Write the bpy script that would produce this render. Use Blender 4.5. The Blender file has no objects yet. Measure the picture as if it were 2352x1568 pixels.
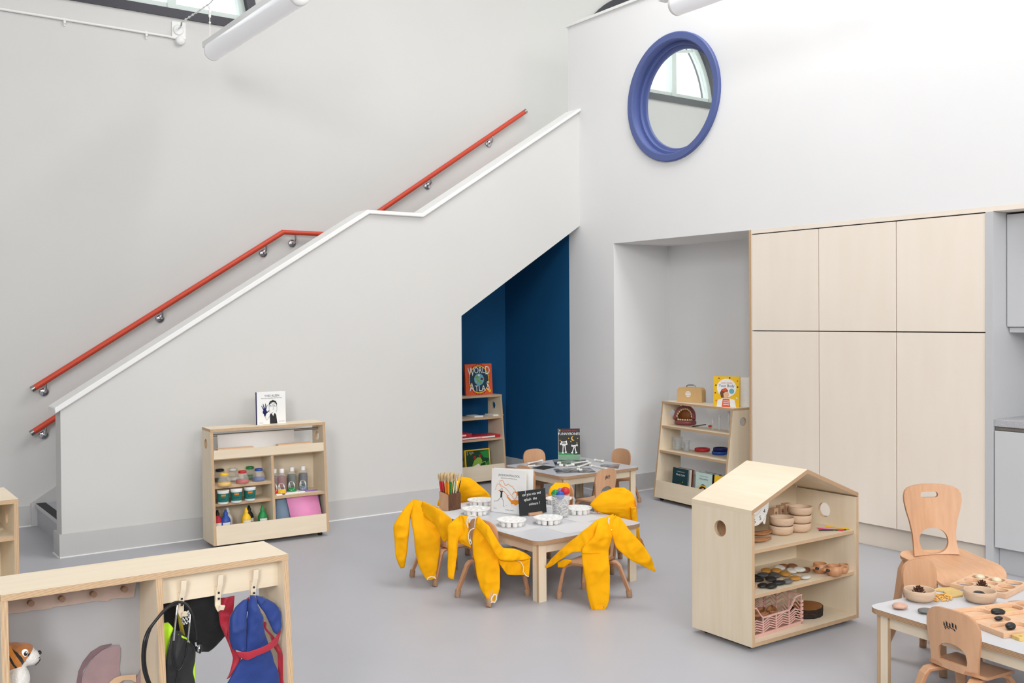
import bpy, bmesh, math, random
from mathutils import Vector, Matrix, noise
from mathutils.geometry import tessellate_polygon
random.seed(7)
S = bpy.context.scene
COL = S.collection
pi = math.pi

# ---------------------------------------------------------------- camera
FPX, CX, CY, EYE = 2273.02, 1176.0, 760.08, 1.5
CR = Vector((0.81179382, -0.58390571, -0.00670184))
CU = Vector((0.0127341, 0.00622754, 0.99989953))
CF = Vector((0.58380531, 0.81179759, -0.012491))
cam_data = bpy.data.cameras.new('camera')
cam = bpy.data.objects.new('camera', cam_data)
COL.objects.link(cam)
cam.matrix_world = Matrix(((CR.x, CU.x, -CF.x, 0), (CR.y, CU.y, -CF.y, 0), (CR.z, CU.z, -CF.z, EYE), (0, 0, 0, 1)))
cam_data.sensor_width = 36.0
cam_data.sensor_fit = 'HORIZONTAL'
cam_data.lens = FPX * 36.0 / 2352.0
cam_data.shift_y = -(784.0 - CY) / 2352.0
cam_data.clip_start = 0.05
S.camera = cam

def at(u, v, axis, val):
    """the point where the line of sight through photo pixel (u,v) meets the plane axis=val"""
    d = CF + CR * ((u - CX) / FPX) - CU * ((v - CY) / FPX)
    c = Vector((0, 0, EYE))
    t = (val - c[axis]) / d[axis]
    return c + d * t

# ---------------------------------------------------------------- view, sky, lamps
S.view_settings.view_transform = 'Standard'
S.view_settings.look = 'None'
S.view_settings.gamma = 1.0
S.view_settings.exposure = 0.0
W = bpy.data.worlds.new('sky')
S.world = W
W.use_nodes = True
bg = W.node_tree.nodes['Background']
bg.inputs[0].default_value = (0.93, 0.97, 1.0, 1)
bg.inputs[1].default_value = 2.5

def area(name, loc, target, sx, sy, power, color=(1, 1, 1)):
    l = bpy.data.lights.new(name, 'AREA')
    l.shape = 'RECTANGLE'; l.size = sx; l.size_y = sy; l.energy = power; l.color = color
    o = bpy.data.objects.new(name, l)
    COL.objects.link(o)
    o.location = loc
    o.rotation_euler = (Vector(target) - Vector(loc)).to_track_quat('-Z', 'Y').to_euler()
    return o
# daylight: rooflights over the room, tall windows in the far left and front walls
area('rooflight', (4.3, 1.0, 6.05), (4.3, 1.0, 0), 2.0, 3.4, 38, (1.0, 0.99, 0.98))
area('rooflight_far', (4.2, 4.2, 6.05), (4.2, 4.2, 0), 2.0, 2.5, 124, (1.0, 0.995, 0.985))
area('added_gallery_light', (8.0, 4.5, 6.05), (8.0, 4.5, 0), 2.5, 4.0, 75, (0.97, 1.0, 0.97))  # added lamp, brightens the gallery behind the round window
area('window_daylight_left', (-3.85, -2.5, 3.8), (5.4, 2.2, 1.6), 3.0, 2.6, 580, (0.99, 0.995, 1.0))
area('window_daylight_front_left', (0, -4.85, 3.4), (2.5, 4, 0.6), 2.5, 2.6, 175, (0.99, 0.995, 1.0))
area('window_daylight_front', (3.0, -4.85, 3.4), (4.0, 4.0, 0.6), 2.5, 2.6, 235, (1.0, 0.995, 0.985))

# ---------------------------------------------------------------- materials
def lin(c):
    out = []
    for x in c[:3]:
        x = x / 255.0
        out.append(x / 12.92 if x <= 0.04045 else ((x + 0.055) / 1.055) ** 2.4)
    return out
MATS = {}
def _nodes(name):
    m = bpy.data.materials.new(name)
    m.use_nodes = True
    nt = m.node_tree
    b = nt.nodes['Principled BSDF']
    MATS[name] = m
    return m, nt, b
def pmat(name, rgb, rough=0.5, var=0.05, scale=12.0, metal=0.0, bump=0.0, bscale=80.0, stretch=(1, 1, 1), trans=0.0, alpha=1.0, ior=1.45, sheen=0.0, rgb2=None, spec=0.5, detail=4.0):
    """a plain surface with a slight procedural mottling"""
    m, nt, b = _nodes(name)
    c = lin(rgb)
    c2 = lin(rgb2) if rgb2 else [x * (1 - var * 2) for x in c]
    tc = nt.nodes.new('ShaderNodeTexCoord'); mp = nt.nodes.new('ShaderNodeMapping')
    mp.inputs['Scale'].default_value = stretch
    nt.links.new(tc.outputs['Object'], mp.inputs[0])
    n = nt.nodes.new('ShaderNodeTexNoise')
    n.inputs['Scale'].default_value = scale; n.inputs['Detail'].default_value = detail
    nt.links.new(mp.outputs[0], n.inputs['Vector'])
    r = nt.nodes.new('ShaderNodeValToRGB')
    r.color_ramp.elements[0].position = 0.3; r.color_ramp.elements[1].position = 0.7
    r.color_ramp.elements[0].color = (*c2, 1); r.color_ramp.elements[1].color = (*c, 1)
    nt.links.new(n.outputs[0], r.inputs[0]); nt.links.new(r.outputs[0], b.inputs['Base Color'])
    b.inputs['Roughness'].default_value = rough; b.inputs['Metallic'].default_value = metal
    b.inputs['Transmission Weight'].default_value = trans; b.inputs['Alpha'].default_value = alpha
    b.inputs['IOR'].default_value = ior
    b.inputs['Specular IOR Level'].default_value = spec
    if sheen: b.inputs['Sheen Weight'].default_value = sheen
    if bump:
        n2 = nt.nodes.new('ShaderNodeTexNoise'); n2.inputs['Scale'].default_value = bscale
        n2.inputs['Detail'].default_value = 6
        nt.links.new(mp.outputs[0], n2.inputs['Vector'])
        bp = nt.nodes.new('ShaderNodeBump'); bp.inputs['Strength'].default_value = bump; bp.inputs['Distance'].default_value = 0.01
        nt.links.new(n2.outputs[0], bp.inputs['Height']); nt.links.new(bp.outputs[0], b.inputs['Normal'])
    return m
def wood(name, a, b_, grain=(1.2, 1.2, 26.0), rough=0.45, scale=2.2, bump=0.02, fine=0.35):
    """long wood grain: noise stretched along one axis plus fine fibres"""
    m, nt, b = _nodes(name)
    tc = nt.nodes.new('ShaderNodeTexCoord'); mp = nt.nodes.new('ShaderNodeMapping')
    mp.inputs['Scale'].default_value = [1.0 / g * 26.0 if g else 1 for g in grain]
    nt.links.new(tc.outputs['Object'], mp.inputs[0])
    n = nt.nodes.new('ShaderNodeTexNoise'); n.inputs['Scale'].default_value = scale; n.inputs['Detail'].default_value = 5; n.inputs['Distortion'].default_value = 0.6
    nt.links.new(mp.outputs[0], n.inputs['Vector'])
    n2 = nt.nodes.new('ShaderNodeTexNoise'); n2.inputs['Scale'].default_value = scale * 9; n2.inputs['Detail'].default_value = 3
    nt.links.new(mp.outputs[0], n2.inputs['Vector'])
    mx = nt.nodes.new('ShaderNodeMath'); mx.operation = 'MULTIPLY_ADD'; mx.inputs[1].default_value = fine
    nt.links.new(n2.outputs[0], mx.inputs[0])
    sc = nt.nodes.new('ShaderNodeMath'); sc.operation = 'MULTIPLY'; sc.inputs[1].default_value = 1 - fine
    nt.links.new(n.outputs[0], sc.inputs[0]); nt.links.new(sc.outputs[0], mx.inputs[2])
    r = nt.nodes.new('ShaderNodeValToRGB')
    r.color_ramp.elements[0].position = 0.36; r.color_ramp.elements[1].position = 0.64
    r.color_ramp.elements[0].color = (*lin(b_), 1); r.color_ramp.elements[1].color = (*lin(a), 1)
    nt.links.new(mx.outputs[0], r.inputs[0]); nt.links.new(r.outputs[0], b.inputs['Base Color'])
    b.inputs['Roughness'].default_value = rough
    bp = nt.nodes.new('ShaderNodeBump'); bp.inputs['Strength'].default_value = bump; bp.inputs['Distance'].default_value = 0.004
    nt.links.new(mx.outputs[0], bp.inputs['Height']); nt.links.new(bp.outputs[0], b.inputs['Normal'])
    return m
def plyedge(name, a, b_, layers=6.0):
    """layered plywood edge: stripes across the thickness (UV v)"""
    m, nt, b = _nodes(name)
    uv = nt.nodes.new('ShaderNodeUVMap')
    sx = nt.nodes.new('ShaderNodeSeparateXYZ'); nt.links.new(uv.outputs[0], sx.inputs[0])
    n = nt.nodes.new('ShaderNodeTexNoise'); n.inputs['Scale'].default_value = 30
    nt.links.new(uv.outputs[0], n.inputs['Vector'])
    ad = nt.nodes.new('ShaderNodeMath'); ad.operation = 'MULTIPLY_ADD'; ad.inputs[1].default_value = layers * 2 * pi
    off = nt.nodes.new('ShaderNodeMath'); off.operation = 'MULTIPLY'; off.inputs[1].default_value = 1.6
    nt.links.new(n.outputs[0], off.inputs[0])
    nt.links.new(sx.outputs['Y'], ad.inputs[0]); nt.links.new(off.outputs[0], ad.inputs[2])
    si = nt.nodes.new('ShaderNodeMath'); si.operation = 'SINE'; nt.links.new(ad.outputs[0], si.inputs[0])
    ma = nt.nodes.new('ShaderNodeMath'); ma.operation = 'MULTIPLY_ADD'; ma.inputs[1].default_value = 0.5; ma.inputs[2].default_value = 0.5
    nt.links.new(si.outputs[0], ma.inputs[0])
    r = nt.nodes.new('ShaderNodeValToRGB')
    r.color_ramp.elements[0].position = 0.1; r.color_ramp.elements[1].position = 0.75
    r.color_ramp.elements[0].color = (*lin(b_), 1); r.color_ramp.elements[1].color = (*lin(a), 1)
    nt.links.new(ma.outputs[0], r.inputs[0]); nt.links.new(r.outputs[0], b.inputs['Base Color'])
    b.inputs['Roughness'].default_value = 0.6
    return m
def clear(name, rgb, alpha=0.15, rough=0.05, spec=0.5):
    m, nt, b = _nodes(name)
    b.inputs['Base Color'].default_value = (*lin(rgb), 1); b.inputs['Roughness'].default_value = rough
    b.inputs['Alpha'].default_value = alpha; b.inputs['Specular IOR Level'].default_value = spec
    n = nt.nodes.new('ShaderNodeTexNoise'); n.inputs['Scale'].default_value = 9
    mr = nt.nodes.new('ShaderNodeMapRange'); mr.inputs['To Min'].default_value = alpha * 0.92; mr.inputs['To Max'].default_value = alpha * 1.08
    nt.links.new(n.outputs[0], mr.inputs[0]); nt.links.new(mr.outputs[0], b.inputs['Alpha'])
    return m

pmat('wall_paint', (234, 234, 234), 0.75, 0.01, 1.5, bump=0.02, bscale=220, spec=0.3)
pmat('stair_wall_dimmed', (213, 212, 209), 0.75, 0.01, 1.5, bump=0.02, bscale=220, spec=0.3)  # greyer wall paint, its darkening also stands in for weaker light here
pmat('bounce_cut_grey', (150, 149, 147), 0.75, 0.01, 1.5, spec=0.3)  # unseen walls greyed to cut the light they bounce back
pmat('trim_gloss', (238, 238, 236), 0.35, 0.01, 3)
pmat('skirting', (199, 198, 197), 0.5, 0.012, 3)
pmat('sealant', (250, 250, 248), 0.4, 0.01, 30)
pmat('vinyl_floor', (180, 180, 185), 0.42, 0.012, 3.0, bump=0.015, bscale=500, spec=0.35)
pmat('navy_paint', (24, 86, 132), 0.7, 0.03, 2, bump=0.02, bscale=200, spec=0.25)
pmat('blue_frame', (84, 98, 152), 0.45, 0.02, 8)
pmat('black_frame', (52, 52, 60), 0.35, 0.03, 8)
pmat('sash_green', (214, 226, 220), 0.4, 0.015, 8)
clear('window_glass', (235, 245, 240), 0.07, 0.02)
pmat('rail_red', (208, 74, 50), 0.42, 0.03, 18)
pmat('steel', (170, 168, 164), 0.3, 0.05, 40, metal=1.0)
pmat('chrome', (205, 208, 212), 0.14, 0.04, 30, metal=1.0)
pmat('nosing_black', (30, 30, 36), 0.6, 0.05, 200, bump=0.1, bscale=600)
wood('ply', (236, 221, 197), (226, 209, 182), (14, 14, 150), 0.5)
wood('ply_x', (236, 221, 197), (226, 209, 182), (150, 14, 14), 0.5)
wood('ply_y', (236, 221, 197), (226, 209, 182), (14, 150, 14), 0.5)
plyedge('ply_edge', (220, 190, 152), (160, 124, 92))
wood('birch_door', (245, 234, 221), (239, 227, 212), (30, 30, 150), 0.45, 1.2, 0.01)
plyedge('birch_edge', (212, 180, 142), (178, 138, 98), 4)
wood('beech', (218, 173, 135), (202, 154, 118), (14, 14, 120), 0.4, 3.0)
wood('beech_y', (218, 173, 135), (202, 154, 118), (120, 14, 14), 0.4, 3.0)
plyedge('beech_edge', (206, 156, 116), (166, 116, 82), 5)
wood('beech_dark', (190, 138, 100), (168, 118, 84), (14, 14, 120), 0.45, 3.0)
pmat('foot_cap', (176, 140, 110), 0.5, 0.04, 30)
wood('beech_pale', (226, 188, 154), (208, 168, 134), (120, 20, 20), 0.5, 3.0)
wood('bowl_wood', (214, 186, 158), (196, 166, 140), (40, 40, 8), 0.6, 5)
pmat('laminate_white', (202, 203, 207), 0.35, 0.01, 6)
plyedge('table_edge', (190, 156, 122), (150, 116, 84), 4)
pmat('dark_gap', (40, 32, 26), 0.8, 0.05, 20)
pmat('grey_cabinet', (206, 207, 209), 0.4, 0.01, 5)
pmat('grey_panel', (196, 197, 199), 0.45, 0.01, 5)
pmat('worktop', (205, 205, 208), 0.4, 0.18, 420, rgb2=(150, 150, 155), detail=1)
pmat('yellow_cloth', (248, 180, 14), 0.75, 0.05, 9, bump=0.12, bscale=260, rgb2=(242, 168, 8), spec=0.15)
pmat('white', (240, 240, 238), 0.45, 0.012, 12)
pmat('white_plastic', (238, 238, 236), 0.35, 0.01, 12)
pmat('table_paper', (209, 208, 208), 0.85, 0.012, 9)
pmat('paper', (238, 236, 233), 0.8, 0.015, 9)
pmat('page_edge', (232, 226, 214), 0.8, 0.05, 220, stretch=(1, 1, 6))
pmat('black', (28, 28, 30), 0.45, 0.04, 14)
pmat('black_cloth', (24, 24, 26), 0.9, 0.06, 40, bump=0.1, sheen=0.2)
pmat('rubber_black', (22, 22, 24), 0.32, 0.04, 20)
pmat('ink', (35, 35, 38), 0.6, 0.03, 20)
pmat('red', (200, 45, 52), 0.4, 0.04, 14)
pmat('blue', (42, 82, 168), 0.4, 0.04, 14)
pmat('green', (30, 140, 72), 0.4, 0.04, 14)
pmat('yellow', (246, 196, 40), 0.4, 0.03, 14)
pmat('orange', (238, 142, 30), 0.5, 0.03, 14)

# ---------------------------------------------------------------- mesh builder
_font_cache = {}
def text_polys(s, size):
    key = s
    if key not in _font_cache:
        cu = bpy.data.curves.new('t', 'FONT'); cu.body = s; cu.size = 1.0; cu.resolution_u = 3
        o = bpy.data.objects.new('t', cu); COL.objects.link(o)
        dg = bpy.context.evaluated_depsgraph_get(); dg.update()
        me = o.evaluated_get(dg).to_mesh()
        vs = [v.co.copy() for v in me.vertices]; fs = [tuple(p.vertices) for p in me.polygons]
        o.evaluated_get(dg).to_mesh_clear()
        bpy.data.objects.remove(o); bpy.data.curves.remove(cu)
        _font_cache[key] = (vs, fs)
    vs, fs = _font_cache[key]
    return [v * size for v in vs], fs

def circle(cx, cy, r, n=24, ry=None, a0=0.0, a1=2 * pi):
    ry = r if ry is None else ry
    return [(cx + r * math.cos(a0 + (a1 - a0) * i / n), cy + ry * math.sin(a0 + (a1 - a0) * i / n)) for i in range(n)]
def rrect(x0, x1, y0, y1, r, n=5):
    out = []
    for (cx, cy, a) in ((x1 - r, y1 - r, 0), (x0 + r, y1 - r, pi / 2), (x0 + r, y0 + r, pi), (x1 - r, y0 + r, 1.5 * pi)):
        for i in range(n + 1):
            t = a + pi / 2 * i / n
            out.append((cx + r * math.cos(t), cy + r * math.sin(t)))
    return out

class MB:
    def __init__(s):
        s.v = []; s.f = []; s.m = []; s.uv = []; s.sm = []
        s.T = Matrix()
    def add(s, vs, fs, m=0, smooth=False, uvs=None, T=None):
        T = s.T if T is None else s.T @ T
        o = len(s.v)
        s.v += [T @ Vector(v) for v in vs]
        for i, f in enumerate(fs):
            s.f.append([o + k for k in f]); s.m.append(m[i] if isinstance(m, (list, tuple)) else m); s.sm.append(smooth)
            s.uv.append(uvs[i] if uvs else None)
        return s
    def box(s, x0, x1, y0, y1, z0, z1, m=0, T=None, em=None):
        """a board; em = the material of its narrow (plywood) edges"""
        vs = [(x, y, z) for x in (x0, x1) for y in (y0, y1) for z in (z0, z1)]
        fs = [(0, 1, 3, 2), (4, 6, 7, 5), (0, 4, 5, 1), (2, 3, 7, 6), (0, 2, 6, 4), (1, 5, 7, 3)]
        ms, uv = m, None
        if em is not None:
            d = (abs(x1 - x0), abs(y1 - y0), abs(z1 - z0)); k = d.index(min(d))
            ms = []; uv = []
            for i, f in enumerate(fs):
                ax = i // 2
                if ax == k:
                    ms.append(m); uv.append(None)
                else:
                    ms.append(em)
                    j = 3 - ax - k
                    lo = (x0, y0, z0)[k]; ln = d[k] or 1
                    uv.append([(vs[q][j], (vs[q][k] - lo) / ln) for q in f])
        return s.add(vs, fs, ms, False, uv, T)
    def prism(s, outer, axis, a0, a1, m=0, em=None, holes=(), T=None, cuts=None, deform=None, smooth_side=False, m0=None):
        """extrude a 2-D outline (with holes) along an axis: 'x' -> pts are (y,z), 'y' -> (x,z), 'z' -> (x,y)"""
        em = m if em is None else em
        m0 = m if m0 is None else m0
        def p3(p, a):
            return {'x': (a, p[0], p[1]), 'y': (p[0], a, p[1]), 'z': (p[0], p[1], a)}[axis]
        loops = [list(outer)] + [list(h) for h in holes]
        flat = [p for l in loops for p in l]
        tris = tessellate_polygon([[Vector((p[0], p[1], 0)) for p in l] for l in loops])
        n = len(flat)
        vs = [p3(p, a0) for p in flat] + [p3(p, a1) for p in flat]
        fs = []; ms = []; uv = []
        for t in tris:
            a, b, c = (Vector(flat[i]) for i in t)
            cr = (b - a).cross(c - a)
            if abs(cr) < 1e-12: continue
            if cr < 0: t = (t[0], t[2], t[1])
            if axis == 'y': t = (t[0], t[2], t[1])
            fs.append(tuple(i + n for i in t)); ms.append(m); uv.append(None)
            fs.append((t[0], t[2], t[1])); ms.append(m0); uv.append(None)
        o = 0
        for li, l in enumerate(loops):
            k = len(l); run = 0.0
            area2 = sum(l[i][0] * l[(i + 1) % k][1] - l[(i + 1) % k][0] * l[i][1] for i in range(k))
            flip = (area2 < 0) ^ (li > 0) ^ (axis == 'y')
            for i in range(k):
                j = (i + 1) % k
                ln = math.dist(l[i], l[j])
                q = (o + i, o + j, o + j + n, o + i + n); u = [(run, 0), (run + ln, 0), (run + ln, 1), (run, 1)]
                if flip: q = q[::-1]; u = u[::-1]
                fs.append(q); ms.append(em); uv.append(u)
                run += ln
            o += k
        if cuts or deform:
            bm = bmesh.new(); L = bm.loops.layers.uv.new('UVMap')
            bv = [bm.verts.new(v) for v in vs]
            for f, mm, u in zip(fs, ms, uv):
                try: F = bm.faces.new([bv[i] for i in f])
                except ValueError: continue
                F.material_index = mm
                F.smooth = False
                if u:
                    for lp, w in zip(F.loops, u): lp[L].uv = w
            for ax, vals in (cuts or ()):
                for val in vals:
                    no = [0, 0, 0]; no[ax] = 1
                    co = [0, 0, 0]; co[ax] = val
                    bmesh.ops.bisect_plane(bm, geom=bm.verts[:] + bm.edges[:] + bm.faces[:], plane_co=co, plane_no=no)
            bm.verts.index_update()
            vs = [deform(v.co.copy()) if deform else v.co.copy() for v in bm.verts]
            fs = [[v.index for v in F.verts] for F in bm.faces]; ms = [F.material_index for F in bm.faces]
            uv = [[tuple(lp[L].uv) for lp in F.loops] for F in bm.faces]
            bm.free()
            return s.add(vs, fs, ms, deform is not None, uv, T)
        return s.add(vs, fs, ms, smooth_side, uv, T)
    def poly(s, pts, z=0.0, m=0, T=None, holes=()):
        """flat outline in the local XY plane"""
        loops = [list(pts)] + [list(h) for h in holes]
        flat = [p for l in loops for p in l]
        tris = tessellate_polygon([[Vector((p[0], p[1], 0)) for p in l] for l in loops])
        fs = []
        for t in tris:
            a, b, c = (Vector(flat[i]) for i in t)
            if (b - a).cross(c - a) < 0: t = (t[0], t[2], t[1])
            fs.append(tuple(t))
        return s.add([(p[0], p[1], z) for p in flat], fs, m, False, None, T)
    def stroke(s, pts, w, z=0.0, m=0, T=None):
        """flat brush stroke through points, local XY"""
        pts = [Vector((p[0], p[1])) for p in pts]
        vs = []; fs = []
        for i, p in enumerate(pts):
            d = (pts[min(i + 1, len(pts) - 1)] - pts[max(i - 1, 0)])
            d = d.normalized() if d.length else Vector((1, 0))
            nrm = Vector((-d.y, d.x)) * (w[i] if isinstance(w, (list, tuple)) else w) / 2
            vs += [(p.x + nrm.x, p.y + nrm.y, z), (p.x - nrm.x, p.y - nrm.y, z)]
            if i: fs.append((2 * i - 2, 2 * i - 1, 2 * i + 1, 2 * i))
        return s.add(vs, fs, m, False, None, T)
    def text(s, t, size, x=0, y=0, z=0.0, m=0, T=None, align='c', sx=1.0, rot=0.0):
        vs, fs = text_polys(t, size)
        if not vs: return s
        xs = [v.x for v in vs]; w = max(xs) - min(xs)
        o = -min(xs) - (w / 2 if align == 'c' else 0)
        c, sn = math.cos(rot), math.sin(rot)
        out = []
        for v in vs:
            px, py = (v.x + o) * sx, v.y
            out.append((x + px * c - py * sn, y + px * sn + py * c, z))
        return s.add(out, fs, m, False, None, T)
    def sweep(s, path, shape, m=0, smooth=True, closed=False, up=None, cap=True, T=None):
        """sweep 2-D section(s) along a 3-D path; shape = list of (a,b) or a function i->list"""
        P = [Vector(p) for p in path]; n = len(P)
        tang = []
        for i in range(n):
            a = P[(i - 1) % n] if (closed or i) else P[0]
            b = P[(i + 1) % n] if (closed or i < n - 1) else P[-1]
            t = b - a
            tang.append(t.normalized() if t.length else Vector((0, 0, 1)))
        vs = []; rings = []
        prev = None
        for i in range(n):
            t = tang[i]
            if up is not None:
                u = Vector(up); u = u - t * u.dot(t)
                if u.length < 1e-4: u = prev or t.orthogonal()
            elif prev is None: u = t.orthogonal()
            else: u = prev - t * prev.dot(t)
            u.normalize(); prev = u
            w = t.cross(u)
            sh = shape(i) if callable(shape) else shape
            rings.append(len(sh))
            vs += [P[i] + w * a + u * b for a, b in sh]
        k = rings[0]; fs = []
        for i in range(n if closed else n - 1):
            a = i * k; b = ((i + 1) % n) * k
            for j in range(k):
                j2 = (j + 1) % k
                fs.append((a + j, a + j2, b + j2, b + j))
        s.add(vs, fs, m, smooth, None, T)
        if cap and not closed:
            s.add(vs[:k], [tuple(reversed(range(k)))], m, False, None, T)
            s.add(vs[-k:], [tuple(range(k))], m, False, None, T)
        return s
    def tube(s, path, r, n=10, m=0, closed=False, cap=True, T=None, up=None):
        f = (lambda i: circle(0, 0, r[i], n)) if isinstance(r, (list, tuple)) else circle(0, 0, r, n)
        return s.sweep(path, f, m, True, closed, up, cap, T)
    def bar(s, path, w, t, m=0, up=(0, 0, 1), r=0.003, T=None, smooth=False):
        """flat bar: w along the side direction, t along 'up'"""
        def sh(i):
            ww = w[i] if isinstance(w, (list, tuple)) else w
            tt = t[i] if isinstance(t, (list, tuple)) else t
            return rrect(-ww / 2, ww / 2, -tt / 2, tt / 2, min(r, ww / 2.1, tt / 2.1), 2)
        return s.sweep(path, sh, m, smooth, False, up, True, T)
    def lathe(s, prof, n=24, m=0, T=None, c=(0, 0, 0), smooth=True, caps=True):
        vs = []; fs = []; ms = []
        for r, z in prof:
            for i in range(n):
                a = 2 * pi * i / n
                vs.append((c[0] + r * math.cos(a), c[1] + r * math.sin(a), c[2] + z))
        for k in range(len(prof) - 1):
            for i in range(n):
                j = (i + 1) % n
                fs.append((k * n + i, k * n + j, (k + 1) * n + j, (k + 1) * n + i))
                ms.append(m[k] if isinstance(m, (list, tuple)) else m)
        s.add(vs, fs, ms, smooth, None, T)
        if caps:
            m0 = m[0] if isinstance(m, (list, tuple)) else m; m1 = m[-1] if isinstance(m, (list, tuple)) else m
            if prof[0][0] > 1e-5: s.add(vs[:n], [tuple(reversed(range(n)))], m0, False, None, T)
            if prof[-1][0] > 1e-5: s.add(vs[-n:], [tuple(range(n))], m1, False, None, T)
        return s
    def ball(s, c, rx, ry=None, rz=None, nu=20, nv=12, m=0, T=None, fn=None, jit=0.0, jf=3.0, seed=0.0):
        ry = rx if ry is None else ry; rz = rx if rz is None else rz
        vs = [(0, 0, -1)]
        for j in range(1, nv):
            ph = -pi / 2 + pi * j / nv
            for i in range(nu):
                a = 2 * pi * i / nu
                vs.append((math.cos(ph) * math.cos(a), math.cos(ph) * math.sin(a), math.sin(ph)))
        vs.append((0, 0, 1))
        fs = [(0, 1 + (i + 1) % nu, 1 + i) for i in range(nu)]
        for j in range(nv - 2):
            o = 1 + j * nu
            fs += [(o + i, o + (i + 1) % nu, o + nu + (i + 1) % nu, o + nu + i) for i in range(nu)]
        o = 1 + (nv - 2) * nu; e = len(vs) - 1
        fs += [(o + i, o + (i + 1) % nu, e) for i in range(nu)]
        out = []
        for v in vs:
            k = 1.0
            if jit: k += jit * noise.noise(Vector(v) * jf + Vector((seed, seed * 1.7, -seed)))
            p = Vector((c[0] + v[0] * rx * k, c[1] + v[1] * ry * k, c[2] + v[2] * rz * k))
            out.append(fn(p) if fn else p)
        return s.add(out, fs, m, True, None, T)
    def build(s, name, mats, parent=None, bevel=0.0, sub=0, autosmooth=None, solid=0.0):
        me = bpy.data.meshes.new(name)
        me.from_pydata([tuple(v) for v in s.v], [], s.f)
        mats = mats if isinstance(mats, (list, tuple)) else [mats]
        for k in mats: me.materials.append(MATS[k])
        uvl = me.uv_layers.new(name='UVMap')
        for p in me.polygons:
            p.material_index = s.m[p.index]; p.use_smooth = s.sm[p.index]
            u = s.uv[p.index]
            for li, w in zip(p.loop_indices, u or [(0.37, 0.46)] * len(p.loop_indices)): uvl.data[li].uv = w
        me.update()
        o = bpy.data.objects.new(name, me); COL.objects.link(o)
        if parent is not None: o.parent = parent
        if solid:
            md = o.modifiers.new('solid', 'SOLIDIFY'); md.thickness = solid; md.offset = 0
        if bevel:
            md = o.modifiers.new('bevel', 'BEVEL'); md.width = bevel; md.segments = 2; md.limit_method = 'ANGLE'; md.angle_limit = 0.7
            md.harden_normals = False
        if sub:
            md = o.modifiers.new('sub', 'SUBSURF'); md.levels = sub; md.render_levels = sub
        if autosmooth:
            me.set_sharp_from_angle(angle=autosmooth)
        return o

def thing(name, label, cat, loc=(0, 0, 0), rz=0.0, group=None):
    o = bpy.data.objects.new(name, None); COL.objects.link(o)
    o.empty_display_size = 0.05
    o.location = loc; o.rotation_euler = (0, 0, rz)
    return tag(o, label, cat, group)
def tag(o, label, cat, group=None):
    o['label'] = label; o['category'] = cat
    if group: o['group'] = group
    return o
def struct(o):
    o['kind'] = 'structure'
    return o
def place(o, loc, rz=0.0, rx=0.0, ry=0.0):
    o.location = loc; o.rotation_euler = (rx, ry, rz)
    return o
def dup(root, loc, rz=0.0, label=None, group=None, rot=None):
    r = root.copy(); COL.objects.link(r); r.location = loc; r.rotation_euler = rot if rot else (0, 0, rz)
    if label: r['label'] = label
    if group: r['group'] = group
    for ch in list(root.children):
        c = ch.copy(); COL.objects.link(c); c.parent = r
        for g in list(ch.children):
            d = g.copy(); COL.objects.link(d); d.parent = c
    return r

# ================================================================ THE ROOM
XR, YS, YB, XN, YN, ZT = 5.622, 6.78, 7.98, 6.27, 6.33, 6.2
WIN_Z, WIN_R, WA, WBX = 3.91, 1.12, 2.02, 7.62
CIR = (5.618, 3.24)

f = MB(); f.box(-4.1, 10.3, -5.1, 8.2, -0.12, 0.0); struct(f.build('floor', 'vinyl_floor'))
c = MB(); c.box(-4.1, 10.3, -5.1, 8.2, ZT, ZT + 0.15); struct(c.build('ceiling', 'wall_paint'))

def lunette(cx, r, n=32):
    return [(cx + r * math.cos(pi * i / n), WIN_Z + r * math.sin(pi * i / n)) for i in range(n + 1)]
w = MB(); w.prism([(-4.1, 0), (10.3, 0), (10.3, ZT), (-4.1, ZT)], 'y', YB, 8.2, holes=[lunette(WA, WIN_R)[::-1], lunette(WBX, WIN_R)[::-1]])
struct(w.build('wall_back', 'stair_wall_dimmed'))
w = MB(); w.box(-4.1, -4.0, -5.0, 8.2, 0, ZT); struct(w.build('wall_left', 'bounce_cut_grey'))
w = MB(); w.box(-4.1, 10.3, -5.1, -5.0, 0, ZT); struct(w.build('wall_front', 'bounce_cut_grey'))
w = MB(); w.box(10.2, 10.3, -5.0, 8.2, 0, ZT); struct(w.build('wall_gallery', 'wall_paint'))

# stair wall with the sloping nook opening
w = MB()
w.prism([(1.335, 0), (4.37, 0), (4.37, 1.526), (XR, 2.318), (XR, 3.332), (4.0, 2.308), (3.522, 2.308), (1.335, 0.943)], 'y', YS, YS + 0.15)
struct(w.build('wall_stair', 'stair_wall_dimmed'))
# white capping along its stepped top
cap = [(1.305, 0.935), (3.525, 2.318), (4.0, 2.318), (XR + 0.01, 3.345)]
w = MB()
w.prism([(1.300, 0.918), (3.530, 2.306), (4.006, 2.306), (XR, 3.330), (XR, 3.357), (3.992, 2.336), (3.514, 2.336), (1.295, 0.955)], 'y', YS - 0.028, YS + 0.178)
struct(w.build('trim_1', 'trim_gloss', bevel=0.006))
# right wall: upper part over niche and cupboards, pillar, round hole
w = MB()
w.prism([(-5, 2.133), (4.83, 2.133), (YN, 2.133), (YN, 0), (6.93, 0), (6.93, 4.105), (-5, 4.105)], 'x', XR, XR + 0.15,
        holes=[circle(CIR[0], CIR[1], 0.455, 48)[::-1]])
struct(w.build('wall_right', 'wall_paint'))
w = MB(); w.box(XR - 0.016, XR + 0.17, -5, 6.945, 4.105, 4.128); struct(w.build('trim_2', 'trim_gloss'))
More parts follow.
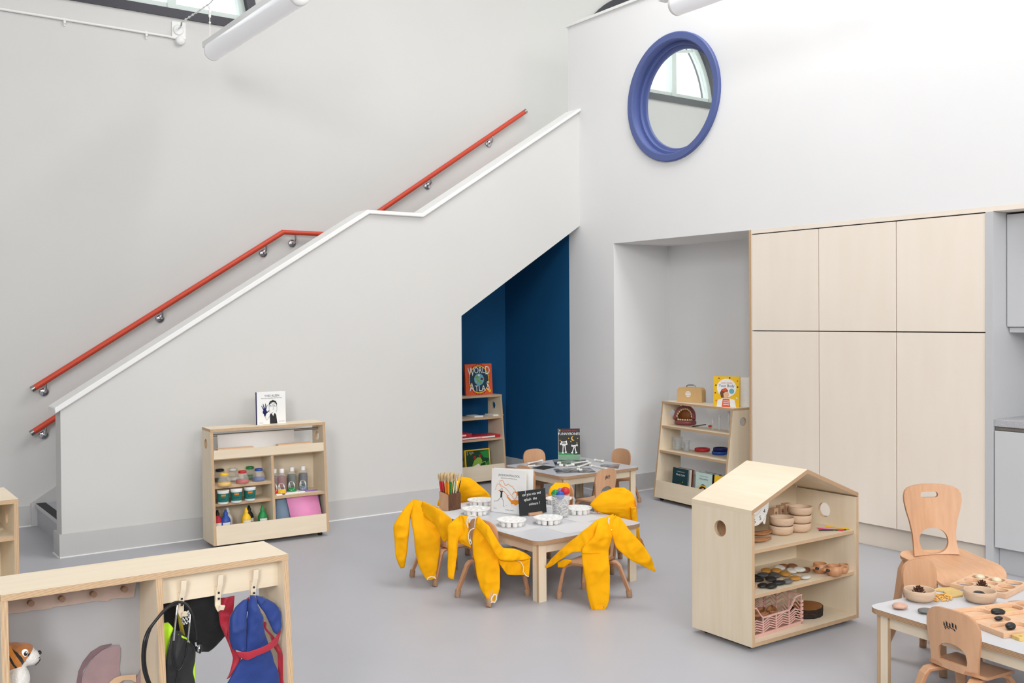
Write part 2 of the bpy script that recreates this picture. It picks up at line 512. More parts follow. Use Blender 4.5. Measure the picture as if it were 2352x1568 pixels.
# niche and kitchen recess behind the right wall
w = MB(); w.box(XN, XN + 0.1, -5, YN + 0.1, 0, 2.3); struct(w.build('wall_niche', 'wall_paint'))
w = MB(); w.box(XR + 0.15, XN, YN, YN + 0.1, 0, 2.3); struct(w.build('wall_niche_side', 'wall_paint'))
w = MB(); w.box(XR + 0.15, 10.2, -5, YN + 0.1, 2.133, 2.45); w.box(XR + 0.15, 10.2, YN + 0.1, YB, 2.3, 2.45)
struct(w.build('ceiling_niche', 'wall_paint'))

# nook under the stairs, painted navy
w = MB(); w.prism([(3.6, 0), (XR, 0), (XR, 2.318), (3.6, 1.035)], 'y', YB - 0.05, YB - 0.001); struct(w.build('wall_nook_back', 'navy_paint'))
w = MB(); w.box(XR, XR + 0.1, YS + 0.15, YB, 0.0, 2.3); struct(w.build('wall_nook_right', 'navy_paint'))
w = MB(); w.box(3.5, 3.6, YS + 0.15, YB, 0, 0.97); struct(w.build('wall_nook_left', 'navy_paint'))
w = MB(); w.prism([(3.5, 0.972), (XR, 2.318), (XR, 2.335), (3.5, 0.989)], 'y', YS + 0.15, YB - 0.001); struct(w.build('ceiling_nook', 'navy_paint'))

# skirtings with the white sealant line at the floor
def skirt(name, segs, h=0.148, t=0.018):
    m = MB()
    for (x0, x1, y0, y1, (sx, sy)) in segs:
        m.box(x0, x1, y0, y1, 0, h, 0)
        a, b, c_, d = x0, x1, y0, y1
        if sx: a, b = (x0 - 0.007, x0 + 0.002) if sx < 0 else (x1 - 0.002, x1 + 0.007)
        if sy: c_, d = (y0 - 0.007, y0 + 0.002) if sy < 0 else (y1 - 0.002, y1 + 0.007)
        m.box(a, b, c_, d, 0.0, 0.006, 1)
    struct(m.build(name, ['skirting', 'sealant']))
skirt('baseboard_stair', [(1.317, 4.37, YS - 0.018, YS, (0, -1)), (1.317, 1.335, YS, YS + 0.165, (-1, 0))])
skirt('baseboard_back', [(-4, 1.37, YB - 0.018, YB, (0, -1))])
skirt('baseboard_nook', [(3.6, XR, YB - 0.07, YB - 0.05, (0, -1)), (XR - 0.018, XR, YS, YB - 0.07, (-1, 0))])
skirt('baseboard_right', [(XR - 0.018, XR, YN - 0.018, YS, (-1, 0)), (XR, XN, YN - 0.018, YN, (0, -1)), (XN - 0.018, XN, 4.86, YN - 0.018, (-1, 0))])
# raked stair string against the back wall
w = MB(); w.prism([(1.36, 0), (1.43, 0.0), (4.4, 1.9), (4.4, 2.07), (1.36, 0.165)], 'y', YB - 0.035, YB - 0.0)
struct(w.build('trim_3', 'skirting'))

# lunette windows in the back wall
def lunette_window(name, cx):
    t = bpy.data.objects.new(name, None); COL.objects.link(t); t.location = (cx, YB, WIN_Z); struct(t)
    def arc(r, n=40): return [(r * math.cos(pi * i / n), r * math.sin(pi * i / n)) for i in range(n + 1)]
    m = MB()
    ro, ri = WIN_R, WIN_R - 0.075
    m.prism(arc(ro) + arc(ri)[::-1], 'y', -0.02, 0.2)
    m.box(-ri, ri, -0.02, 0.2, 0.0, 0.07)
    m.build('window_surround', 'black_frame', t)
    m = MB()
    r2, r3 = ri, ri - 0.055
    m.prism([(x, z + 0.0) for x, z in arc(r2)] + arc(r3)[::-1], 'y', 0.04, 0.12)
    m.box(-r3, r3, 0.04, 0.12, 0.07, 0.125)
    for x in (-0.42, 0.42):
        m.box(x - 0.035, x + 0.035, 0.03, 0.13, 0.07, math.sqrt(r3 * r3 - x * x) + 0.01)
        sg = 1 if x > 0 else -1
        m.bar([(sg * 0.45, 0.08, 0.60), (sg * 0.80, 0.08, 0.66)], 0.03, 0.03, up=(0, 1, 0))
    m.build('window_frame', 'sash_green', t)
    m = MB(); m.prism(arc(r3 - 0.0)[:], 'y', 0.078, 0.084); m.build('window_pane', 'window_glass', t)
lunette_window('window_1', WA)
lunette_window('window_2', WBX)

# round blue window in the right wall
t = bpy.data.objects.new('window_3', None); COL.objects.link(t); t.location = (XR, CIR[0], CIR[1]); struct(t)
t.rotation_euler = (0, -pi / 2, 0)          # local +z points into the room
m = MB()
m.lathe([(0.452, -0.15), (0.452, 0.0), (0.505, 0.0), (0.505, 0.022), (0.498, 0.028), (0.452, 0.028), (0.444, 0.022), (0.444, -0.15)], 72, 0, caps=False)
o = m.build('window_casing', 'blue_frame', t, autosmooth=0.6)
m = MB()
m.lathe([(0.446, -0.045), (0.420, -0.045), (0.415, -0.055), (0.415, -0.075), (0.392, -0.08), (0.388, -0.10), (0.446, -0.10)], 72, 0, caps=False)
m.build('window_sash', 'blue_frame', t, autosmooth=0.6)
m = MB(); m.lathe([(0.0, -0.088), (0.40, -0.088), (0.40, -0.094), (0.0, -0.094)], 64, 0, caps=False); m.build('window_pane', 'window_glass', t, autosmooth=0.6)

# ---------------------------------------------------------------- staircase
RIS, GO = 0.1625, 0.2555
t = thing('staircase', 'grey stair flight behind the sloping white wall, black edging on its first step', 'stairs', (1.40, YS + 0.15, 0))
st = MB(); no = MB()
x = 0.0
def step(i, x0, x1, z):
    m = MB(); D_ = YB - YS - 0.19
    m.box(x0, x1, 0.001, D_, z - 0.045, z); m.box(x0, x0 + 0.02, 0.001, D_, max(0.0, z - RIS), z - 0.045); m.build('step', ['vinyl_floor'], t)
    n = MB(); n.box(x0 - 0.012, x0 + 0.055, 0.004, YB - YS - 0.19, z - 0.012, z + 0.004, 0); n.box(x0 - 0.016, x0 - 0.012, 0.004, YB - YS - 0.19, z - 0.022, z + 0.004, 1)
    n.build('step_nosing', ['nosing_black', 'grey_panel'], t)
for i in range(8):
    step(i, i * GO, (i + 1) * GO + (0.5 if i == 7 else 0.02), RIS * (i + 1))
for i in range(7):
    step(i + 8, 8 * GO + 0.45 + i * GO, 8 * GO + 0.45 + (i + 1) * GO + (0.3 if i == 6 else 0.02), RIS * (i + 9))

# ---------------------------------------------------------------- handrails
def handrail(path, brackets, label):
    y = YB - 0.075
    t = thing('handrail', label, 'handrail', (path[0][0], y, path[0][1]))
    P = [Vector((px - path[0][0], 0, pz - path[0][1])) for px, pz in path]
    m = MB(); m.tube([(p.x, p.y, p.z) for p in P], 0.022, 16); m.build('rail', 'rail_red', t)
    for a, b in ((P[0], P[1]), (P[-1], P[-2])):
        d = (a - b).normalized()
        m = MB(); m.tube([a - d * 0.006, a + d * 0.020], 0.0232, 16); m.build('end_cap', 'steel', t)
    for bx in brackets:
        for (p, q) in zip(P, P[1:]):
            if p.x <= bx - path[0][0] <= q.x:
                k = (bx - path[0][0] - p.x) / (q.x - p.x); zz = p.z + (q.z - p.z) * k
                m = MB()
                bx0 = bx - path[0][0]
                m.tube([(bx0, 0.0, zz - 0.018), (bx0, 0.0, zz - 0.06), (bx0, 0.02, zz - 0.082), (bx0, 0.06, zz - 0.085)], 0.008, 8)
                m.lathe([(0.036, 0), (0.036, 0.008), (0.028, 0.014), (0.0, 0.016)], 20, 0, T=Matrix.Translation((bx0, 0.075, zz - 0.085)) @ Matrix.Rotation(pi / 2, 4, 'X'))
                m.bar([(bx0 - 0.03, 0, zz - 0.02 - 0.03 * (q.z - p.z) / (q.x - p.x)), (bx0 + 0.03, 0, zz - 0.02 + 0.03 * (q.z - p.z) / (q.x - p.x))], 0.02, 0.004)
                m.build('bracket', 'chrome', t)
                break
hr = [(at(78, 891, 1, YB - .075)), (at(650, 533, 1, YB - .075)), at(880, 479, 1, YB - .075), at(1205, 257, 1, YB - .075)]
sl = (hr[3].z - hr[2].z) / (hr[3].x - hr[2].x)
xk = hr[2].x - (hr[2].z - hr[1].z) / sl
bk = [at(u, 700, 1, YB - .075).x for u in (103, 373, 613, 680, 992, 1134)]
handrail([(hr[0].x, hr[0].z), (hr[1].x, hr[1].z), (xk, hr[1].z), (hr[3].x, hr[3].z)], bk, 'long orange-red handrail climbing the back wall on steel brackets, upper of two')
lo0 = at(76, 992, 1, YB - .075)
sl0 = (hr[1].z - hr[0].z) / (hr[1].x - hr[0].x)
dz = lo0.z - (hr[0].z + sl0 * (lo0.x - hr[0].x))
handrail([(lo0.x, lo0.z), (hr[1].x, hr[1].z + dz), (xk, hr[1].z + dz), (hr[3].x, hr[3].z + dz)], [at(101, 700, 1, YB - .075).x, 1.9, 2.5, 3.1, 4.3, 5.2],
         'lower orange-red handrail, mostly hidden behind the stair wall, only its bottom end in view')

# ---------------------------------------------------------------- cable, junction box and pendant lamps
t = thing('cable_conduit', 'thin white conduit clipped along the back wall below the arched window', 'conduit', (-1.0, YB - 0.012, 3.755))
c0, c1 = at(0, 21, 1, YB - .012), at(388, 84, 1, YB - .012)
m = MB(); m.tube([(0, 0, 3.77 - 3.755), (c1.x + 1.0, 0, c1.z - 3.755), (c1.x + 1.05, 0, c1.z - 3.755 - 0.006)], 0.010, 10); m.build('pipe', 'white_plastic', t)
for u, v in ((148, 50), (336, 80)):
    p = at(u, v, 1, YB - .012)
    m = MB(); m.tube([(p.x + 1.0 - 0.008, 0, p.z - 3.755 - 0.004), (p.x + 1.0 + 0.008, 0, p.z - 3.755 - 0.004)], 0.014, 10); m.box(p.x + 1.0 - 0.006, p.x + 1.0 + 0.006, 0.0, 0.011, p.z - 3.755 - 0.03, p.z - 3.755 + 0.03)
    m.build('clip', 'white_plastic', t)
jb = at(410, 70, 1, YB)
t = thing('junction_box', 'white wall bracket with a hook and a round box below it, under the arched window', 'junction box', (jb.x, YB, jb.z))
m = MB(); m.prism(rrect(-0.055, 0.055, -0.065, 0.065, 0.006, 2), 'y', -0.010, 0.0); m.lathe([(0.042, 0), (0.042, 0.005), (0.030, 0.006)], 20, T=Matrix.Translation((-0.005, -0.010, 0.0)) @ Matrix.Rotation(pi / 2, 4, 'X'))
m.build('plate', 'white_plastic', t)
m = MB(); m.lathe([(0.036, 0), (0.036, 0.03), (0.030, 0.038), (0, 0.04)], 20, T=Matrix.Translation((0.005, 0, -0.085)) @ Matrix.Rotation(pi / 2, 4, 'X')); m.build('round_box', 'white_plastic', t)
m = MB(); m.tube([(0.0, -0.01, 0.012), (0.0, -0.05, 0.015), (0.0, -0.075, 0.03), (0, -0.08, 0.045)], 0.007, 8); m.tube(circle3((0.0, -0.03, 0.0), 0.02), 0.004, 8, closed=True) if False else None
m.build('hook', 'chrome', t)

def pendant(x, y0, y1, z, label, wire_top):
    """tube lamp running along the room from its far end y1 back to y0"""
    t = thing('pendant_lamp', label, 'lamp', (x, y1, z), 0, 'tubular pendant lamps')
    L = y1 - y0; r = 0.066
    m = MB()
    m.tube([(0, -0.03, 0), (0, -L + 0.03, 0)], r, 28, cap=False)
    m.build('diffuser', 'lamp_diffuser', t)
    for a, sg in ((-0.03, 1), (-L + 0.03, -1)):
        e = MB(); e.lathe([(r + 0.001, -0.002), (r + 0.001, 0.012), (r * 0.9, 0.026), (r * 0.5, 0.033), (0, 0.035)], 28, T=Matrix.Translation((0, a, 0)) @ Matrix.Rotation(-pi / 2 * sg, 4, 'X')); e.build('end_cap', 'white_plastic', t)
    m = MB(); m.box(-0.035, 0.035, -L - 0.02, 0.11, r - 0.012, r + 0.03); m.build('spine', 'white_plastic', t)
    for yy in (0.04, -L + 0.15):
        m = MB(); m.tube([(0, yy, r + 0.03), (0, yy, wire_top)], 0.0035, 6)
        m.ball((0, yy, r + 0.03 + (wire_top - r - 0.03) * 0.5), 0.009, nu=10, nv=6)
        for k in range(3): m.ball((0, yy, wire_top - 0.02 - 0.03 * k), 0.010, 0.006, 0.018, nu=8, nv=6)
        m.build('suspension_wire', 'white_plastic', t)
    return t
pmat('lamp_diffuser', (240, 240, 243), 0.3, 0.008, 4)
MATS['lamp_diffuser'].node_tree.nodes['Principled BSDF'].inputs['Emission Color'].default_value = (1, 1, 1, 1)
MATS['lamp_diffuser'].node_tree.nodes['Principled BSDF'].inputs['Emission Strength'].default_value = 0.16
pa = at(490, 118, 0, 2.5)
pendant(2.5, 5.66, pa.y + 0.03, pa.z, 'white tubular lamp hanging before the arched window at upper left', 0.36)
pb = at(1548, 14, 0, 4.55)
pendant(4.55, pb.y - 1.6, pb.y, pb.z, 'white tubular lamp cut by the top edge, in front of the right wall', 0.36)
# tensioned rope from the wall hook over the lamps
m = MB()
pts = [(jb.x, YB - 0.085, jb.z + 0.045), (2.5, pa.y + 0.07, pa.z + 0.37), (2.5, 5.0, pa.z + 0.60), (2.52, 2.5, pa.z + 0.9), (2.55, -0.5, pa.z + 1.1), (2.6, -5.0, pa.z + 1.2)]
m.tube(pts, 0.0045, 8)
for k in range(7):
    p = Vector(pts[0]).lerp(Vector(pts[1]), 0.15 + 0.13 * k); m.ball(p, 0.009, 0.014, 0.009, nu=8, nv=6)
tag(m.build('catenary_rope', 'white'), 'white rope stretched from the wall hook to the lamp wire', 'rope')

# ---------------------------------------------------------------- fitted cupboards
YD = [4.827, 4.245, 3.659, 3.075]
def cupboard(y1, y0, label):
    t = thing('tall_cupboard', label, 'cupboard', (XR, y1, 0), 0, 'fitted birch cupboards')
    w_ = y1 - y0
    m = MB(); m.box(0.022, 0.60, -w_ + 0.001, -0.001, 0.15, 2.105); m.build('carcass', 'dark_gap', t)
    m = MB(); m.box(0.0, 0.019, -w_ + 0.003, -0.003, 1.404, 2.097); m.build('door', 'birch_door', t, bevel=0.0012)
    m = MB(); m.box(0.0, 0.019, -w_ + 0.003, -0.003, 0.152, 1.397); m.build('door', 'birch_door', t, bevel=0.0012)
    return t
cupboard(YD[0], YD[1], 'pale birch tall cupboard next to the white niche')
cupboard(YD[1], YD[2], 'pale birch tall cupboard, middle of the row of three')
cupboard(YD[2], YD[3], 'pale birch tall cupboard beside the grey kitchen panel')
m = MB(); m.box(XR - 0.003, XN - 0.005, YD[0] + 0.001, YD[0] + 0.024, 0, 2.132, em=1); tag(m.build('end_panel', ['birch_door', 'birch_edge']), 'birch plywood end panel closing the cupboard row at the niche', 'panel')
m = MB(); m.box(XR + 0.06, XR + 0.078, YD[3] + 0.001, YD[0], 0, 0.149); struct(m.build('trim_4', 'birch_door'))
m = MB(); m.box(XR - 0.002, XR + 0.5, -5, YD[0], 2.104, 2.1325); struct(m.build('trim_5', 'birch_door'))
m = MB(); m.box(XR - 0.008, XN - 0.002, 3.03, YD[3], 0, 2.103); tag(m.build('side_panel', 'grey_panel', bevel=0.001), 'tall light grey panel between birch cupboards and kitchen units', 'panel')
# kitchen units
t = thing('base_cabinet', 'light grey base cabinet under the speckled worktop', 'cabinet', (XR, 3.028, 0))
m = MB(); m.box(0.02, 0.6, -1.8, 0, 0.15, 0.855); m.build('carcass', 'grey_panel', t)
m = MB(); m.box(-0.002, 0.018, -0.598, -0.004, 0.155, 0.832); m.build('door', 'grey_cabinet', t, bevel=0.0015)
m = MB(); m.box(-0.002, 0.018, -1.2, -0.604, 0.155, 0.832); m.build('door', 'grey_cabinet', t, bevel=0.0015)
m = MB(); m.box(0.06, 0.075, -1.8, 0, 0, 0.15); m.build('plinth', 'grey_panel', t)
m = MB(); m.box(0.004, 0.02, -1.8, -0.006, 0.836, 0.851); m.build('handle_channel', 'steel', t)
m = MB(); m.box(XR + 0.0, XN - 0.002, 1.2, 3.029, 0.857, 0.897); m.box(XN - 0.02, XN - 0.002, 1.2, 3.029, 0.897, 0.99)
tag(m.build('worktop', 'worktop', bevel=0.002), 'speckled grey worktop on the base cabinet at the right edge', 'worktop')
t = thing('wall_cabinet', 'light grey wall cabinet above the worktop at the right edge', 'cabinet', (5.762, 3.026, 1.40))
m = MB(); m.box(0.02, 0.5, -1.2, 0, 0.03, 0.69); m.build('carcass', 'grey_panel', t)
m = MB(); m.box(0, 0.019, -0.6, -0.001, 0.034, 0.692); m.build('door', 'grey_cabinet', t, bevel=0.0015)
m = MB(); m.box(0.024, 0.04, -1.2, -0.003, -0.0, 0.026); m.build('light_rail', 'grey_cabinet', t)

# ================================================================ PLYWOOD SHELF UNITS
TH = 0.018
def ell(cy, cz, ry, rz, n=24): return [(cy + ry * math.cos(2 * pi * i / n), cz + rz * math.sin(2 * pi * i / n)) for i in range(n)][::-1]
def castors(t, W, D, h=0.03, y0=0.03):
    for x in (0.05, W - 0.05):
        for y in (y0 + 0.02, D - 0.05):
            m = MB(); m.tube([(x - 0.012, y, h * 0.5), (x + 0.012, y, h * 0.5)], h * 0.5, 12); m.build('castor', 'black', t)
def a_frame(t, W, H, D, r, shelves, kick, back=None, zb=0.03, hole=(0.033, 0.033)):
    """display unit: upright back edge, front sloping back towards the top"""
    yf = lambda z: r * (z - zb) / (H - zb)
    for x in (0, W - TH):
        m = MB()
        m.prism([(0, zb), (D, zb), (D, H - TH), (yf(H - TH), H - TH)], 'x', x, x + TH, 0, 1, holes=[ell((yf(H) + D) / 2 + 0.01, H - 0.105, *hole)])
        m.build('side_panel', ['ply', 'ply_edge'], t)
    m = MB(); m.box(0, W, r - 0.004, D, H - TH, H, 0, em=1); m.build('top', ['ply_x', 'ply_edge'], t)
    m = MB(); m.box(TH, W - TH, 0.012, D, zb, zb + TH, 0, em=1); m.build('bottom_shelf', ['ply_x', 'ply_edge'], t)
    for (x0, x1, z, dy) in shelves:
        m = MB(); m.box(x0, x1, yf(z) + dy, D - 0.002, z - TH, z, 0, em=1); m.build('shelf', ['ply_x', 'ply_edge'], t)
    if kick:
        m = MB(); T = Matrix.Translation((0, 0.001, zb)) @ Matrix.Rotation(-math.atan2(r, H - zb), 4, 'X')
        m.box(TH, W - TH, 0, 0.012, 0.0, kick - zb, 0, T=T); m.build('kick_panel', ['ply_x'], t)
    if back:
        m = MB(); m.box(TH, W - TH, D - 0.008, D - 0.002, back[0], back[1]); m.build('back_panel', 'ply_x', t)
    castors(t, W, D, zb)
    return yf

# --- art materials unit against the stair wall
ART_RZ = math.radians(-2.9)
art = thing('shelf_unit', 'plywood shelf unit with paint pots and paper roll against the stair wall', 'shelf', (2.173, 6.366, 0), ART_RZ, 'plywood display units')
AW, AH, AD, AR = 0.80, 0.786, 0.256, 0.062
ayf = a_frame(art, AW, AH, AD, AR, [(TH, AW - TH, 0.600, 0.006), (TH, 0.405, 0.412, 0.012), (TH, 0.405, 0.293, 0.04), (0.423, AW - TH, 0.306, 0.012)], 0.155, (0.045, 0.60))
m = MB(); m.prism([(ayf(0.05) + 0.006, 0.048), (AD - 0.01, 0.048), (AD - 0.01, 0.582), (ayf(0.58) + 0.006, 0.582)], 'x', 0.405, 0.423, 0, 1); m.build('divider', ['ply', 'ply_edge'], art)
m = MB(); m.box(TH, AW - TH, ayf(0.62) - 0.002, ayf(0.62) + 0.010, 0.588, 0.646); m.build('front_rail', 'ply_x', art)
m = MB(); m.tube([(TH, 0.155, 0.735), (AW - TH, 0.155, 0.735)], 0.008, 8); m.build('roll_rod', 'steel', art)
ART = art.matrix_basis.copy()
def aL(x, y, z): return Matrix.Translation((2.173, 6.366, 0)) @ Matrix.Rotation(ART_RZ, 4, 'Z') @ Vector((x, y, z))

# --- unit inside the navy nook
NK = (5.27 - 0.84, 7.42, 0)
nook = thing('shelf_unit', 'plywood shelf unit standing in the navy nook under the stairs', 'shelf', NK, 0, 'plywood display units')
a_frame(nook, 0.84, 0.80, 0.28, 0.08, [(TH, 0.84 - TH, 0.600, 0.004), (TH, 0.84 - TH, 0.407, 0.004)], 0.172)
# --- unit in the white niche
NI = (5.688, 5.933, 0); NI_RZ = math.radians(-95.3)
nic = thing('shelf_unit', 'plywood open-backed shelf unit in front of the white niche', 'shelf', NI, NI_RZ, 'plywood display units')
a_frame(nic, 0.84, 0.811, 0.28, 0.10, [(TH, 0.84 - TH, 0.613, 0.004), (TH, 0.84 - TH, 0.412, 0.004)], 0.169)
def nL(x, y, z): return Matrix.Translation(NI) @ Matrix.Rotation(NI_RZ, 4, 'Z') @ Vector((x, y, z))

# --- little house unit
HO = (3.436, 2.955, 0); HO_RZ = math.radians(-1.0)
HW, HD, HH, HR = 0.765, 0.372, 0.636, 0.786
hou = thing('house_shelf', 'house-shaped plywood shelf unit with pitched roof standing in mid room', 'shelf', HO, HO_RZ)
for x in (0, HW - TH):
    m = MB(); m.prism([(0, 0.022), (HD, 0.022), (HD, HH - 0.0195), (0, HH - 0.0195)], 'x', x, x + TH, 0, 1, holes=[ell(0.19, 0.525, 0.037, 0.037, 28)]); m.build('side_panel', ['ply', 'ply_edge'], hou)
tz = TH / math.cos(math.atan2(HR - HH, HW / 2))
for sgn in (0, 1):
    X = lambda x: HW - x if sgn else x
    pts = [(X(0), HH - tz), (X(HW / 2), HR - tz), (X(HW / 2), HR), (X(0), HH)]
    m = MB(); m.prism(pts if not sgn else pts[::-1], 'y', 0, HD, 1, 0)
    m.build('roof_panel', ['ply_y', 'ply_edge'], hou)
m = MB(); m.prism([(TH, 0.022), (HW - TH, 0.022), (HW - TH, HH - tz), (HW - TH, HH - tz + 0.007), (HW / 2, HR - tz + 0.001), (TH, HH - tz + 0.007), (TH, HH - tz)], 'y', HD - 0.008, HD - 0.002); m.build('back_panel', 'ply_x', hou)
m = MB(); m.box(TH, HW - TH, 0.0, HD - 0.008, 0.022, 0.04, 0, em=1); m.build('bottom_shelf', ['ply_x', 'ply_edge'], hou)
for z in (0.452, 0.250):
    m = MB(); m.box(TH, HW - TH, 0.012, HD - 0.008, z - 0.015, z, 0, em=1); m.build('shelf', ['ply_x', 'ply_edge'], hou)
castors(hou, HW, HD, 0.022)
def hL(x, y, z): return Matrix.Translation(HO) @ Matrix.Rotation(HO_RZ, 4, 'Z') @ Vector((x, y, z))

# --- unit cut by the left edge
t = thing('shelf_unit', 'plywood box shelf cut by the left edge of the photo', 'shelf', (0.752 - 0.8, 4.686, 0), 0, 'plywood display units')
for x in (0, 0.8 - TH):
    m = MB(); m.prism([(0, 0.03), (0.38, 0.03), (0.38, 0.722), (0, 0.722)], 'x', x, x + TH, 0, 1, holes=[ell(0.19, 0.638, 0.033, 0.033)]); m.build('side_panel', ['ply', 'ply_edge'], t)
m = MB(); m.box(0, 0.8, 0, 0.38, 0.722, 0.74, 0, em=1); m.build('top', ['ply_x', 'ply_edge'], t)
for z in (0.582, 0.30, 0.048):
    m = MB(); m.box(TH, 0.8 - TH, 0.004, 0.37, z - TH, z, 0, em=1); m.build('shelf', ['ply_x', 'ply_edge'], t)
m = MB(); m.box(TH, 0.8 - TH, 0.37, 0.376, 0.03, 0.722); m.build('back_panel', 'ply_x', t)
castors(t, 0.8, 0.38)

# --- dressing-up unit at lower left
CO = (0.430, 2.975, 0); CO_RZ = math.radians(-1.9)
CW, CH = 0.813, 0.762
coat = thing('dressing_up_unit', 'plywood dressing-up unit with coat hooks and grey mirror panel at lower left', 'coat rack', CO, CO_RZ)
cyf = lambda z: 0.0 - 0.075 * (CH - z) / CH        # front edge leans towards the viewer at the bottom
for x, nm in ((0, 'side_panel'), (CW - TH, 'side_panel'), (0.408, 'divider')):
    m = MB(); m.prism([(cyf(0.03) , 0.03), (0.222, 0.03), (0.222, CH - TH), (cyf(CH - TH) + 0.002, CH - TH)], 'x', x, x + TH, 0, 1); m.build(nm, ['ply', 'ply_edge'], coat)
m = MB(); m.box(0, CW, -0.002, 0.222, CH - TH, CH, 0, em=1); m.build('top', ['ply_x', 'ply_edge'], coat)
m = MB(); m.box(TH, CW - TH, cyf(0.05), 0.22, 0.03, 0.048, 0, em=1); m.build('bottom_shelf', ['ply_x', 'ply_edge'], coat)
m = MB(); m.box(0.426, CW - TH, 0.045, 0.060, 0.655, CH - TH, 0, em=1); m.build('hook_board', ['ply_x', 'ply_edge'], coat)
castors(coat, CW, 0.222)
def cL(x, y, z): return Matrix.Translation(CO) @ Matrix.Rotation(CO_RZ, 4, 'Z') @ Vector((x, y, z))

# ================================================================ TABLES
def table(label, corner, rz, W, L, H=0.33, leg_in=0.03):
    """corner = front-left corner; local x across, y along"""
    t = thing('low_table', label, 'table', (corner[0], corner[1], 0), rz, 'low plywood tables')
    m = MB(); m.prism(rrect(0, W, 0, L, 0.055, 8), 'z', H - 0.021, H, 0, 1); m.build('tabletop', ['laminate_white', 'table_edge'], t)
    i = leg_in; k = 0.052
    for (x0, x1, y0, y1, mt) in ((i + k, W - i - k, i + 0.012, i + 0.030, 'ply_x'), (i + k, W - i - k, L - i - 0.030, L - i - 0.012, 'ply_x'), (i + 0.012, i + 0.030, i + k, L - i - k, 'ply_y'), (W - i - 0.030, W - i - 0.012, i + k, L - i - k, 'ply_y')):
        m = MB(); m.box(x0, x1, y0, y1, H - 0.075, H - 0.021, 0, em=1); m.build('apron', [mt, 'ply_edge'], t)
    for sx in (0, 1):
        for sy in (0, 1):
            x = i if not sx else W - i; y = i if not sy else L - i
            dx = 1 if not sx else -1; dy = 1 if not sy else -1
            m = MB()
            m.box(min(x, x + dx * k), max(x, x + dx * k), min(y, y + dy * TH), max(y, y + dy * TH), 0, H - 0.021, 0, em=1)
            m.box(min(x, x + dx * TH), max(x, x + dx * TH), min(y + dy * TH, y + dy * k), max(y + dy * TH, y + dy * k), 0, H - 0.021, 0, em=1)
            m.build('leg', ['ply', 'ply_edge'], t)
    return t
T1 = (3.118, 4.118); T1_RZ = math.radians(1.5); TZ = 0.33
table('low table with white top in mid room, yellow smocks on the chairs round it', T1, T1_RZ, 0.775, 1.17)
table('low table with white top holding dark photographs and a spooky book', (4.552, 5.700), math.radians(0.5), 0.79, 0.745)
RT_RZ = math.radians(-5.8); RT = Vector((3.482, 2.405, 0)) - Matrix.Rotation(RT_RZ, 3, 'Z') @ Vector((0, 1.17, 0))
table('low table with white top full of stones and wooden trays at lower right', RT, RT_RZ, 0.80, 1.17)

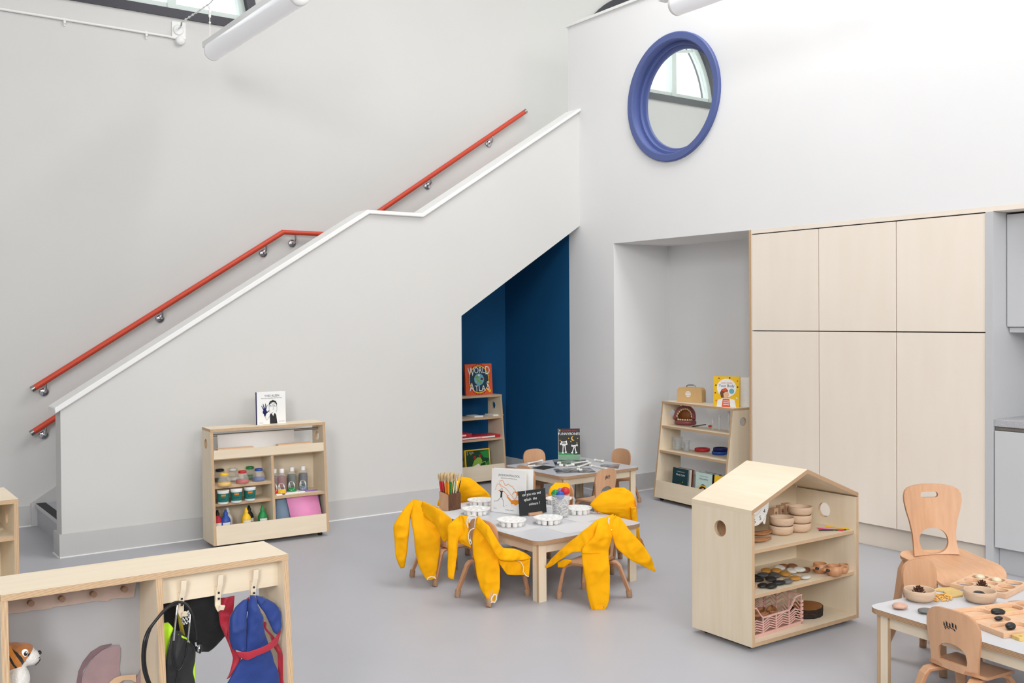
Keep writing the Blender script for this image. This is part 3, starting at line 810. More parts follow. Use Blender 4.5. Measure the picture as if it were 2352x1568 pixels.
# ================================================================ TODDLER CHAIRS
def chair_back_shape(w, z0, z1, waist=0.86):
    """rounded back outline, wider at the top"""
    h = z1 - z0; pts = []
    wb = w * waist / 2; wt = w / 2
    pts += [(-wb, z0), (wb, z0)]
    pts += [(wb + (wt - wb) * k ** 1.5, z0 + h * 0.62 * k) for k in (0.3, 0.6, 0.85, 1.0)]
    n = 12
    for i in range(1, n):
        a = pi * i / n
        c, s_ = math.cos(a), math.sin(a)
        pts.append((wt * math.copysign(abs(c) ** 0.62, c), z0 + h * 0.62 + h * 0.38 * abs(s_) ** 0.72))
    pts += [(-x, z) for x, z in [(wb + (wt - wb) * k ** 1.5, z0 + h * 0.62 * k) for k in (1.0, 0.85, 0.6, 0.3)]]
    return pts
def make_chair(label, group):
    t = thing('toddler_chair', label, 'chair', (0, 0, 0), 0, group)
    SZ = 0.207; bx = -0.052
    back = lambda v: Vector((v.x + bx - 0.085 * max(0, v.z - SZ) / 1.0 + 0.012 * (1 - (v.y / 0.105) ** 2) * -1, v.y, v.z))
    hole = [(-0.058, 0.232), (0.058, 0.232)] + [(0.060, 0.25)] + [(0.060 * math.cos(a), 0.262 + 0.042 * math.sin(a)) for a in [pi * k / 8 for k in range(1, 8)]] + [(-0.060, 0.25)]
    m = MB()
    m.prism(chair_back_shape(0.222, SZ - 0.004, 0.43), 'x', 0, 0.011, 0, 1, holes=[hole[::-1]], cuts=[(1, [-0.09, -0.075, -0.05, -0.025, 0, 0.025, 0.05, 0.075, 0.09]), (2, [0.24, 0.3, 0.34, 0.38])], deform=back)
    for (px, pz, w_, h_) in ((-0.024, 0.372, 0.006, 0.015), (-0.012, 0.374, 0.007, 0.018), (0.0, 0.371, 0.006, 0.016), (0.013, 0.373, 0.007, 0.018), (0.024, 0.370, 0.006, 0.014), (-0.006, 0.362, 0.03, 0.003), (0.012, 0.360, 0.02, 0.003), (-0.018, 0.358, 0.006, 0.006), (0.02, 0.356, 0.006, 0.006)):
        q = [back(Vector((-0.0006, px + a * w_ / 2, pz + b * h_ / 2 + a * 0.003))) for a, b in ((-1, -1), (-1, 1), (1, 1), (1, -1))]
        m.add(q, [(0, 1, 2, 3)], 2)
    m.build('backrest', ['beech', 'beech_edge', 'ink'], t, autosmooth=0.7)
    m = MB()
    seat_def = lambda v: Vector((v.x, v.y, v.z + 0.02 * max(0, (-0.02 - v.x) / 0.05) ** 2 - 0.014 * max(0, (v.x - 0.11) / 0.04) ** 2 - 0.006 * (1 - (v.y / 0.12) ** 2)))
    m.prism(rrect(-0.062, 0.15, -0.118, 0.118, 0.035, 5), 'z', SZ - 0.011, SZ, 0, 1, cuts=[(0, [-0.05, -0.04, -0.02, 0.02, 0.06, 0.10, 0.12, 0.135]), (1, [-0.08, -0.04, 0, 0.04, 0.08])], deform=seat_def)
    m.build('seat', ['beech_y', 'beech_edge'], t, autosmooth=0.7)
    for sx, sy in ((1, 1), (1, -1), (-1, 1), (-1, -1)):
        if sx > 0: P = [(0.03, 0.06, 0.188), (0.09, 0.083, 0.188), (0.112, 0.096, 0.182), (0.124, 0.103, 0.165), (0.134, 0.109, 0.12), (0.150, 0.118, 0.028)]
        else: P = [(0.02, 0.062, 0.188), (-0.055, 0.088, 0.188), (-0.078, 0.097, 0.184), (-0.091, 0.102, 0.168), (-0.100, 0.107, 0.14), (-0.138, 0.128, 0.028)]
        P = [Vector((x, y * sy, z)) for x, y, z in P]
        side = Vector((P[-1].y - P[0].y, -(P[-1].x - P[0].x), 0)).normalized()
        m = MB()
        n = len(P)
        wd = [0.044, 0.046, 0.045, 0.044, 0.040, 0.030]; tk = [0.013, 0.013, 0.014, 0.016, 0.017, 0.018]
        # section: width along 'side', thickness along the bend normal
        vs = []; fs = []
        for i in range(n):
            tan = (P[min(i + 1, n - 1)] - P[max(i - 1, 0)]).normalized()
            nr = side.cross(tan).normalized()
            for a, b in ((-1, -1), (1, -1), (1, 1), (-1, 1)):
                vs.append(P[i] + side * a * wd[i] / 2 + nr * b * tk[i] / 2)
        for i in range(n - 1):
            for j in range(4): fs.append((4 * i + j, 4 * i + (j + 1) % 4, 4 * i + 4 + (j + 1) % 4, 4 * i + 4 + j))
        fs += [(3, 2, 1, 0), (4 * n - 4, 4 * n - 3, 4 * n - 2, 4 * n - 1)]
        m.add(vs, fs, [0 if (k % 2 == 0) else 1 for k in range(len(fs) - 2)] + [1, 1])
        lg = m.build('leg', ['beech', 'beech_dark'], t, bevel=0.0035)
        m = MB(); d = (P[-1] - P[-2]).normalized()
        m.tube([P[-1] - d * 0.012, P[-1] - d * 0.010, P[-1] + Vector((d.x, d.y, 0)) * 0.004 + Vector((0, 0, -0.024)), (P[-1].x + d.x * 0.01, P[-1].y + d.y * 0.01, 0)], [0.0148, 0.0158, 0.0158, 0.0145], 12)
        m.build('foot_cap', 'foot_cap', lg)
    return t
CHG = 'beech toddler chairs'
def rot(a): return math.radians(a)
chair0 = make_chair('beech toddler chair under the leftmost yellow smock', CHG)
CHM = {}
def chair(key, x, y, a, label):
    if not CHM: c = chair0; c.location = (x, y, 0); c.rotation_euler = (0, 0, rot(a)); c['label'] = label
    else: c = dup(chair0, (x, y, 0), rot(a), label)
    CHM[key] = Matrix.Translation((x, y, 0)) @ Matrix.Rotation(rot(a), 4, 'Z')
chair('s1', 3.015, 4.885, 0, 'beech toddler chair under the leftmost yellow smock, left side of the middle table')
chair('s2', 3.015, 4.390, 7, 'beech toddler chair whose back top shows in the neck of its yellow smock')
chair('s3', 3.435, 4.035, 106, 'beech toddler chair under the yellow smock nearest the camera, front right of the middle table')
chair('s4', 3.995, 4.480, 180, 'beech toddler chair under the rightmost yellow smock, far right of the middle table')
chair('s5', 3.545, 5.420, -90, 'beech toddler chair behind the paintbrush block, yellow smock over it')
chair('s6', 3.940, 5.010, 180, 'beech toddler chair behind the jug of balls, yellow smock over it')
chair('t2r', 5.385, 6.050, 180, 'bare beech toddler chair at the right of the far table, by the white pillar')
chair('t2b', 4.875, 6.420, -90, 'bare beech toddler chair behind the far table, against the navy nook')
chair('t2l', 4.345, 5.800, 0, 'bare beech toddler chair at the left of the far table, behind the white splash-painted book')
chair('t2f', 4.640, 5.390, 97, 'bare beech toddler chair in front of the far table, small black mark on its back')
chair('rn', 3.468, 1.983, -6, 'bare beech toddler chair nearest the camera, small black mark on its back')
chair('rb', 3.970, 2.420, -96, 'bare beech toddler chair in front of the larger beech chair')

# --- larger beech chair at right
t = thing('beech_chair', 'larger beech chair with oval-holed tall back in front of the birch cupboards', 'chair', (4.425, 2.60, 0), rot(-118))
SZ = 0.338
def big_back(v):
    k = (v.z - SZ)
    return Vector((v.x - 0.145 - 0.16 * k + 0.09 * max(0, 0.08 - k) ** 2 / 0.08 + 0.035 * (v.y / 0.15) ** 2, v.y, v.z))
ol = []
half = [(0.118, SZ - 0.002), (0.112, SZ + 0.05), (0.113, SZ + 0.10), (0.124, SZ + 0.16), (0.140, SZ + 0.21), (0.150, SZ + 0.255), (0.150, SZ + 0.285), (0.140, SZ + 0.308), (0.118, SZ + 0.322), (0.08, SZ + 0.329), (0.035, SZ + 0.332)]
ol = half + [(-a, b) for a, b in half[::-1]]
h1 = [(0.076 * math.copysign(abs(math.cos(a)) ** 0.8, math.cos(a)), SZ + 0.062 + 0.060 * math.sin(a)) for a in [2 * pi * k / 28 for k in range(28)]]
h2 = rrect(-0.046, 0.046, SZ + 0.268, SZ + 0.295, 0.0128, 4)
m = MB(); m.prism(ol, 'x', 0, 0.013, 0, 1, holes=[h1[::-1], h2[::-1]], cuts=[(1, [-0.13, -0.1, -0.07, -0.04, 0, 0.04, 0.07, 0.1, 0.13]), (2, [SZ + 0.03, SZ + 0.06, SZ + 0.12, SZ + 0.18, SZ + 0.24])], deform=big_back)
m.build('backrest', ['beech', 'beech_edge'], t, autosmooth=0.7)
m = MB()
sd = lambda v: Vector((v.x, v.y, v.z - 0.05 * max(0, (v.x - 0.09) / 0.1) ** 2 - 0.02 * (1 - (v.y / 0.19) ** 2) * max(0, min(1, (v.x + 0.17) / 0.1)) + 0.02 * max(0, (-0.1 - v.x) / 0.06) ** 2))
m.prism(rrect(-0.155, 0.195, -0.185, 0.185, 0.05, 6), 'z', SZ - 0.013, SZ, 0, 1, cuts=[(0, [-0.13, -0.1, -0.05, 0, 0.05, 0.09, 0.12, 0.15, 0.175]), (1, [-0.13, -0.09, -0.045, 0, 0.045, 0.09, 0.13])], deform=sd)
m.build('seat', ['beech_y', 'beech_edge'], t, autosmooth=0.7)
for sx in (1, -1):
    for sy in (1, -1):
        P = [(0.02 * sx, 0.14 * sy, SZ - 0.038), (0.095 * sx, 0.15 * sy, SZ - 0.038), (0.120 * sx, 0.156 * sy, SZ - 0.046), (0.135 * sx, 0.165 * sy, SZ - 0.075), (0.170 * sx, 0.19 * sy, 0.0)]
        m = MB(); m.bar(P, [0.06, 0.06, 0.058, 0.055, 0.036], [0.016, 0.016, 0.017, 0.018, 0.018], up=(0, sy, 0.05), r=0.003)
        m.build('leg', 'beech', t)

# ================================================================ BOOKS
UPR = Matrix.Rotation(pi / 2, 4, 'X')            # local XY drawing -> upright, facing -y
for nm, c in dict(navy=(16, 30, 92), skin=(236, 188, 150), brown=(120, 72, 44), teal=(12, 82, 82), dark_teal=(18, 58, 66), pale_blue=(196, 220, 214), coral=(226, 92, 52), sea=(38, 62, 82), sky=(110, 176, 190), lime=(130, 168, 60), pinkish=(232, 146, 192), purple=(150, 112, 176), slate=(112, 132, 152), maroon=(122, 30, 44), leaf_green=(30, 130, 52), dark_green=(14, 60, 34), crimson=(196, 44, 60), wine=(92, 22, 44), deep_green=(22, 52, 44), deep_blue=(20, 40, 66), label_white=(240, 238, 232), tub_teal=(30, 112, 102), hat_red=(196, 54, 62)).items():
    pmat('c_' + nm, c, 0.55, 0.03, 25)
def book(label, w, h, t, base, fill, art=None, artmats=(), spine=None, loc=(0, 0, 0), rz=0.0, lean=0.0, group=None, open_=0.0, name='picture_book'):
    """hardback standing upright, cover facing local -y, spine on the left; w,h,t in metres"""
    o = thing(name, label, 'book', loc, rz, group)
    mats = [fill] + list(artmats) + ([spine] if spine else [])
    Lm = Matrix.Rotation(-lean, 4, 'X')
    m = MB(); m.T = Lm
    m.box(0, w, 0, 0.0022, 0, h, 0)
    if open_:
        m.box(0, w, -0.0011, 0.0011, 0, h, 0, T=Matrix.Translation((0, t, 0)) @ Matrix.Rotation(open_, 4, 'Z'))
    else:
        m.box(0, w, t - 0.0022, t, 0, h, 0)
    m.box(-0.0022, 0.0, 0, t, 0, h, len(mats) - 1 if spine else 0)
    if art:
        m.T = Lm @ UPR
        art(m, w, h)
    m.build('cover', mats, o)
    m = MB(); m.T = Lm
    m.box(0.001, w - 0.004, 0.0024, t - 0.0024, 0.003, h - 0.003)
    m.build('pages', 'page_edge', o)
    return o
E_ = 0.0007
def art_klein(m, w, h):      # 1 ink 2 navy
    m.text('YVES KLEIN', 0.021, w * .52, h * .845, E_, 1)
    m.text("Painted Everything Blue and Wasn't Sorry.", 0.0088, w * .52, h * .79, E_, 1)
    cx, cy = w * .27, h * .38
    m.poly(circle(cx, cy, .016, 16), E_, 2); m.poly([(cx - .012, cy), (cx + .012, cy), (cx + .004, cy - .03), (cx - .004, cy - .03)], E_, 2)
    for a, l in ((118, .05), (102, .058), (85, .058), (70, .05)):
        m.stroke([(cx + .01 * math.cos(rot(a)), cy + .01 * math.sin(rot(a))), (cx + l * math.cos(rot(a)), cy + l * math.sin(rot(a)))], [.008, .004], E_, 2)
    m.stroke([(cx + .012, cy - .006), (cx + .030, cy + .008)], [.008, .005], E_, 2)
    m.stroke([(cx, cy - .03), (w * .33, h * .12), (w * .43, h * .24)], .0022, E_, 1)
    m.poly([(w * .44, .002), (w * .44, h * .28), (w * .47, h * .33), (w * .62, h * .33), (w * .66, h * .28), (w * .70, .002)], E_, 1)
    m.poly([(w * .50, h * .335), (w * .60, h * .335), (w * .555, h * .24)], E_ * 1.4, 0)
    m.poly([(w * .52, h * .33), (w * .52, h * .36), (w * .555, h * .345), (w * .59, h * .36), (w * .59, h * .33), (w * .555, h * .345)][:6], E_ * 1.8, 1)
    hx, hy = w * .555, h * .52
    m.stroke([(hx - .028, hy + .02), (hx - .028, hy - .02), (hx - .022, hy - .036)], .0016, E_, 1); m.stroke([(hx + .028, hy + .02), (hx + .028, hy - .02), (hx + .022, hy - .036)], .0016, E_, 1)
    m.stroke([(hx - .029, hy + .018), (hx - .018, hy + .034), (hx, hy + .042), (hx + .018, hy + .036), (hx + .029, hy + .018)], [.004, .013, .016, .012, .004], E_, 1)
    for sx in (-1, 1):
        m.poly(circle(hx + sx * .014, hy + .014, .0125, 18), E_ * 1.2, 1); m.poly(circle(hx + sx * .014, hy + .014, .0105, 18), E_ * 1.6, 0); m.poly(circle(hx + sx * .014 - .002, hy + .012, .003, 10), E_ * 2, 1)
    m.stroke([(hx, hy + .004), (hx + .003, hy - .016), (hx - .002, hy - .018)], .0014, E_, 1)
    m.text('Fausto Gilberti', .007, w * .86, h * .06, E_, 1); m.text('PHAIDON', .006, w * .14, h * .04, E_, 1)
p0 = at(588, 975, 2, AH)
book('white picture book with blue hand on its cover, on top of the art shelf', .205, .222, .02, 0, 'white', art_klein, ('ink', 'c_navy'), 'c_navy', loc=(p0.x, 6.50, AH + 0.0005), rz=ART_RZ + rot(2), lean=rot(2), open_=rot(10))

def art_splash(m, w, h):     # 1 ink 2 orange
    m.text('JACKSON POLLOCK', 0.0168, w * .52, h * .845, E_, 1)
    m.text("Splashed Paint and Wasn't Sorry.", 0.0088, w * .52, h * .79, E_, 1)
    def wig(pts, wd):
        out = []
        for (a, b), (c, d) in zip(pts, pts[1:]):
            for k in range(5): out.append((w * (a + (c - a) * k / 5) + .002 * math.sin(9 * k + 40 * a), h * (b + (d - b) * k / 5) + .002 * math.cos(7 * k + 30 * b)))
        out.append((w * pts[-1][0], h * pts[-1][1])); m.stroke(out, wd, E_, 2)
    wig([(.12, .52), (.18, .66), (.26, .64), (.40, .58), (.52, .50), (.62, .40), (.72, .30)], .0026)
    wig([(.22, .74), (.27, .60), (.30, .58)], .0022); wig([(.25, .73), (.34, .74), (.42, .62), (.50, .68), (.62, .62), (.74, .52), (.92, .46)], .003)
    wig([(.20, .50), (.30, .53), (.42, .46), (.52, .40)], .003); wig([(.62, .44), (.68, .52), (.80, .47), (.95, .33)], .004); wig([(.70, .34), (.80, .46), (.93, .40)], .0035)
    m.poly([(w * a, h * b) for a, b in ((.46, .42), (.50, .38), (.55, .35), (.60, .31), (.72, .33), (.84, .33), (.95, .28), (.98, .22), (.93, .24), (.88, .26), (.80, .25), (.73, .20), (.66, .23), (.60, .22), (.57, .28), (.50, .34), (.46, .38))], E_, 2)
    m.poly([(w * a, h * b) for a, b in ((.74, .44), (.78, .54), (.90, .49), (.88, .42), (.80, .44))], E_, 2)
    for a, b in ((.45, .18), (.62, .19), (.68, .195), (.55, .30), (.30, .70)): m.poly(circle(w * a, h * b, .0015, 8), E_, 1)
    m.poly([(w * a, h * b) for a, b in ((.24, .51), (.30, .50), (.37, .50), (.33, .47), (.325, .35), (.27, .35), (.28, .46))], E_ * 1.3, 1)
    m.poly(circle(w * .31, h * .535, .007, 12), E_ * 1.2, 1); m.poly(circle(w * .31, h * .535, .0056, 12), E_ * 1.5, 0)
    m.stroke([(w * .29, h * .36), (w * .19, h * .26), (w * .09, h * .25), (w * .08, h * .22)], .0022, E_, 1); m.stroke([(w * .31, h * .36), (w * .36, h * .27), (w * .36, h * .16), (w * .40, h * .14)], .0022, E_, 1)
    m.text('by Fausto Gilberti', .0085, w * .55, h * .07, E_, 1); m.text('phaidon', .007, w * .12, h * .08, E_, 1)
p0 = at(1128, 1177, 2, TZ); p1 = at(1206, 1187, 2, TZ)
book('white picture book with orange paint splashes standing on the middle table', (p1 - p0).length, .262, .022, 0, 'white', art_splash, ('ink', 'orange'), 'orange', loc=(p0.x + .02, p0.y + .028, TZ + .0012), rz=math.atan2(p1.y - p0.y, p1.x - p0.x), lean=rot(2), open_=rot(22))

def art_atlas(m, w, h):      # 1 sea 2 sky 3 lime 4 yellow 5 white 6 coral-dark
    for k in range(40):
        a = 2 * pi * k / 40; m.stroke([(w / 2 + .10 * math.cos(a), h / 2 + .115 * math.sin(a)), (w / 2 + .118 * math.cos(a), h / 2 + .145 * math.sin(a))], [.004, .009], E_, 6)
    m.poly(circle(w / 2, h / 2, .112, 40, .128), E_ * 1.3, 4); m.poly(circle(w / 2, h / 2, .104, 40, .120), E_ * 1.6, 1)
    m.poly(circle(w / 2, h / 2, .054, 32), E_ * 2, 2)
    for dx, dy, r_, mm in ((-.02, .02, .018, 3), (.012, -.028, .016, 3), (-.012, -.012, .012, 3), (.03, .004, .015, 6), (.0, .038, .010, 5), (-.035, -.02, .008, 4)):
        m.poly([(w / 2 + dx + r_ * (1 + .25 * math.sin(3 * a + dx * 99)) * math.cos(a), h / 2 + dy + .8 * r_ * math.sin(a)) for a in [2 * pi * k / 14 for k in range(14)]], E_ * 2.4, mm)
    m.text('W', .112, w * .21, h * .62, E_ * 3, 5, sx=.62); m.text('ORL', .080, w * .53, h * .70, E_ * 3, 5, sx=.78); m.text('D', .108, w * .83, h * .66, E_ * 3, 5, sx=.70)
    m.text('A', .106, w * .22, h * .14, E_ * 3, 5, sx=.70); m.text('TLA', .078, w * .53, h * .12, E_ * 3, 5, sx=.85); m.text('S', .115, w * .83, h * .15, E_ * 3, 5, sx=.66)
    m.poly(circle(w * .88, h * .12, .015, 18), E_ * 3.2, 4)
pL, pR = at(1071, 906, 1, 7.57), at(1132, 906, 1, 7.57)
book('orange world atlas with big white letters, on top of the nook shelf', pR.x - pL.x, .286, .02, 0, 'c_coral', art_atlas, ('c_sea', 'c_sky', 'c_lime', 'yellow', 'white', 'c_maroon'), loc=(pL.x, 7.57, .8005), lean=rot(4))

def art_frog(m, w, h):       # 1 yellow border colour is fill; 1 dark green 2 leaf green 3 red 4 white 5 black
    m.poly(rrect(.010, w - .010, .010, h - .010, .001, 1), E_, 1)
    m.poly([(w * a, h * b) for a, b in ((.05, .05), (.35, .45), (.55, .25), (.95, .6), (.95, .05))], E_ * 1.3, 2); m.poly([(w * a, h * b) for a, b in ((.6, .9), (.95, .95), (.95, .65), (.75, .7))], E_ * 1.3, 2)
    m.poly([(w * a, h * b) for a, b in ((.25, .42), (.35, .62), (.5, .72), (.62, .70), (.68, .58), (.6, .45), (.45, .30), (.3, .25))], E_ * 1.8, 6)
    m.poly([(w * a, h * b) for a, b in ((.3, .42), (.52, .50), (.58, .44), (.42, .22), (.3, .22))], E_ * 2, 4)
    for a, b in ((.38, .72), (.60, .76)): m.poly(circle(w * a, h * b, .013, 14), E_ * 2.2, 3); m.poly(circle(w * a, h * b, .006, 10, .009), E_ * 2.6, 5)
    m.stroke([(w * .3, h * .32), (w * .14, h * .22), (w * .2, h * .12)], .008, E_ * 2, 6); m.stroke([(w * .6, h * .5), (w * .8, h * .56), (w * .84, h * .4)], .008, E_ * 2, 6)
    m.text('LITTLE KIDS', .013, w * .76, h * .26, E_ * 3, 4); m.text('FIRST', .03, w * .76, h * .13, E_ * 3, 7); m.text('BIG BOOK', .016, w * .76, h * .06, E_ * 3, 4)
    m.text('NATIONAL', .0085, w * .25, h * .91, E_ * 3, 4); m.text('GEOGRAPHIC', .0085, w * .265, h * .87, E_ * 3, 4); m.text('KiDS', .009, w * .24, h * .825, E_ * 3, 7)
    m.poly([(w * .08, h * .83), (w * .12, h * .83), (w * .12, h * .94), (w * .08, h * .94)], E_ * 3, 7, holes=[[(w * .088, h * .845), (w * .112, h * .845), (w * .112, h * .925), (w * .088, h * .925)][::-1]])
pL, pR = at(1071, 1050, 1, 7.50), at(1128, 1050, 1, 7.50)
book('yellow-bordered book with a green frog, behind the kick board of the nook shelf', pR.x - pL.x, .262, .022, 0, 'yellow', art_frog, ('c_dark_green', 'c_leaf_green', 'red', 'white', 'black', 'c_lime', 'yellow'), loc=(pL.x, 7.50, .0485), lean=rot(6), open_=0)

def art_body(m, w, h):       # 1 white 2 coral 3 brown 4 skin 5 sky 6 navy
    m.poly(circle(w * .5, h * .62, w * .38, 36, h * .30), E_, 1)
    m.text('Look inside', .020, w * .5, h * .76, E_ * 1.6, 2); m.text('Your Body', .030, w * .5, h * .65, E_ * 1.6, 6, sx=.95)
    m.poly([(w * a, h * b) for a, b in ((.12, .0), (.16, .22), (.35, .28), (.62, .28), (.82, .24), (.88, .0))], E_ * 1.6, 1); m.poly([(w * a, h * b) for a, b in ((.32, .0), (.36, .26), (.62, .26), (.66, .0))], E_ * 2, 2)
    m.poly([(w * a, h * b) for a, b in ((.30, .30), (.24, .45), (.32, .58), (.46, .60), (.56, .54), (.50, .36), (.44, .30))], E_ * 2.2, 3); m.poly([(w * a, h * b) for a, b in ((.40, .30), (.38, .44), (.48, .50), (.57, .48), (.60, .40), (.56, .32), (.48, .28))], E_ * 2.6, 4)
    m.poly([(w * a, h * b) for a, b in ((.32, .52), (.36, .59), (.46, .62), (.54, .58), (.50, .53), (.40, .50))], E_ * 2.9, 2)
    m.poly(circle(w * .70, h * .52, .020, 18), E_ * 2, 5)
    for a, b, c in ((.08, .7, 6), (.06, .45, 3), (.93, .66, 6), (.92, .86, 2), (.2, .93, 3), (.62, .95, 6), (.9, .3, 1), (.1, .2, 2)): m.poly(circle(w * a, h * b, .006, 8), E_ * 1.3, c)
    for k in range(3):
        for s_ in (-1, 1): m.stroke([(w * .5, h * (.2 - .06 * k)), (w * (.5 + .12 * s_), h * (.19 - .06 * k))], .006, E_ * 2.6, 1)
book('yellow book about the body, facing out on top of the niche shelf', .205, .235, .018, 0, 'yellow', art_body, ('white', 'c_coral', 'c_brown', 'c_skin', 'c_sky', 'c_navy'), loc=at(1639, 933, 2, .8115), rz=rot(-68), lean=rot(3))
q = at(1682, 935, 2, .8115)
book('cream book standing behind the yellow body book on the niche shelf', .19, .225, .02, 0, 'c_label_white', None, (), 'yellow', loc=(q.x + .03, q.y + .060, .8115), rz=rot(-60), lean=0)

def art_green(m, w, h):      # 1 white 2 skin 3 brown 4 leaf
    m.text('LITTLE PEOPLE, BIG DREAMS', .0075, w * .52, h * .88, E_, 1); m.text('Marie Curie', .022, w * .52, h * .76, E_, 1)
    m.poly(circle(w * .5, h * .34, .036, 24, .042), E_, 3); m.poly(circle(w * .5, h * .31, .030, 24, .036), E_ * 1.5, 2)
    m.poly([(w * .5 + .031 * math.cos(a), h * .36 + .028 * math.sin(a)) for a in [pi * k / 10 for k in range(11)]], E_ * 2, 3)
    for s_ in (-1, 1): m.stroke([(w * .5 + s_ * .016, h * .315), (w * .5 + s_ * .008, h * .315)], .0022, E_ * 2.4, 3)
    m.poly([(w * a, h * b) for a, b in ((.2, 0), (.3, .15), (.7, .15), (.8, 0))], E_, 1); m.poly(circle(w * .68, h * .56, .006, 8), E_ * 2.5, 4)
    for a, b in ((.15, .4), (.2, .25), (.85, .35), (.8, .2)): m.poly(circle(w * a, h * b, .004, 8), E_, 1)
def art_pale(m, w, h):       # 1 ink 2 skin 3 yellow 4 white
    m.text('LITTLE PEOPLE, BIG DREAMS', .0075, w * .52, h * .88, E_, 1); m.text('Ada Lovelace', .019, w * .52, h * .78, E_, 1)
    m.poly(circle(w * .5, h * .28, .056, 26, .085), E_, 1); m.poly(circle(w * .52, h * .20, .040, 22, .075), E_ * 1.5, 2)
    m.stroke([(w * .5 + .052 * math.cos(a), h * .40 + .045 * math.sin(a)) for a in [pi * k / 12 for k in range(1, 12)]], .009, E_ * 2, 3); m.poly([(w * .72, h * .40), (w * .86, h * .36), (w * .8, h * .5)], E_ * 2.2, 3)
def nic_book(label, u, fill, art, am, spine, w=.185, h=.24, n_behind=2, dy=.045):
    a = at(u, 1080, 0, NI[0] - .045)
    base = Matrix.Translation(NI) @ Matrix.Rotation(NI_RZ, 4, 'Z')
    x0 = (base.inverted() @ at(u, 1090, 0, 5.69)).x
    b = book(label, w, h, .010, 0, fill, art, am, spine, loc=base @ Vector((x0, dy, .0485)), rz=NI_RZ, lean=rot(5))
    return base, x0
base, x0 = nic_book('dark green book with a drawn face, bottom left of the niche shelf', 1536, 'c_dark_teal', art_green, ('white', 'c_skin', 'c_brown', 'c_lime'), 'black')
for k, (c_, lb) in enumerate((('c_label_white', 'cream book directly behind the dark green book on the niche shelf'), ('c_brown', 'brown book at the back of the row behind the dark green book'))):
    book(lb, .185, .238, .012, 0, c_, None, (), None, loc=base @ Vector((x0 + .008 * (k + 1), .065 + .02 * k, .0485)), rz=NI_RZ, lean=rot(5), group='books behind the kick board of the niche shelf')
base, x0 = nic_book('pale blue-green book with a drawn head, bottom middle of the niche shelf', 1594, 'c_pale_blue', art_pale, ('ink', 'c_skin', 'yellow', 'white'), 'black', w=.18)
for k, (c_, lb) in enumerate((('black', 'black book directly behind the pale blue-green book on the niche shelf'), ('c_label_white', 'white book at the back of the row behind the pale blue-green book'), ('c_slate', 'grey book squeezed last in the row behind the pale blue-green book'))):
    book(lb, .18, .238, .012, 0, c_, None, (), None, loc=base @ Vector((x0 + .012 * (k + 1), .065 + .022 * k, .0485)), rz=NI_RZ, lean=rot(5), group='books behind the kick board of the niche shelf')
nic_book('yellow book with black spine, partly hidden by the house roof, in the niche shelf', 1641, 'yellow', None, (), 'black', w=.17)

def art_bones(m, w, h):      # 1 green 2 white 3 red 4 yellow
    m.poly([(0, 0), (w, 0), (w, h * .17), (w * .8, h * .15), (w * .6, h * .19), (w * .35, h * .22), (w * .15, h * .22), (0, h * .26)], E_, 1)
    m.text('Janet & Allan Ahlberg', .0145, w * .54, h * .91, E_, 3); m.text('FUNNYBONES', .030, w * .5, h * .79, E_, 2, sx=.93); m.poly(circle(w * .07, h * .935, .005, 10, .009), E_ * 1.4, 4)
    m.poly([(w * .69 + .017 * math.cos(a), h * .68 + .019 * math.sin(a)) for a in [rot(95) + rot(200) * k / 12 for k in range(13)]] + [(w * .72 + .013 * math.cos(a), h * .69 + .015 * math.sin(a)) for a in [rot(280) - rot(170) * k / 10 for k in range(11)]], E_, 4)
    for a, b in ((.08, .62), (.48, .68), (.9, .68), (.58, .58), (.86, .53)): m.poly(circle(w * a, h * b, .0045, 10), E_, 4)
    def bone(x0, y0, x1, y1, r_):
        m.stroke([(x0, y0), (x1, y1)], r_, E_ * 1.5, 2)
        d = Vector((x1 - x0, y1 - y0)).normalized() * r_ * .6; nn = Vector((-d.y, d.x))
        for p, s_ in (((x0, y0), -1), ((x1, y1), 1)):
            for q in (1, -1): m.poly(circle(p[0] + s_ * d.x * .4 + q * nn.x, p[1] + s_ * d.y * .4 + q * nn.y, r_ * .75, 10), E_ * 1.5, 2)
    for g in ((.20, .22, .22, .46), (.34, .24, .30, .46), (.12, .50, .38, .50), (.16, .56, .36, .57), (.64, .22, .72, .40), (.82, .22, .76, .40), (.64, .44, .86, .46)):
        bone(w * g[0], h * g[1], w * g[2], h * g[3], .007)
p0 = at(1283, 1056, 2, TZ)
book('black picture book with moon and white bones in a clear stand on the far table', .178, .254, .008, 0, 'black', art_bones, ('green', 'white', 'red', 'yellow'), 'white', loc=(p0.x, p0.y, TZ + .004), rz=rot(-36), lean=rot(6))
clear('acrylic', (245, 250, 250), .14, .04)
t = thing('book_stand', 'clear acrylic stand holding the black bone book on the far table', 'stand', (p0.x, p0.y, TZ), rot(-36))
m = MB(); m.box(.0, .180, -.016, -.013, .001, .045); m.box(.0, .18, -.016, .08, .001, .0035); m.box(0, .18, .05, .053, .0, .20, T=Matrix.Rotation(-.12, 4, 'X')); m.build('stand_body', 'acrylic', t)

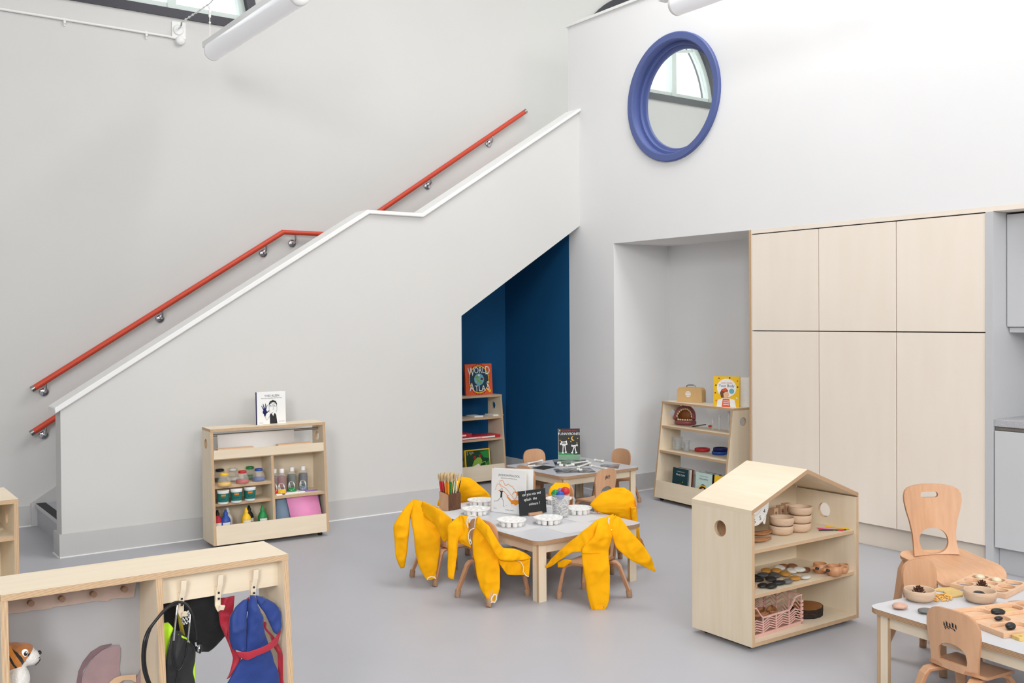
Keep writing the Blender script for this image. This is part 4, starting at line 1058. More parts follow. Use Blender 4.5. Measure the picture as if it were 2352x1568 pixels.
# ================================================================ ART SHELF CONTENT
clear('pot_plastic', (228, 226, 220), .22, .2)
def put(mat4, name, label, cat, p, rz=0, group=None): return thing(name, label, cat, mat4 @ Vector(p) if mat4 else p, rz, group)
AT = Matrix.Translation((2.173, 6.366, 0)) @ Matrix.Rotation(ART_RZ, 4, 'Z')
def zoomA(x, y): return 440 + x / 4.0206, 880 + y / 4.0206
POTS = [(302, 948, 'yellow', 'yellow', 'yellow-lidded squat paint pot at the left end of the art shelf'), (470, 922, 'red', 'red', 'red-lidded squat paint pot in the middle of the art shelf'), (620, 900, 'blue', 'blue', 'blue-lidded squat paint pot beside the divider of the art shelf'),
        (382, 897, 'c_label_white', 'c_label_white', 'pale squat paint pot between yellow and red pots, further back'), (540, 880, 'green', 'green', 'green-lidded squat paint pot behind the red and blue pots'), (262, 905, 'black', 'black', 'black-lidded squat paint pot half hidden behind the yellow one')]
for x, y, lid, paint, lb in POTS:
    p = at(*zoomA(x, y), 2, .412)
    t = thing('paint_pot', lb, 'paint pot', (p.x, p.y, .412), 0, 'squat paint pots on the art shelf')
    m = MB(); m.lathe([(.039, 0), (.0425, .003), (.043, .02), (.0405, .036), (.034, .054), (.027, .066), (.025, .072)], 24); m.build('pot_body', 'pot_plastic', t)
    m = MB(); m.lathe([(.038, .003), (.0412, .005), (.0415, .024), (0, .0245)], 20); m.build('paint', paint, t)
    m = MB(); m.lathe([(.0245, .068), (.027, .070), (.027, .081), (.024, .084), (.016, .084), (.014, .070)], 24); m.build('lid', lid, t)
for i, (x, y, lb) in enumerate(((298, 1112, 'small white tub with teal label, left end of its shelf'), (420, 1098, 'small white tub with teal label, middle one of three'), (545, 1080, 'small white tub with teal label, nearest the divider'))):
    p = at(*zoomA(x, y), 2, .293)
    t = thing('glue_tub', lb, 'tub', (p.x, p.y + .012, .293), 0, 'tubs on the art shelf')
    m = MB(); m.lathe([(.033, 0), (.034, .002), (.0385, .082)], 24); m.build('tub_body', 'white_plastic', t)
    m = MB(); m.lathe([(.0355, .014), (.0385, .070)], 24, 0, caps=False)
    for k in range(5):
        a = rot(-125) + .16 * k
        m.add([(.0388 * math.cos(a + da), .0388 * math.sin(a + da), z) for da, z in ((-.06, .052), (.06, .054), (.06, .066), (-.06, .064))], [(0, 1, 2, 3)], 1)
        m.add([(.0378 * math.cos(a + da), .0378 * math.sin(a + da), z) for da, z in ((-.04, .030), (.05, .032), (.04, .038), (-.05, .036))], [(0, 1, 2, 3)], 2)
    m.build('label_band', ['c_tub_teal', 'orange', 'black'], t)
    m = MB(); m.lathe([(.0395, .080), (.0400, .088), (.038, .0895), (0, .0895)], 24); m.build('lid', 'white_plastic', t)
BOT = [(.052, .10, 'crimson', 'red paint bottle at the left end of the bottom shelf'), (.103, .085, 'blue', 'blue paint bottle on the bottom shelf of the art unit'), (.135, .15, 'white_plastic', 'white paint bottle behind the blue one'), (.238, .075, 'yellow', 'yellow paint bottle on the bottom shelf of the art unit'),
       (.278, .14, 'black', 'black paint bottle behind the yellow one'), (.352, .08, 'green', 'green paint bottle next to the divider on the bottom shelf')]
for x, y, c_, lb in BOT:
    c_ = 'c_crimson' if c_ == 'crimson' else c_
    t = thing('paint_bottle', lb, 'bottle', AT @ Vector((x, y, .048)), ART_RZ, 'paint bottles on the bottom shelf')
    m = MB(); m.lathe([(.030, 0), (.032, .004), (.032, .115), (.030, .132), (.020, .150), (.013, .158), (.013, .166)], 22); m.build('bottle_body', c_, t)
    m = MB(); m.lathe([(.0145, .162), (.0145, .176), (.010, .180), (.007, .196), (0, .197)], 16); m.build('cap', c_ if c_ not in ('c_crimson',) else 'black', t)
    m = MB()
    m.add([(.0326 * math.cos(a), .0326 * math.sin(a), z) for z in (.03, .115) for a in [rot(-140) + rot(100) * k / 8 for k in range(9)]], [(k, k + 1, k + 10, k + 9) for k in range(8)], 0, True)
    for k, (ch, mm) in enumerate((('a', 1), ('b', 2), ('c', 3))):
        a = rot(-108) + .30 * k
        cs = circle(0, 0, .006, 14)
        m.add([(.0331 * math.cos(a + px / .0326), .0331 * math.sin(a + px / .0326), .088 + pz) for px, pz in cs] + [(.0331 * math.cos(a + .45 * px / .0326), .0331 * math.sin(a + .45 * px / .0326), .088 + .45 * pz) for px, pz in cs], [(i, (i + 1) % 14, 14 + (i + 1) % 14, 14 + i) for i in range(14)], mm)
    m.build('sticker', ['c_label_white', 'red', 'ink', 'blue'], t)
for x, y, liq, band, word, lb in ((775, 1030, 'c_wine', 'red', 'Red', 'dark red dye bottle half hidden by the divider, right compartment'), (845, 1028, 'c_maroon', 'yellow', 'Brown', 'plum-coloured dye bottle with yellow label band'), (938, 1010, 'c_deep_green', 'green', 'Green', 'dark green dye bottle with green label band'), (1042, 998, 'c_deep_blue', 'c_slate', 'Blue', 'dark blue dye bottle, rightmost of four')):
    p = at(*zoomA(x, y), 2, .306)
    t = thing('dye_bottle', lb, 'bottle', (p.x, p.y + .02, .306), 0, 'dye bottles on the art shelf')
    m = MB(); m.lathe([(.029, 0), (.031, .004), (.031, .116), (.026, .126), (0, .1265)], 22, caps=True); m.build('dye', liq, t)
    m = MB(); m.lathe([(.0315, 0.002), (.0318, .118), (.029, .130), (.018, .142), (.014, .148), (.014, .156)], 22, caps=False); m.build('bottle_body', 'pot_plastic', t)
    m = MB(); m.lathe([(.0165, .148), (.0165, .172), (.014, .176), (0, .177)], 18); m.build('cap', 'white_plastic', t)
    R_ = .0322; a0 = rot(-120)
    m = MB()
    m.add([(R_ * math.cos(a), R_ * math.sin(a), z) for z in (.012, .040) for a in [a0 - rot(65) + rot(130) * k / 10 for k in range(11)]], [(k, k + 1, k + 12, k + 11) for k in range(10)], 1, True)
    cs = circle(0, .050, .025, 20, .032)
    m.add([((R_ + .0004) * math.cos(a0 + px / R_), (R_ + .0004) * math.sin(a0 + px / R_), pz) for px, pz in cs], [tuple(range(20))], 0)
    tv, tf = text_polys(word, .016); wv = max(v.x for v in tv)
    m.add([((R_ + .0008) * math.cos(a0 + (v.x - wv / 2) / R_), (R_ + .0008) * math.sin(a0 + (v.x - wv / 2) / R_), .044 + v.y) for v in tv], tf, 2)
    m.build('sticker', ['c_label_white', band, 'ink'], t)
def leaning_sheet(label, x0, x1, top, c_, dy, name='sugar_paper', grp='coloured papers on the art shelf', skew=0.0, bot=.06):
    t_ = []
    for k in range(9):
        f_ = k / 8.0; z = bot + (top - bot) * f_; y = .022 + .055 * f_ ** 1.5 + dy
        t_.append((y, z))
    m = MB()
    vs = []; n = len(t_)
    for (y, z) in t_:
        for x in (x0, x1): vs.append(AT @ Vector((x + skew * (z - bot), y, z)))
    fs = [(2 * i, 2 * i + 1, 2 * i + 3, 2 * i + 2) for i in range(n - 1)]
    m.add(vs, fs, 0, True)
    tag(m.build(name, c_, solid=0.003), label, 'paper', grp)
leaning_sheet('stack of slate-blue paper leaning against the kick board of the art shelf', .437, .575, .292, 'c_slate', .010, skew=-.02)
leaning_sheet('stack of pink paper leaning beside the slate-blue paper', .545, .770, .302, 'c_pinkish', .0, skew=-.13)
leaning_sheet('purple paper showing behind the pink paper', .62, .765, .315, 'c_purple', .018, skew=-.05)
m = MB(); m.box(-.11, .10, -.05, .06, 0, .008); o = m.build('white_paper_pad', 'paper'); place(o, AT @ Vector((.55, .115, .3065)), ART_RZ + rot(4)); tag(o, 'white paper pad lying behind the slate-blue paper', 'paper')
# big sheet on the roll under the top board
m = MB()
vs = []; n = 10
for k in range(n + 1):
    f_ = k / n; z = .738 - .135 * f_; y = .148 - .035 * f_ ** 1.7
    for x in (.072, .604): vs.append(AT @ Vector((x, y, z)))
m.add(vs, [(2 * i, 2 * i + 2, 2 * i + 3, 2 * i + 1) for i in range(n)], 0, True)
tag(m.build('paper_sheet', 'paper', solid=0.002), 'wide white paper sheet hanging from the roll under the art shelf top', 'paper')
for x0_, x1_, lb in ((.05, .29, 'thin wooden strip lying left behind the front rail of the art shelf'), (.46, .70, 'thin wooden strip lying right behind the front rail of the art shelf')):
    m = MB(); m.box(0, x1_ - x0_, 0, .05, 0, .052); o = m.build('wooden_strip', 'beech_pale'); place(o, AT @ Vector((x0_, .058, .6005)), ART_RZ); tag(o, lb, 'wooden strip')

# ================================================================ NOOK SHELF CONTENT
for u0, u1, v, lb in ((1050, 1080, 953, 'stack of white sheets cut off by the stair wall edge, nook shelf'), (1101, 1137, 951, 'stack of white sheets at the right on the upper nook shelf')):
    a, b = at(u0, v, 2, .6005), at(u1, v, 2, .6005)
    m = MB(); m.box(0, b.x - a.x, 0, .14, 0, .012); o = m.build('paper_stack', 'paper', bevel=.001); place(o, (a.x, 7.53, .6005)); tag(o, lb, 'paper', 'white sheets on the nook shelf')
for x0_, x1_, y0_, y1_, z0_, h_, c_, lb, word in ((4.62, 4.93, 7.49, 7.64, .4355, .028, 'c_crimson', 'long red game box lying on two other red boxes in the nook shelf', 'FAMILY GAMES   1 2 3'), (4.80, 5.235, 7.475, 7.64, .4075, .0275, 'red', 'wide red box lying at the right of the nook shelf', 'wooden puzzle'), (4.60, 4.71, 7.47, 7.62, .4075, .0275, 'c_maroon', 'dark red box cut by the stair wall edge, nook shelf', 'play')):
    t = thing('game_box', lb, 'box', (x0_, y0_, z0_), 0, 'red boxes in the nook shelf')
    m = MB(); m.box(0, x1_ - x0_, 0, y1_ - y0_, 0, h_, 0); m.T = UPR; m.poly([(.02, .007), (x1_ - x0_ - .06, .007), (x1_ - x0_ - .06, h_ - .007), (.02, h_ - .007)], E_, 1); m.text(word, .011, (x1_ - x0_) / 2 - .02, .009, E_ * 2, 2)
    m.build('box_body', [c_, 'c_label_white', 'ink'], t)

# ================================================================ NICHE SHELF CONTENT
NM = Matrix.Translation(NI) @ Matrix.Rotation(NI_RZ, 4, 'Z')
def zoomN(x, y): return 1490 + x / 4.9, 850 + y / 4.9
pmat('case_tan', (214, 176, 122), 0.65, 0.03, 15)
a = at(1555, 922, 2, .8115)
t = thing('toy_suitcase', 'small tan card suitcase with a white cross badge on the niche shelf', 'suitcase', (a.x, a.y, .8115), rot(-72))
m = MB(); m.prism([(0, 0), (.222, 0)] + [(.222 - .035 + .035 * math.cos(x_), .120 - .035 + .035 * math.sin(x_)) for x_ in [pi / 2 * k / 6 for k in range(7)]] + [(.035 + .035 * math.cos(x_), .120 - .035 + .035 * math.sin(x_)) for x_ in [pi / 2 + pi / 2 * k / 6 for k in range(7)]], 'y', 0, .075); m.build('case_body', 'case_tan', t, bevel=.004)
m = MB(); m.T = Matrix.Translation((.10, -.0006, .066)) @ UPR
m.poly(circle(0, 0, .024, 26), 0, 0)
for k in range(4):
    a_ = pi / 2 * k; c_, s_ = math.cos(a_), math.sin(a_)
    m.poly([(c_ * x_ - s_ * y_, s_ * x_ + c_ * y_) for x_, y_ in ((.005, .005), (.017, .005), (.012, .013), (.005, .017))], .0006, 1)
m.build('badge', ['white', 'case_tan'], t)
m = MB(); m.tube([(.07, .035, .118), (.072, .035, .132), (.09, .035, .138), (.13, .035, .138), (.148, .035, .132), (.15, .035, .118)], .0055, 8); m.build('handle', 'steel', t)
# teeth model
pmat('gum_pink', (150, 82, 86), 0.35, 0.06, 20); pmat('throat', (150, 84, 34), 0.5, 0.1, 14); pmat('tooth', (238, 224, 178), 0.3, 0.03, 20)
a = at(1570, 975, 2, .6135)
t = thing('teeth_model', 'large open jaw model with pink gums and cream teeth on the niche shelf', 'dental model', (a.x + .03, a.y, .6135), rot(-62))
m = MB()
arch = lambda s_, r, z: [(r * math.cos(x_), -.02 + .9 * r * math.sin(x_) * .6, z) for x_ in s_]
lower = [(.072 * math.cos(x_), -.010 + .055 * -math.sin(x_) , .020) for x_ in [pi * k / 14 for k in range(15)]]
m.sweep(lower, [(a_ * 1.0, b_) for a_, b_ in circle(0, 0, .020, 14, .020)], 0, up=(0, 0, 1))
m.box(-.075, .075, -.03, .035, .0, .028)
m.build('lower_gum', 'gum_pink', t, bevel=.006)
m = MB()
m.sweep([(.078 * math.cos(x_), -.045 + .06 * (math.sin(x_)) * .6 - .0, .060 + .088 * math.sin(x_)) for x_ in [rot(-8) + rot(196) * k / 20 for k in range(21)]], circle(0, 0, .016, 12, .022), 0, up=(0, -1, 0)); m.build('upper_gum', 'gum_pink', t)
m = MB(); m.ball((0, .02, .072), .072, .045, .078, m=0); m.build('throat', 'throat', t)
m = MB()
for k in range(11):
    x_ = rot(10) + rot(160) * k / 10; m.ball((.064 * math.cos(x_), -.056 + .034 * math.sin(x_), .060 + .072 * math.sin(x_)), .0085, .008, .0105, 10, 8)
for k in range(10):
    x_ = pi * (.06 + .88 * k / 9); m.ball((.066 * math.cos(x_), -.012 - .052 * math.sin(x_), .042), .0085, .008, .010, 10, 8)
m.build('teeth', 'tooth', t)
# tweezers, tongue piece, tubes
a = at(1591, 980, 2, .6135); b = at(1628, 976, 2, .6135)
m = MB(); m.bar([(0, 0, .004), (.10, 0, .006), (.16, 0, .008)], [.006, .012, .008], .006); m.bar([(0, .006, .004), (.10, .014, .006), (.16, .004, .008)], [.005, .008, .008], .005); o = m.build('tweezers', 'black'); place(o, (a.x, a.y, .613), math.atan2(b.y - a.y, b.x - a.x)); tag(o, 'black tweezers lying on the niche shelf beside the jaw model', 'tweezers')
a = at(1632, 981, 2, .6135); m = MB(); m.ball((0, 0, .010), .024, .016, .010, jit=.3, seed=3); o = m.build('plastic_toy_piece', 'c_coral'); place(o, (a.x, a.y, .6132)); tag(o, 'small orange-pink plastic piece lying by the tweezers', 'toy')
clear('clear_plastic', (236, 242, 244), .30, .10)
for u, v, h_, r_, cap_, lb in ((1637, 985, .085, .009, 'black', 'short clear test tube, leftmost of three'), (1652, 987, .115, .012, 'c_sky', 'middle clear test tube of three'), (1674, 990, .165, .011, 'black', 'tallest clear test tube, beside the right panel')):
    p = at(u, v, 2, .6135)
    t = thing('test_tube', lb, 'test tube', (p.x, p.y, .6133), 0, 'test tubes on the niche shelf')
    m = MB(); m.lathe([(r_ * 1.5, 0), (r_ * 1.5, .004), (r_, .006), (r_, h_)], 16, caps=True); m.build('tube_body', 'clear_plastic', t)
    m = MB(); m.tube([(r_ * .2, -r_ * .5, h_ * .86), (r_ * .2, -r_ * .5, h_ * .93)], .002, 6); m.build('mark', cap_, t)
for u, v, r_, h_, lb in ((1545, 1027, .052, .125, 'largest clear measuring cup, at the left of the niche shelf'), (1574, 1030, .044, .10, 'second largest clear measuring cup in its row'), (1598, 1033, .034, .085, 'third clear measuring cup behind the red ring'), (1620, 1031, .028, .070, 'smallest clear measuring cup behind the red ring')):
    p = NM.inverted() @ at(u, v, 2, .4125); p.y = min(p.y, .19); p.z = .4123; p = NM @ p
    t = thing('measuring_cup', lb, 'measuring cup', p, NI_RZ, 'measuring cups on the niche shelf')
    m = MB(); m.lathe([(r_ * .8, 0), (r_ * .82, .003), (r_, h_), (r_ * .96, h_), (r_ * .78, .005), (0, .005)], 22); m.build('cup_body', 'clear_plastic', t)
    m = MB(); m.bar([(r_ * .95, 0, h_ * .92), (r_ * 1.3, 0, h_ * .86), (r_ * 1.35, 0, h_ * .45), (r_ * 1.25, 0, h_ * .25)], .010, .005, up=(0, 1, 0)); m.build('handle', 'clear_plastic', t)
    m = MB()
    for k in range(5):
        z = h_ * (.25 + .14 * k); rr = r_ * (.82 + .18 * z / h_) + .0006
        m.add([(rr * math.cos(x_), rr * math.sin(x_), z + dz_) for dz_ in (0, .0018) for x_ in [rot(-80) + rot(22) * q / 4 for q in range(5)]], [(q, q + 1, q + 6, q + 5) for q in range(4)])
    m.build('scale_marks', 'ink', t)
for u, v, z, r_, c_, lb in ((1613, 1036, .4125, .062, 'red', 'red plastic ring lid on the niche shelf'), (1653, 1043, .4125, .062, 'blue', 'lower of two stacked blue ring lids on the niche shelf'), (1651, 1034.5, .4387, .058, 'c_navy', 'upper, darker blue ring lid on the niche shelf')):
    p = at(u, v, 2, z); q = at(1653, 1043, 2, .4125)
    t = thing('ring_lid', lb, 'lid', (p.x if c_ != 'c_navy' else q.x + .01, p.y if c_ != 'c_navy' else q.y, z), 0, 'ring lids on the niche shelf')
    m = MB(); m.lathe([(r_ * .9, 0), (r_, .003), (r_, .022), (r_ * .96, .026), (r_ * .80, .026), (r_ * .76, .006), (0, .005)], 30); m.build('ring', c_, t)

# ================================================================ HOUSE SHELF CONTENT
HM = Matrix.Translation(HO) @ Matrix.Rotation(HO_RZ, 4, 'Z')
def zoomH(x, y): return 1560 + x / 3.336, 1040 + y / 3.336
# clock disc leaning at the left
p = at(1733, 1158, 1, 3.14)
t = thing('clock_disc', 'white scalloped clock disc with black numerals leaning inside the house shelf', 'clock', (p.x, 3.14, .4525), 0)
m = MB(); cz = p.z - .4525
rim = []
for k in range(60):
    a = 2 * pi * k / 60; r_ = .104
    rim.append((r_ * math.cos(a), cz + r_ * math.sin(a)))
m.prism(rim, 'y', 0, .004, 0)
m.prism([(.060, cz - .092), (.085, cz - .066), (.078, cz - .098), (.070, cz - .104)], 'y', .0005, .0035, 0)
m.T = Matrix.Translation((0, -.0005, 0)) @ UPR
m.poly(circle(0, cz, .055, 40), 0, 2, holes=[circle(0, cz, .053, 40)[::-1]])
for h_ in range(1, 13):
    a = pi / 2 - 2 * pi * h_ / 12
    m.text(str(h_), .030, .080 * math.cos(a), cz + .080 * math.sin(a) - .010, .0003, 1)
for k in range(60):
    a = 2 * pi * k / 60; m.poly(circle(.099 * math.cos(a), cz + .099 * math.sin(a), .0012, 6), .0003, 1)
m.build('dial', ['white', 'ink', 'grey_panel'], t)
# number blocks
for x, y, h_, w_, d, lb in ((742, 545, .092, .030, '8', 'wooden number block marked 8, lowest of the row'), (790, 540, .102, .030, '9', 'wooden number block marked 9'), (836, 535, .112, .044, '10', 'wooden number block marked 10, tallest marked one')):
    p = HM.inverted() @ at(*zoomH(x - 8, y), 1, HO[1] + .245)
    t = thing('number_block', lb, 'number block', HM @ Vector((p.x - w_ / 2, .245, .4525)), HO_RZ, 'wooden number blocks')
    h_ = at(*zoomH(x, {'8': 420, '9': 402, '10': 384}[d]), 1, HO[1] + .245).z - .4525
    m = MB(); m.box(0, w_, 0, .03, 0, h_); m.T = Matrix.Translation((0, -.0005, 0)) @ UPR; m.text(d, .034, w_ / 2, h_ - .040, 0, 1, sx=.9)
    m.build('block', ['beech_pale', 'ink'], t)
for k, (x, h_) in enumerate(((.135, .150), (.215, .165))):
    m = MB(); m.box(0, .032, 0, .03, 0, h_); o = m.build('number_block', 'beech'); place(o, HM @ Vector((x, .285, .4525)), HO_RZ); tag(o, ('plain wooden block behind the number blocks, lower one', 'plain wooden block behind the number blocks, taller one')[k], 'number block', 'wooden number blocks')
# bowls
BP = [(.030, 0), (.045, .002), (.056, .012), (.0605, .028), (.0600, .044), (.0575, .046), (.055, .043), (.053, .028), (.046, .013), (.030, .008), (0, .007)]
def bowl(label, p, s_=1.0, group='pale wooden bowls'):
    m = MB(); m.lathe([(r_ * s_, z * s_) for r_, z in BP], 30); o = m.build('wooden_bowl', 'bowl_wood'); place(o, p); return tag(o, label, 'bowl', group)
for (x, y, n_, nm) in ((820, 628, 2, 'front'), (955, 606, 3, 'rear')):
    q = at(*zoomH(x, y), 2, .4525)
    for k in range(n_):
        lb = {('front', 0): 'lower bowl of the front stack of two on the house shelf', ('front', 1): 'upper bowl of the front stack of two on the house shelf', ('rear', 0): 'bottom bowl of the rear stack of three on the house shelf', ('rear', 1): 'middle bowl of the rear stack of three on the house shelf', ('rear', 2): 'topmost bowl of the rear stack of three on the house shelf'}[(nm, k)]
        bowl(lb, (q.x + .003 * k, q.y + .03 - .002 * k, .4525 + .0395 * k), 0.97)
# leaf-shaped dishes, sticks
wood('dish_brown', (186, 132, 88), (150, 100, 64), (60, 10, 20), .5, 3)
def leaf_dish(L, Wd, c_, name='leaf_dish'):
    m = MB(); n = 14; vs = []; fs = []
    for i in range(n + 1):
        f_ = i / n; w_ = Wd / 2 * (math.sin(pi * f_) ** .7) + .0015
        for j in range(7):
            g = -1 + 2 * j / 6; vs.append((L * (f_ - .5), w_ * g, .004 + .012 * (abs(g) ** 2) + .010 * (2 * f_ - 1) ** 2))
    for i in range(n):
        for j in range(6): fs.append((i * 7 + j, i * 7 + 7 + j, i * 7 + 8 + j, i * 7 + 1 + j))
    m.add(vs, fs, 0, True); return m.build(name, c_, solid=.004)
for x, y, rz_, lb, L in ((600, 685, -30, 'brown leaf-shaped wooden dish at the front left of the house shelf', .13), (625, 635, -20, 'brown leaf-shaped wooden dish behind the front one in the house shelf', .12)):
    q = at(*zoomH(x, y), 2, .4525); o = leaf_dish(L, .06, 'dish_brown'); place(o, (q.x, q.y, .4525), rot(rz_)); tag(o, lb, 'dish', 'leaf-shaped dishes')
for (xa, ya, xb, yb, c_, lb) in ((1055, 570, 1300, 600, 'c_pinkish', 'pink craft stick on the house shelf'), (1060, 578, 1322, 605, 'c_crimson', 'crimson craft stick on the house shelf'), (1120, 562, 1345, 580, 'yellow', 'yellow craft stick on the house shelf'), (1180, 590, 1345, 574, 'c_lime', 'olive craft stick crossing the yellow one on the house shelf'), (1070, 592, 1280, 588, 'black', 'dark craft stick on the house shelf')):
    a, b = HM.inverted() @ at(*zoomH(xa, ya), 2, .456), HM.inverted() @ at(*zoomH(xb, yb), 2, .456)
    a.y = min(max(a.y, .03), .33); b.y = min(max(b.y, .03), .33); b.x = min(b.x, HW - .03); a.z = b.z = .4545 + .003 * random.random()
    a, b = HM @ a, HM @ b
    m = MB(); m.tube([(0, 0, 0), b - a], .0028, 6); o = m.build('craft_stick', c_); place(o, a); tag(o, lb, 'stick', 'craft sticks on the house shelf')
# pebbles
for nm, c in dict(stone_black=(34, 34, 36), stone_grey=(112, 110, 106), stone_dark=(72, 72, 74), stone_ochre=(186, 132, 56), stone_white=(216, 212, 202), stone_brown=(138, 92, 64), stone_pink=(214, 170, 148), stone_cream=(236, 222, 190)).items():
    pmat(nm, c, .42, .1, 40)
def stone(label, p, rx, ry, rz_, c_, ang=0, tilt=0, group='pebbles', seed=0):
    m = MB(); m.ball((0, 0, rz_), rx, ry, rz_, 18, 12, jit=.10, jf=1.2, seed=seed + 1.3); o = m.build('pebble', c_); place(o, p, rot(ang), rot(tilt)); return tag(o, label, 'stone', group)
PEB = [(600, 985, 'black', 0), (640, 1030, 'black', 0), (708, 1035, 'black', 0), (765, 1012, 'black', 0), (575, 965, 'black', 0), (648, 968, 'dark', .012), (728, 972, 'dark', .014), (830, 1000, 'grey', 0), (665, 932, 'ochre', .008), (745, 935, 'ochre', .012), (812, 950, 'ochre', .006), (885, 975, 'ochre', 0), (765, 905, 'white', .006), (858, 930, 'white', .008), (918, 925, 'white', .012), (970, 965, 'white', 0), (795, 885, 'brown', 0), (868, 890, 'brown', .004), (968, 912, 'brown', 0), (700, 1000, 'black', .014)]
PL = ['black pebble at the far left of the pebble pile, half behind the house side', 'black pebble at the front left edge of the pebble pile', 'glossy black pebble nearest the front edge of the shelf', 'black pebble beside the grey front pebble', 'black pebble tucked against the left house wall', 'dark grey pebble lying on the black ones at left', 'dark grey pebble in the middle of the pile', 'mid grey pebble at the front of the pile', 'ochre pebble at the back left of the pile', 'large ochre pebble in the middle of the pile', 'ochre pebble between the dark grey and white ones', 'ochre pebble at the front, between grey and white', 'white pebble at the back of the pile', 'white pebble in the middle of the pile', 'white pebble leaning on the brown one', 'white pebble at the right front of the pile', 'brown pebble furthest back in the pile', 'brown pebble behind the white ones', 'reddish-brown pebble at the right end of the pile', 'black pebble on top of the two front black ones']
for i, ((x, y, c_, dz_), lb) in enumerate(zip(PEB, PL)):
    q = HM.inverted() @ at(*zoomH(x, y), 2, .2505); q.y = min(max(q.y, .045), .33); q.x = max(q.x, .055); q.z = .2503 + dz_
    stone(lb, HM @ q, .031 + .004 * random.random(), .023 + .004 * random.random(), .0095 + .002 * random.random(), 'stone_' + c_, random.uniform(-30, 30), random.uniform(-6, 6) + (10 if dz_ else 0), 'pebbles on the house shelf', i)
m = MB()
for k in range(5):
    a = 2 * pi * k / 5; m.tube([(0, 0, .006), (.03 * math.cos(a), .03 * math.sin(a), .004)], [.007, .003], 8)
q = at(*zoomH(578, 1030), 2, .2503); o = m.build('wooden_star', 'c_skin'); place(o, (q.x + .01, q.y, .2503)); tag(o, 'small orange-tan star at the front left of the pebble shelf', 'star')
# wooden cups
wood('cup_wood', (204, 150, 108), (176, 122, 84), (14, 14, 80), .45, 4)
for x, y, r_, hd, lb in ((1080, 915, .034, 190, 'wooden cup at the back left of the cup group'), (1190, 938, .036, 175, 'wooden cup with long pierced handle, at the front of the cup group'), (1255, 920, .023, None, 'small wooden cup at the right end, front'), (1272, 898, .024, None, 'small wooden cup at the right end, behind')):
    q = HM.inverted() @ at(*zoomH(x, y), 2, .2503); q.x = min(q.x, HW - .05); q.y = min(q.y, .33); q.z = .2503
    t = thing('wooden_cup', lb, 'cup', HM @ q, 0, 'wooden cups on the house shelf')
    H_ = r_ * 1.35
    m = MB(); m.lathe([(r_ * .7, 0), (r_ * .95, .006), (r_, H_ * .5), (r_ * .93, H_), (r_ * .83, H_), (r_ * .85, H_ * .4), (0, .008)], 24); m.build('cup_body', 'cup_wood', t)
    if hd:
        m = MB(); m.bar([(r_ * .8 * math.cos(rot(hd)), r_ * .8 * math.sin(rot(hd)), H_ * .72), (r_ * 2.3 * math.cos(rot(hd)), r_ * 2.3 * math.sin(rot(hd)), H_ * .80)], [.03, .022], .012, r=.004)
        c0_ = Vector((r_ * 1.9 * math.cos(rot(hd)), r_ * 1.9 * math.sin(rot(hd)), H_ * .78)); m.build('handle', 'cup_wood', t)
        m = MB(); m.lathe([(.006, 0), (.006, .0135), (0, .014)], 12, T=Matrix.Translation(c0_ + Vector((0, -.0125, 0))) @ Matrix.Rotation(pi / 2, 4, 'X')); m.build('handle_hole', 'stone_black', t)
# pink crate
pmat('crate_pink', (222, 176, 164), .5, .02, 20)
def lattice(m, x0, x1, z0, zt, y, n):
    """one crate wall in the XZ plane: frame plus chevron bars; zt(x) is the top line"""
    t_ = .006
    m.box(x0, x1, y, y + t_, z0, z0 + .014)
    N = 24
    pts = [(x0 + (x1 - x0) * k / N, zt(x0 + (x1 - x0) * k / N)) for k in range(N + 1)]
    m.prism([(a, b - .007) for a, b in pts] + [(a, b) for a, b in pts[::-1]], 'y', y - .001, y + t_ + .001)
    zm = z0 + .014
    for k in range(n + 1):
        x = x0 + (x1 - x0) * k / n; m.box(max(x0, x - .0025), min(x1, x + .0025), y, y + t_, zm, zt(x) - .003)
    pw = (x1 - x0) / n
    for k in range(n):
        xa = x0 + pw * k; sg = 1 if k % 2 else -1
        hh = min(zt(xa), zt(xa + pw)) - zm - .005
        nb = 3
        for row in range(nb * 2):
            za = zm + hh * row / (nb * 2); zb_ = za + hh / 4
            if zb_ > min(zt(xa), zt(xa + pw)): continue
            a, b = (xa, xa + pw / 2) if True else (0, 0)
            m.prism([(xa, za), (xa + pw / 2, zb_), (xa + pw / 2, zb_ + .0045), (xa, za + .0045)], 'y', y + .001, y + t_ - .001)
            m.prism([(xa + pw / 2, zb_), (xa + pw, za), (xa + pw, za + .0045), (xa + pw / 2, zb_ + .0045)], 'y', y + .001, y + t_ - .001)
CWd, CDp, CHt = .385, .22, .142
q = at(*zoomH(562, 1455), 2, .0405); q = HM.inverted() @ q
CM = HM @ Matrix.Translation((.030, .040, .0405)) @ Matrix.Rotation(rot(3), 4, 'Z')
t = thing('folding_crate', 'pale pink plastic lattice crate on the bottom shelf of the little house', 'crate', CM @ Vector((0, 0, 0)), HO_RZ + rot(3))
top = lambda x: CHt - .055 * max(0, min(1, (min(x, CWd - x) - .045) / .045))
flat = lambda x: CHt
m = MB(); lattice(m, 0, CWd, 0, top, 0, 4); m.build('front_panel', 'crate_pink', t)
m = MB(); lattice(m, 0, CWd, 0, top, CDp - .006, 4); m.build('back_panel', 'crate_pink', t)
for x in (0, CWd - .006):
    m = MB(); m.T = Matrix.Translation((x + .006, 0, 0)) @ Matrix.Rotation(pi / 2, 4, 'Z'); lattice(m, .0, CDp, 0, flat, 0, 3); m.build('end_panel', 'crate_pink', t)
m = MB(); m.box(.004, CWd - .004, .004, CDp - .004, .003, .007); m.build('base', 'crate_pink', t)
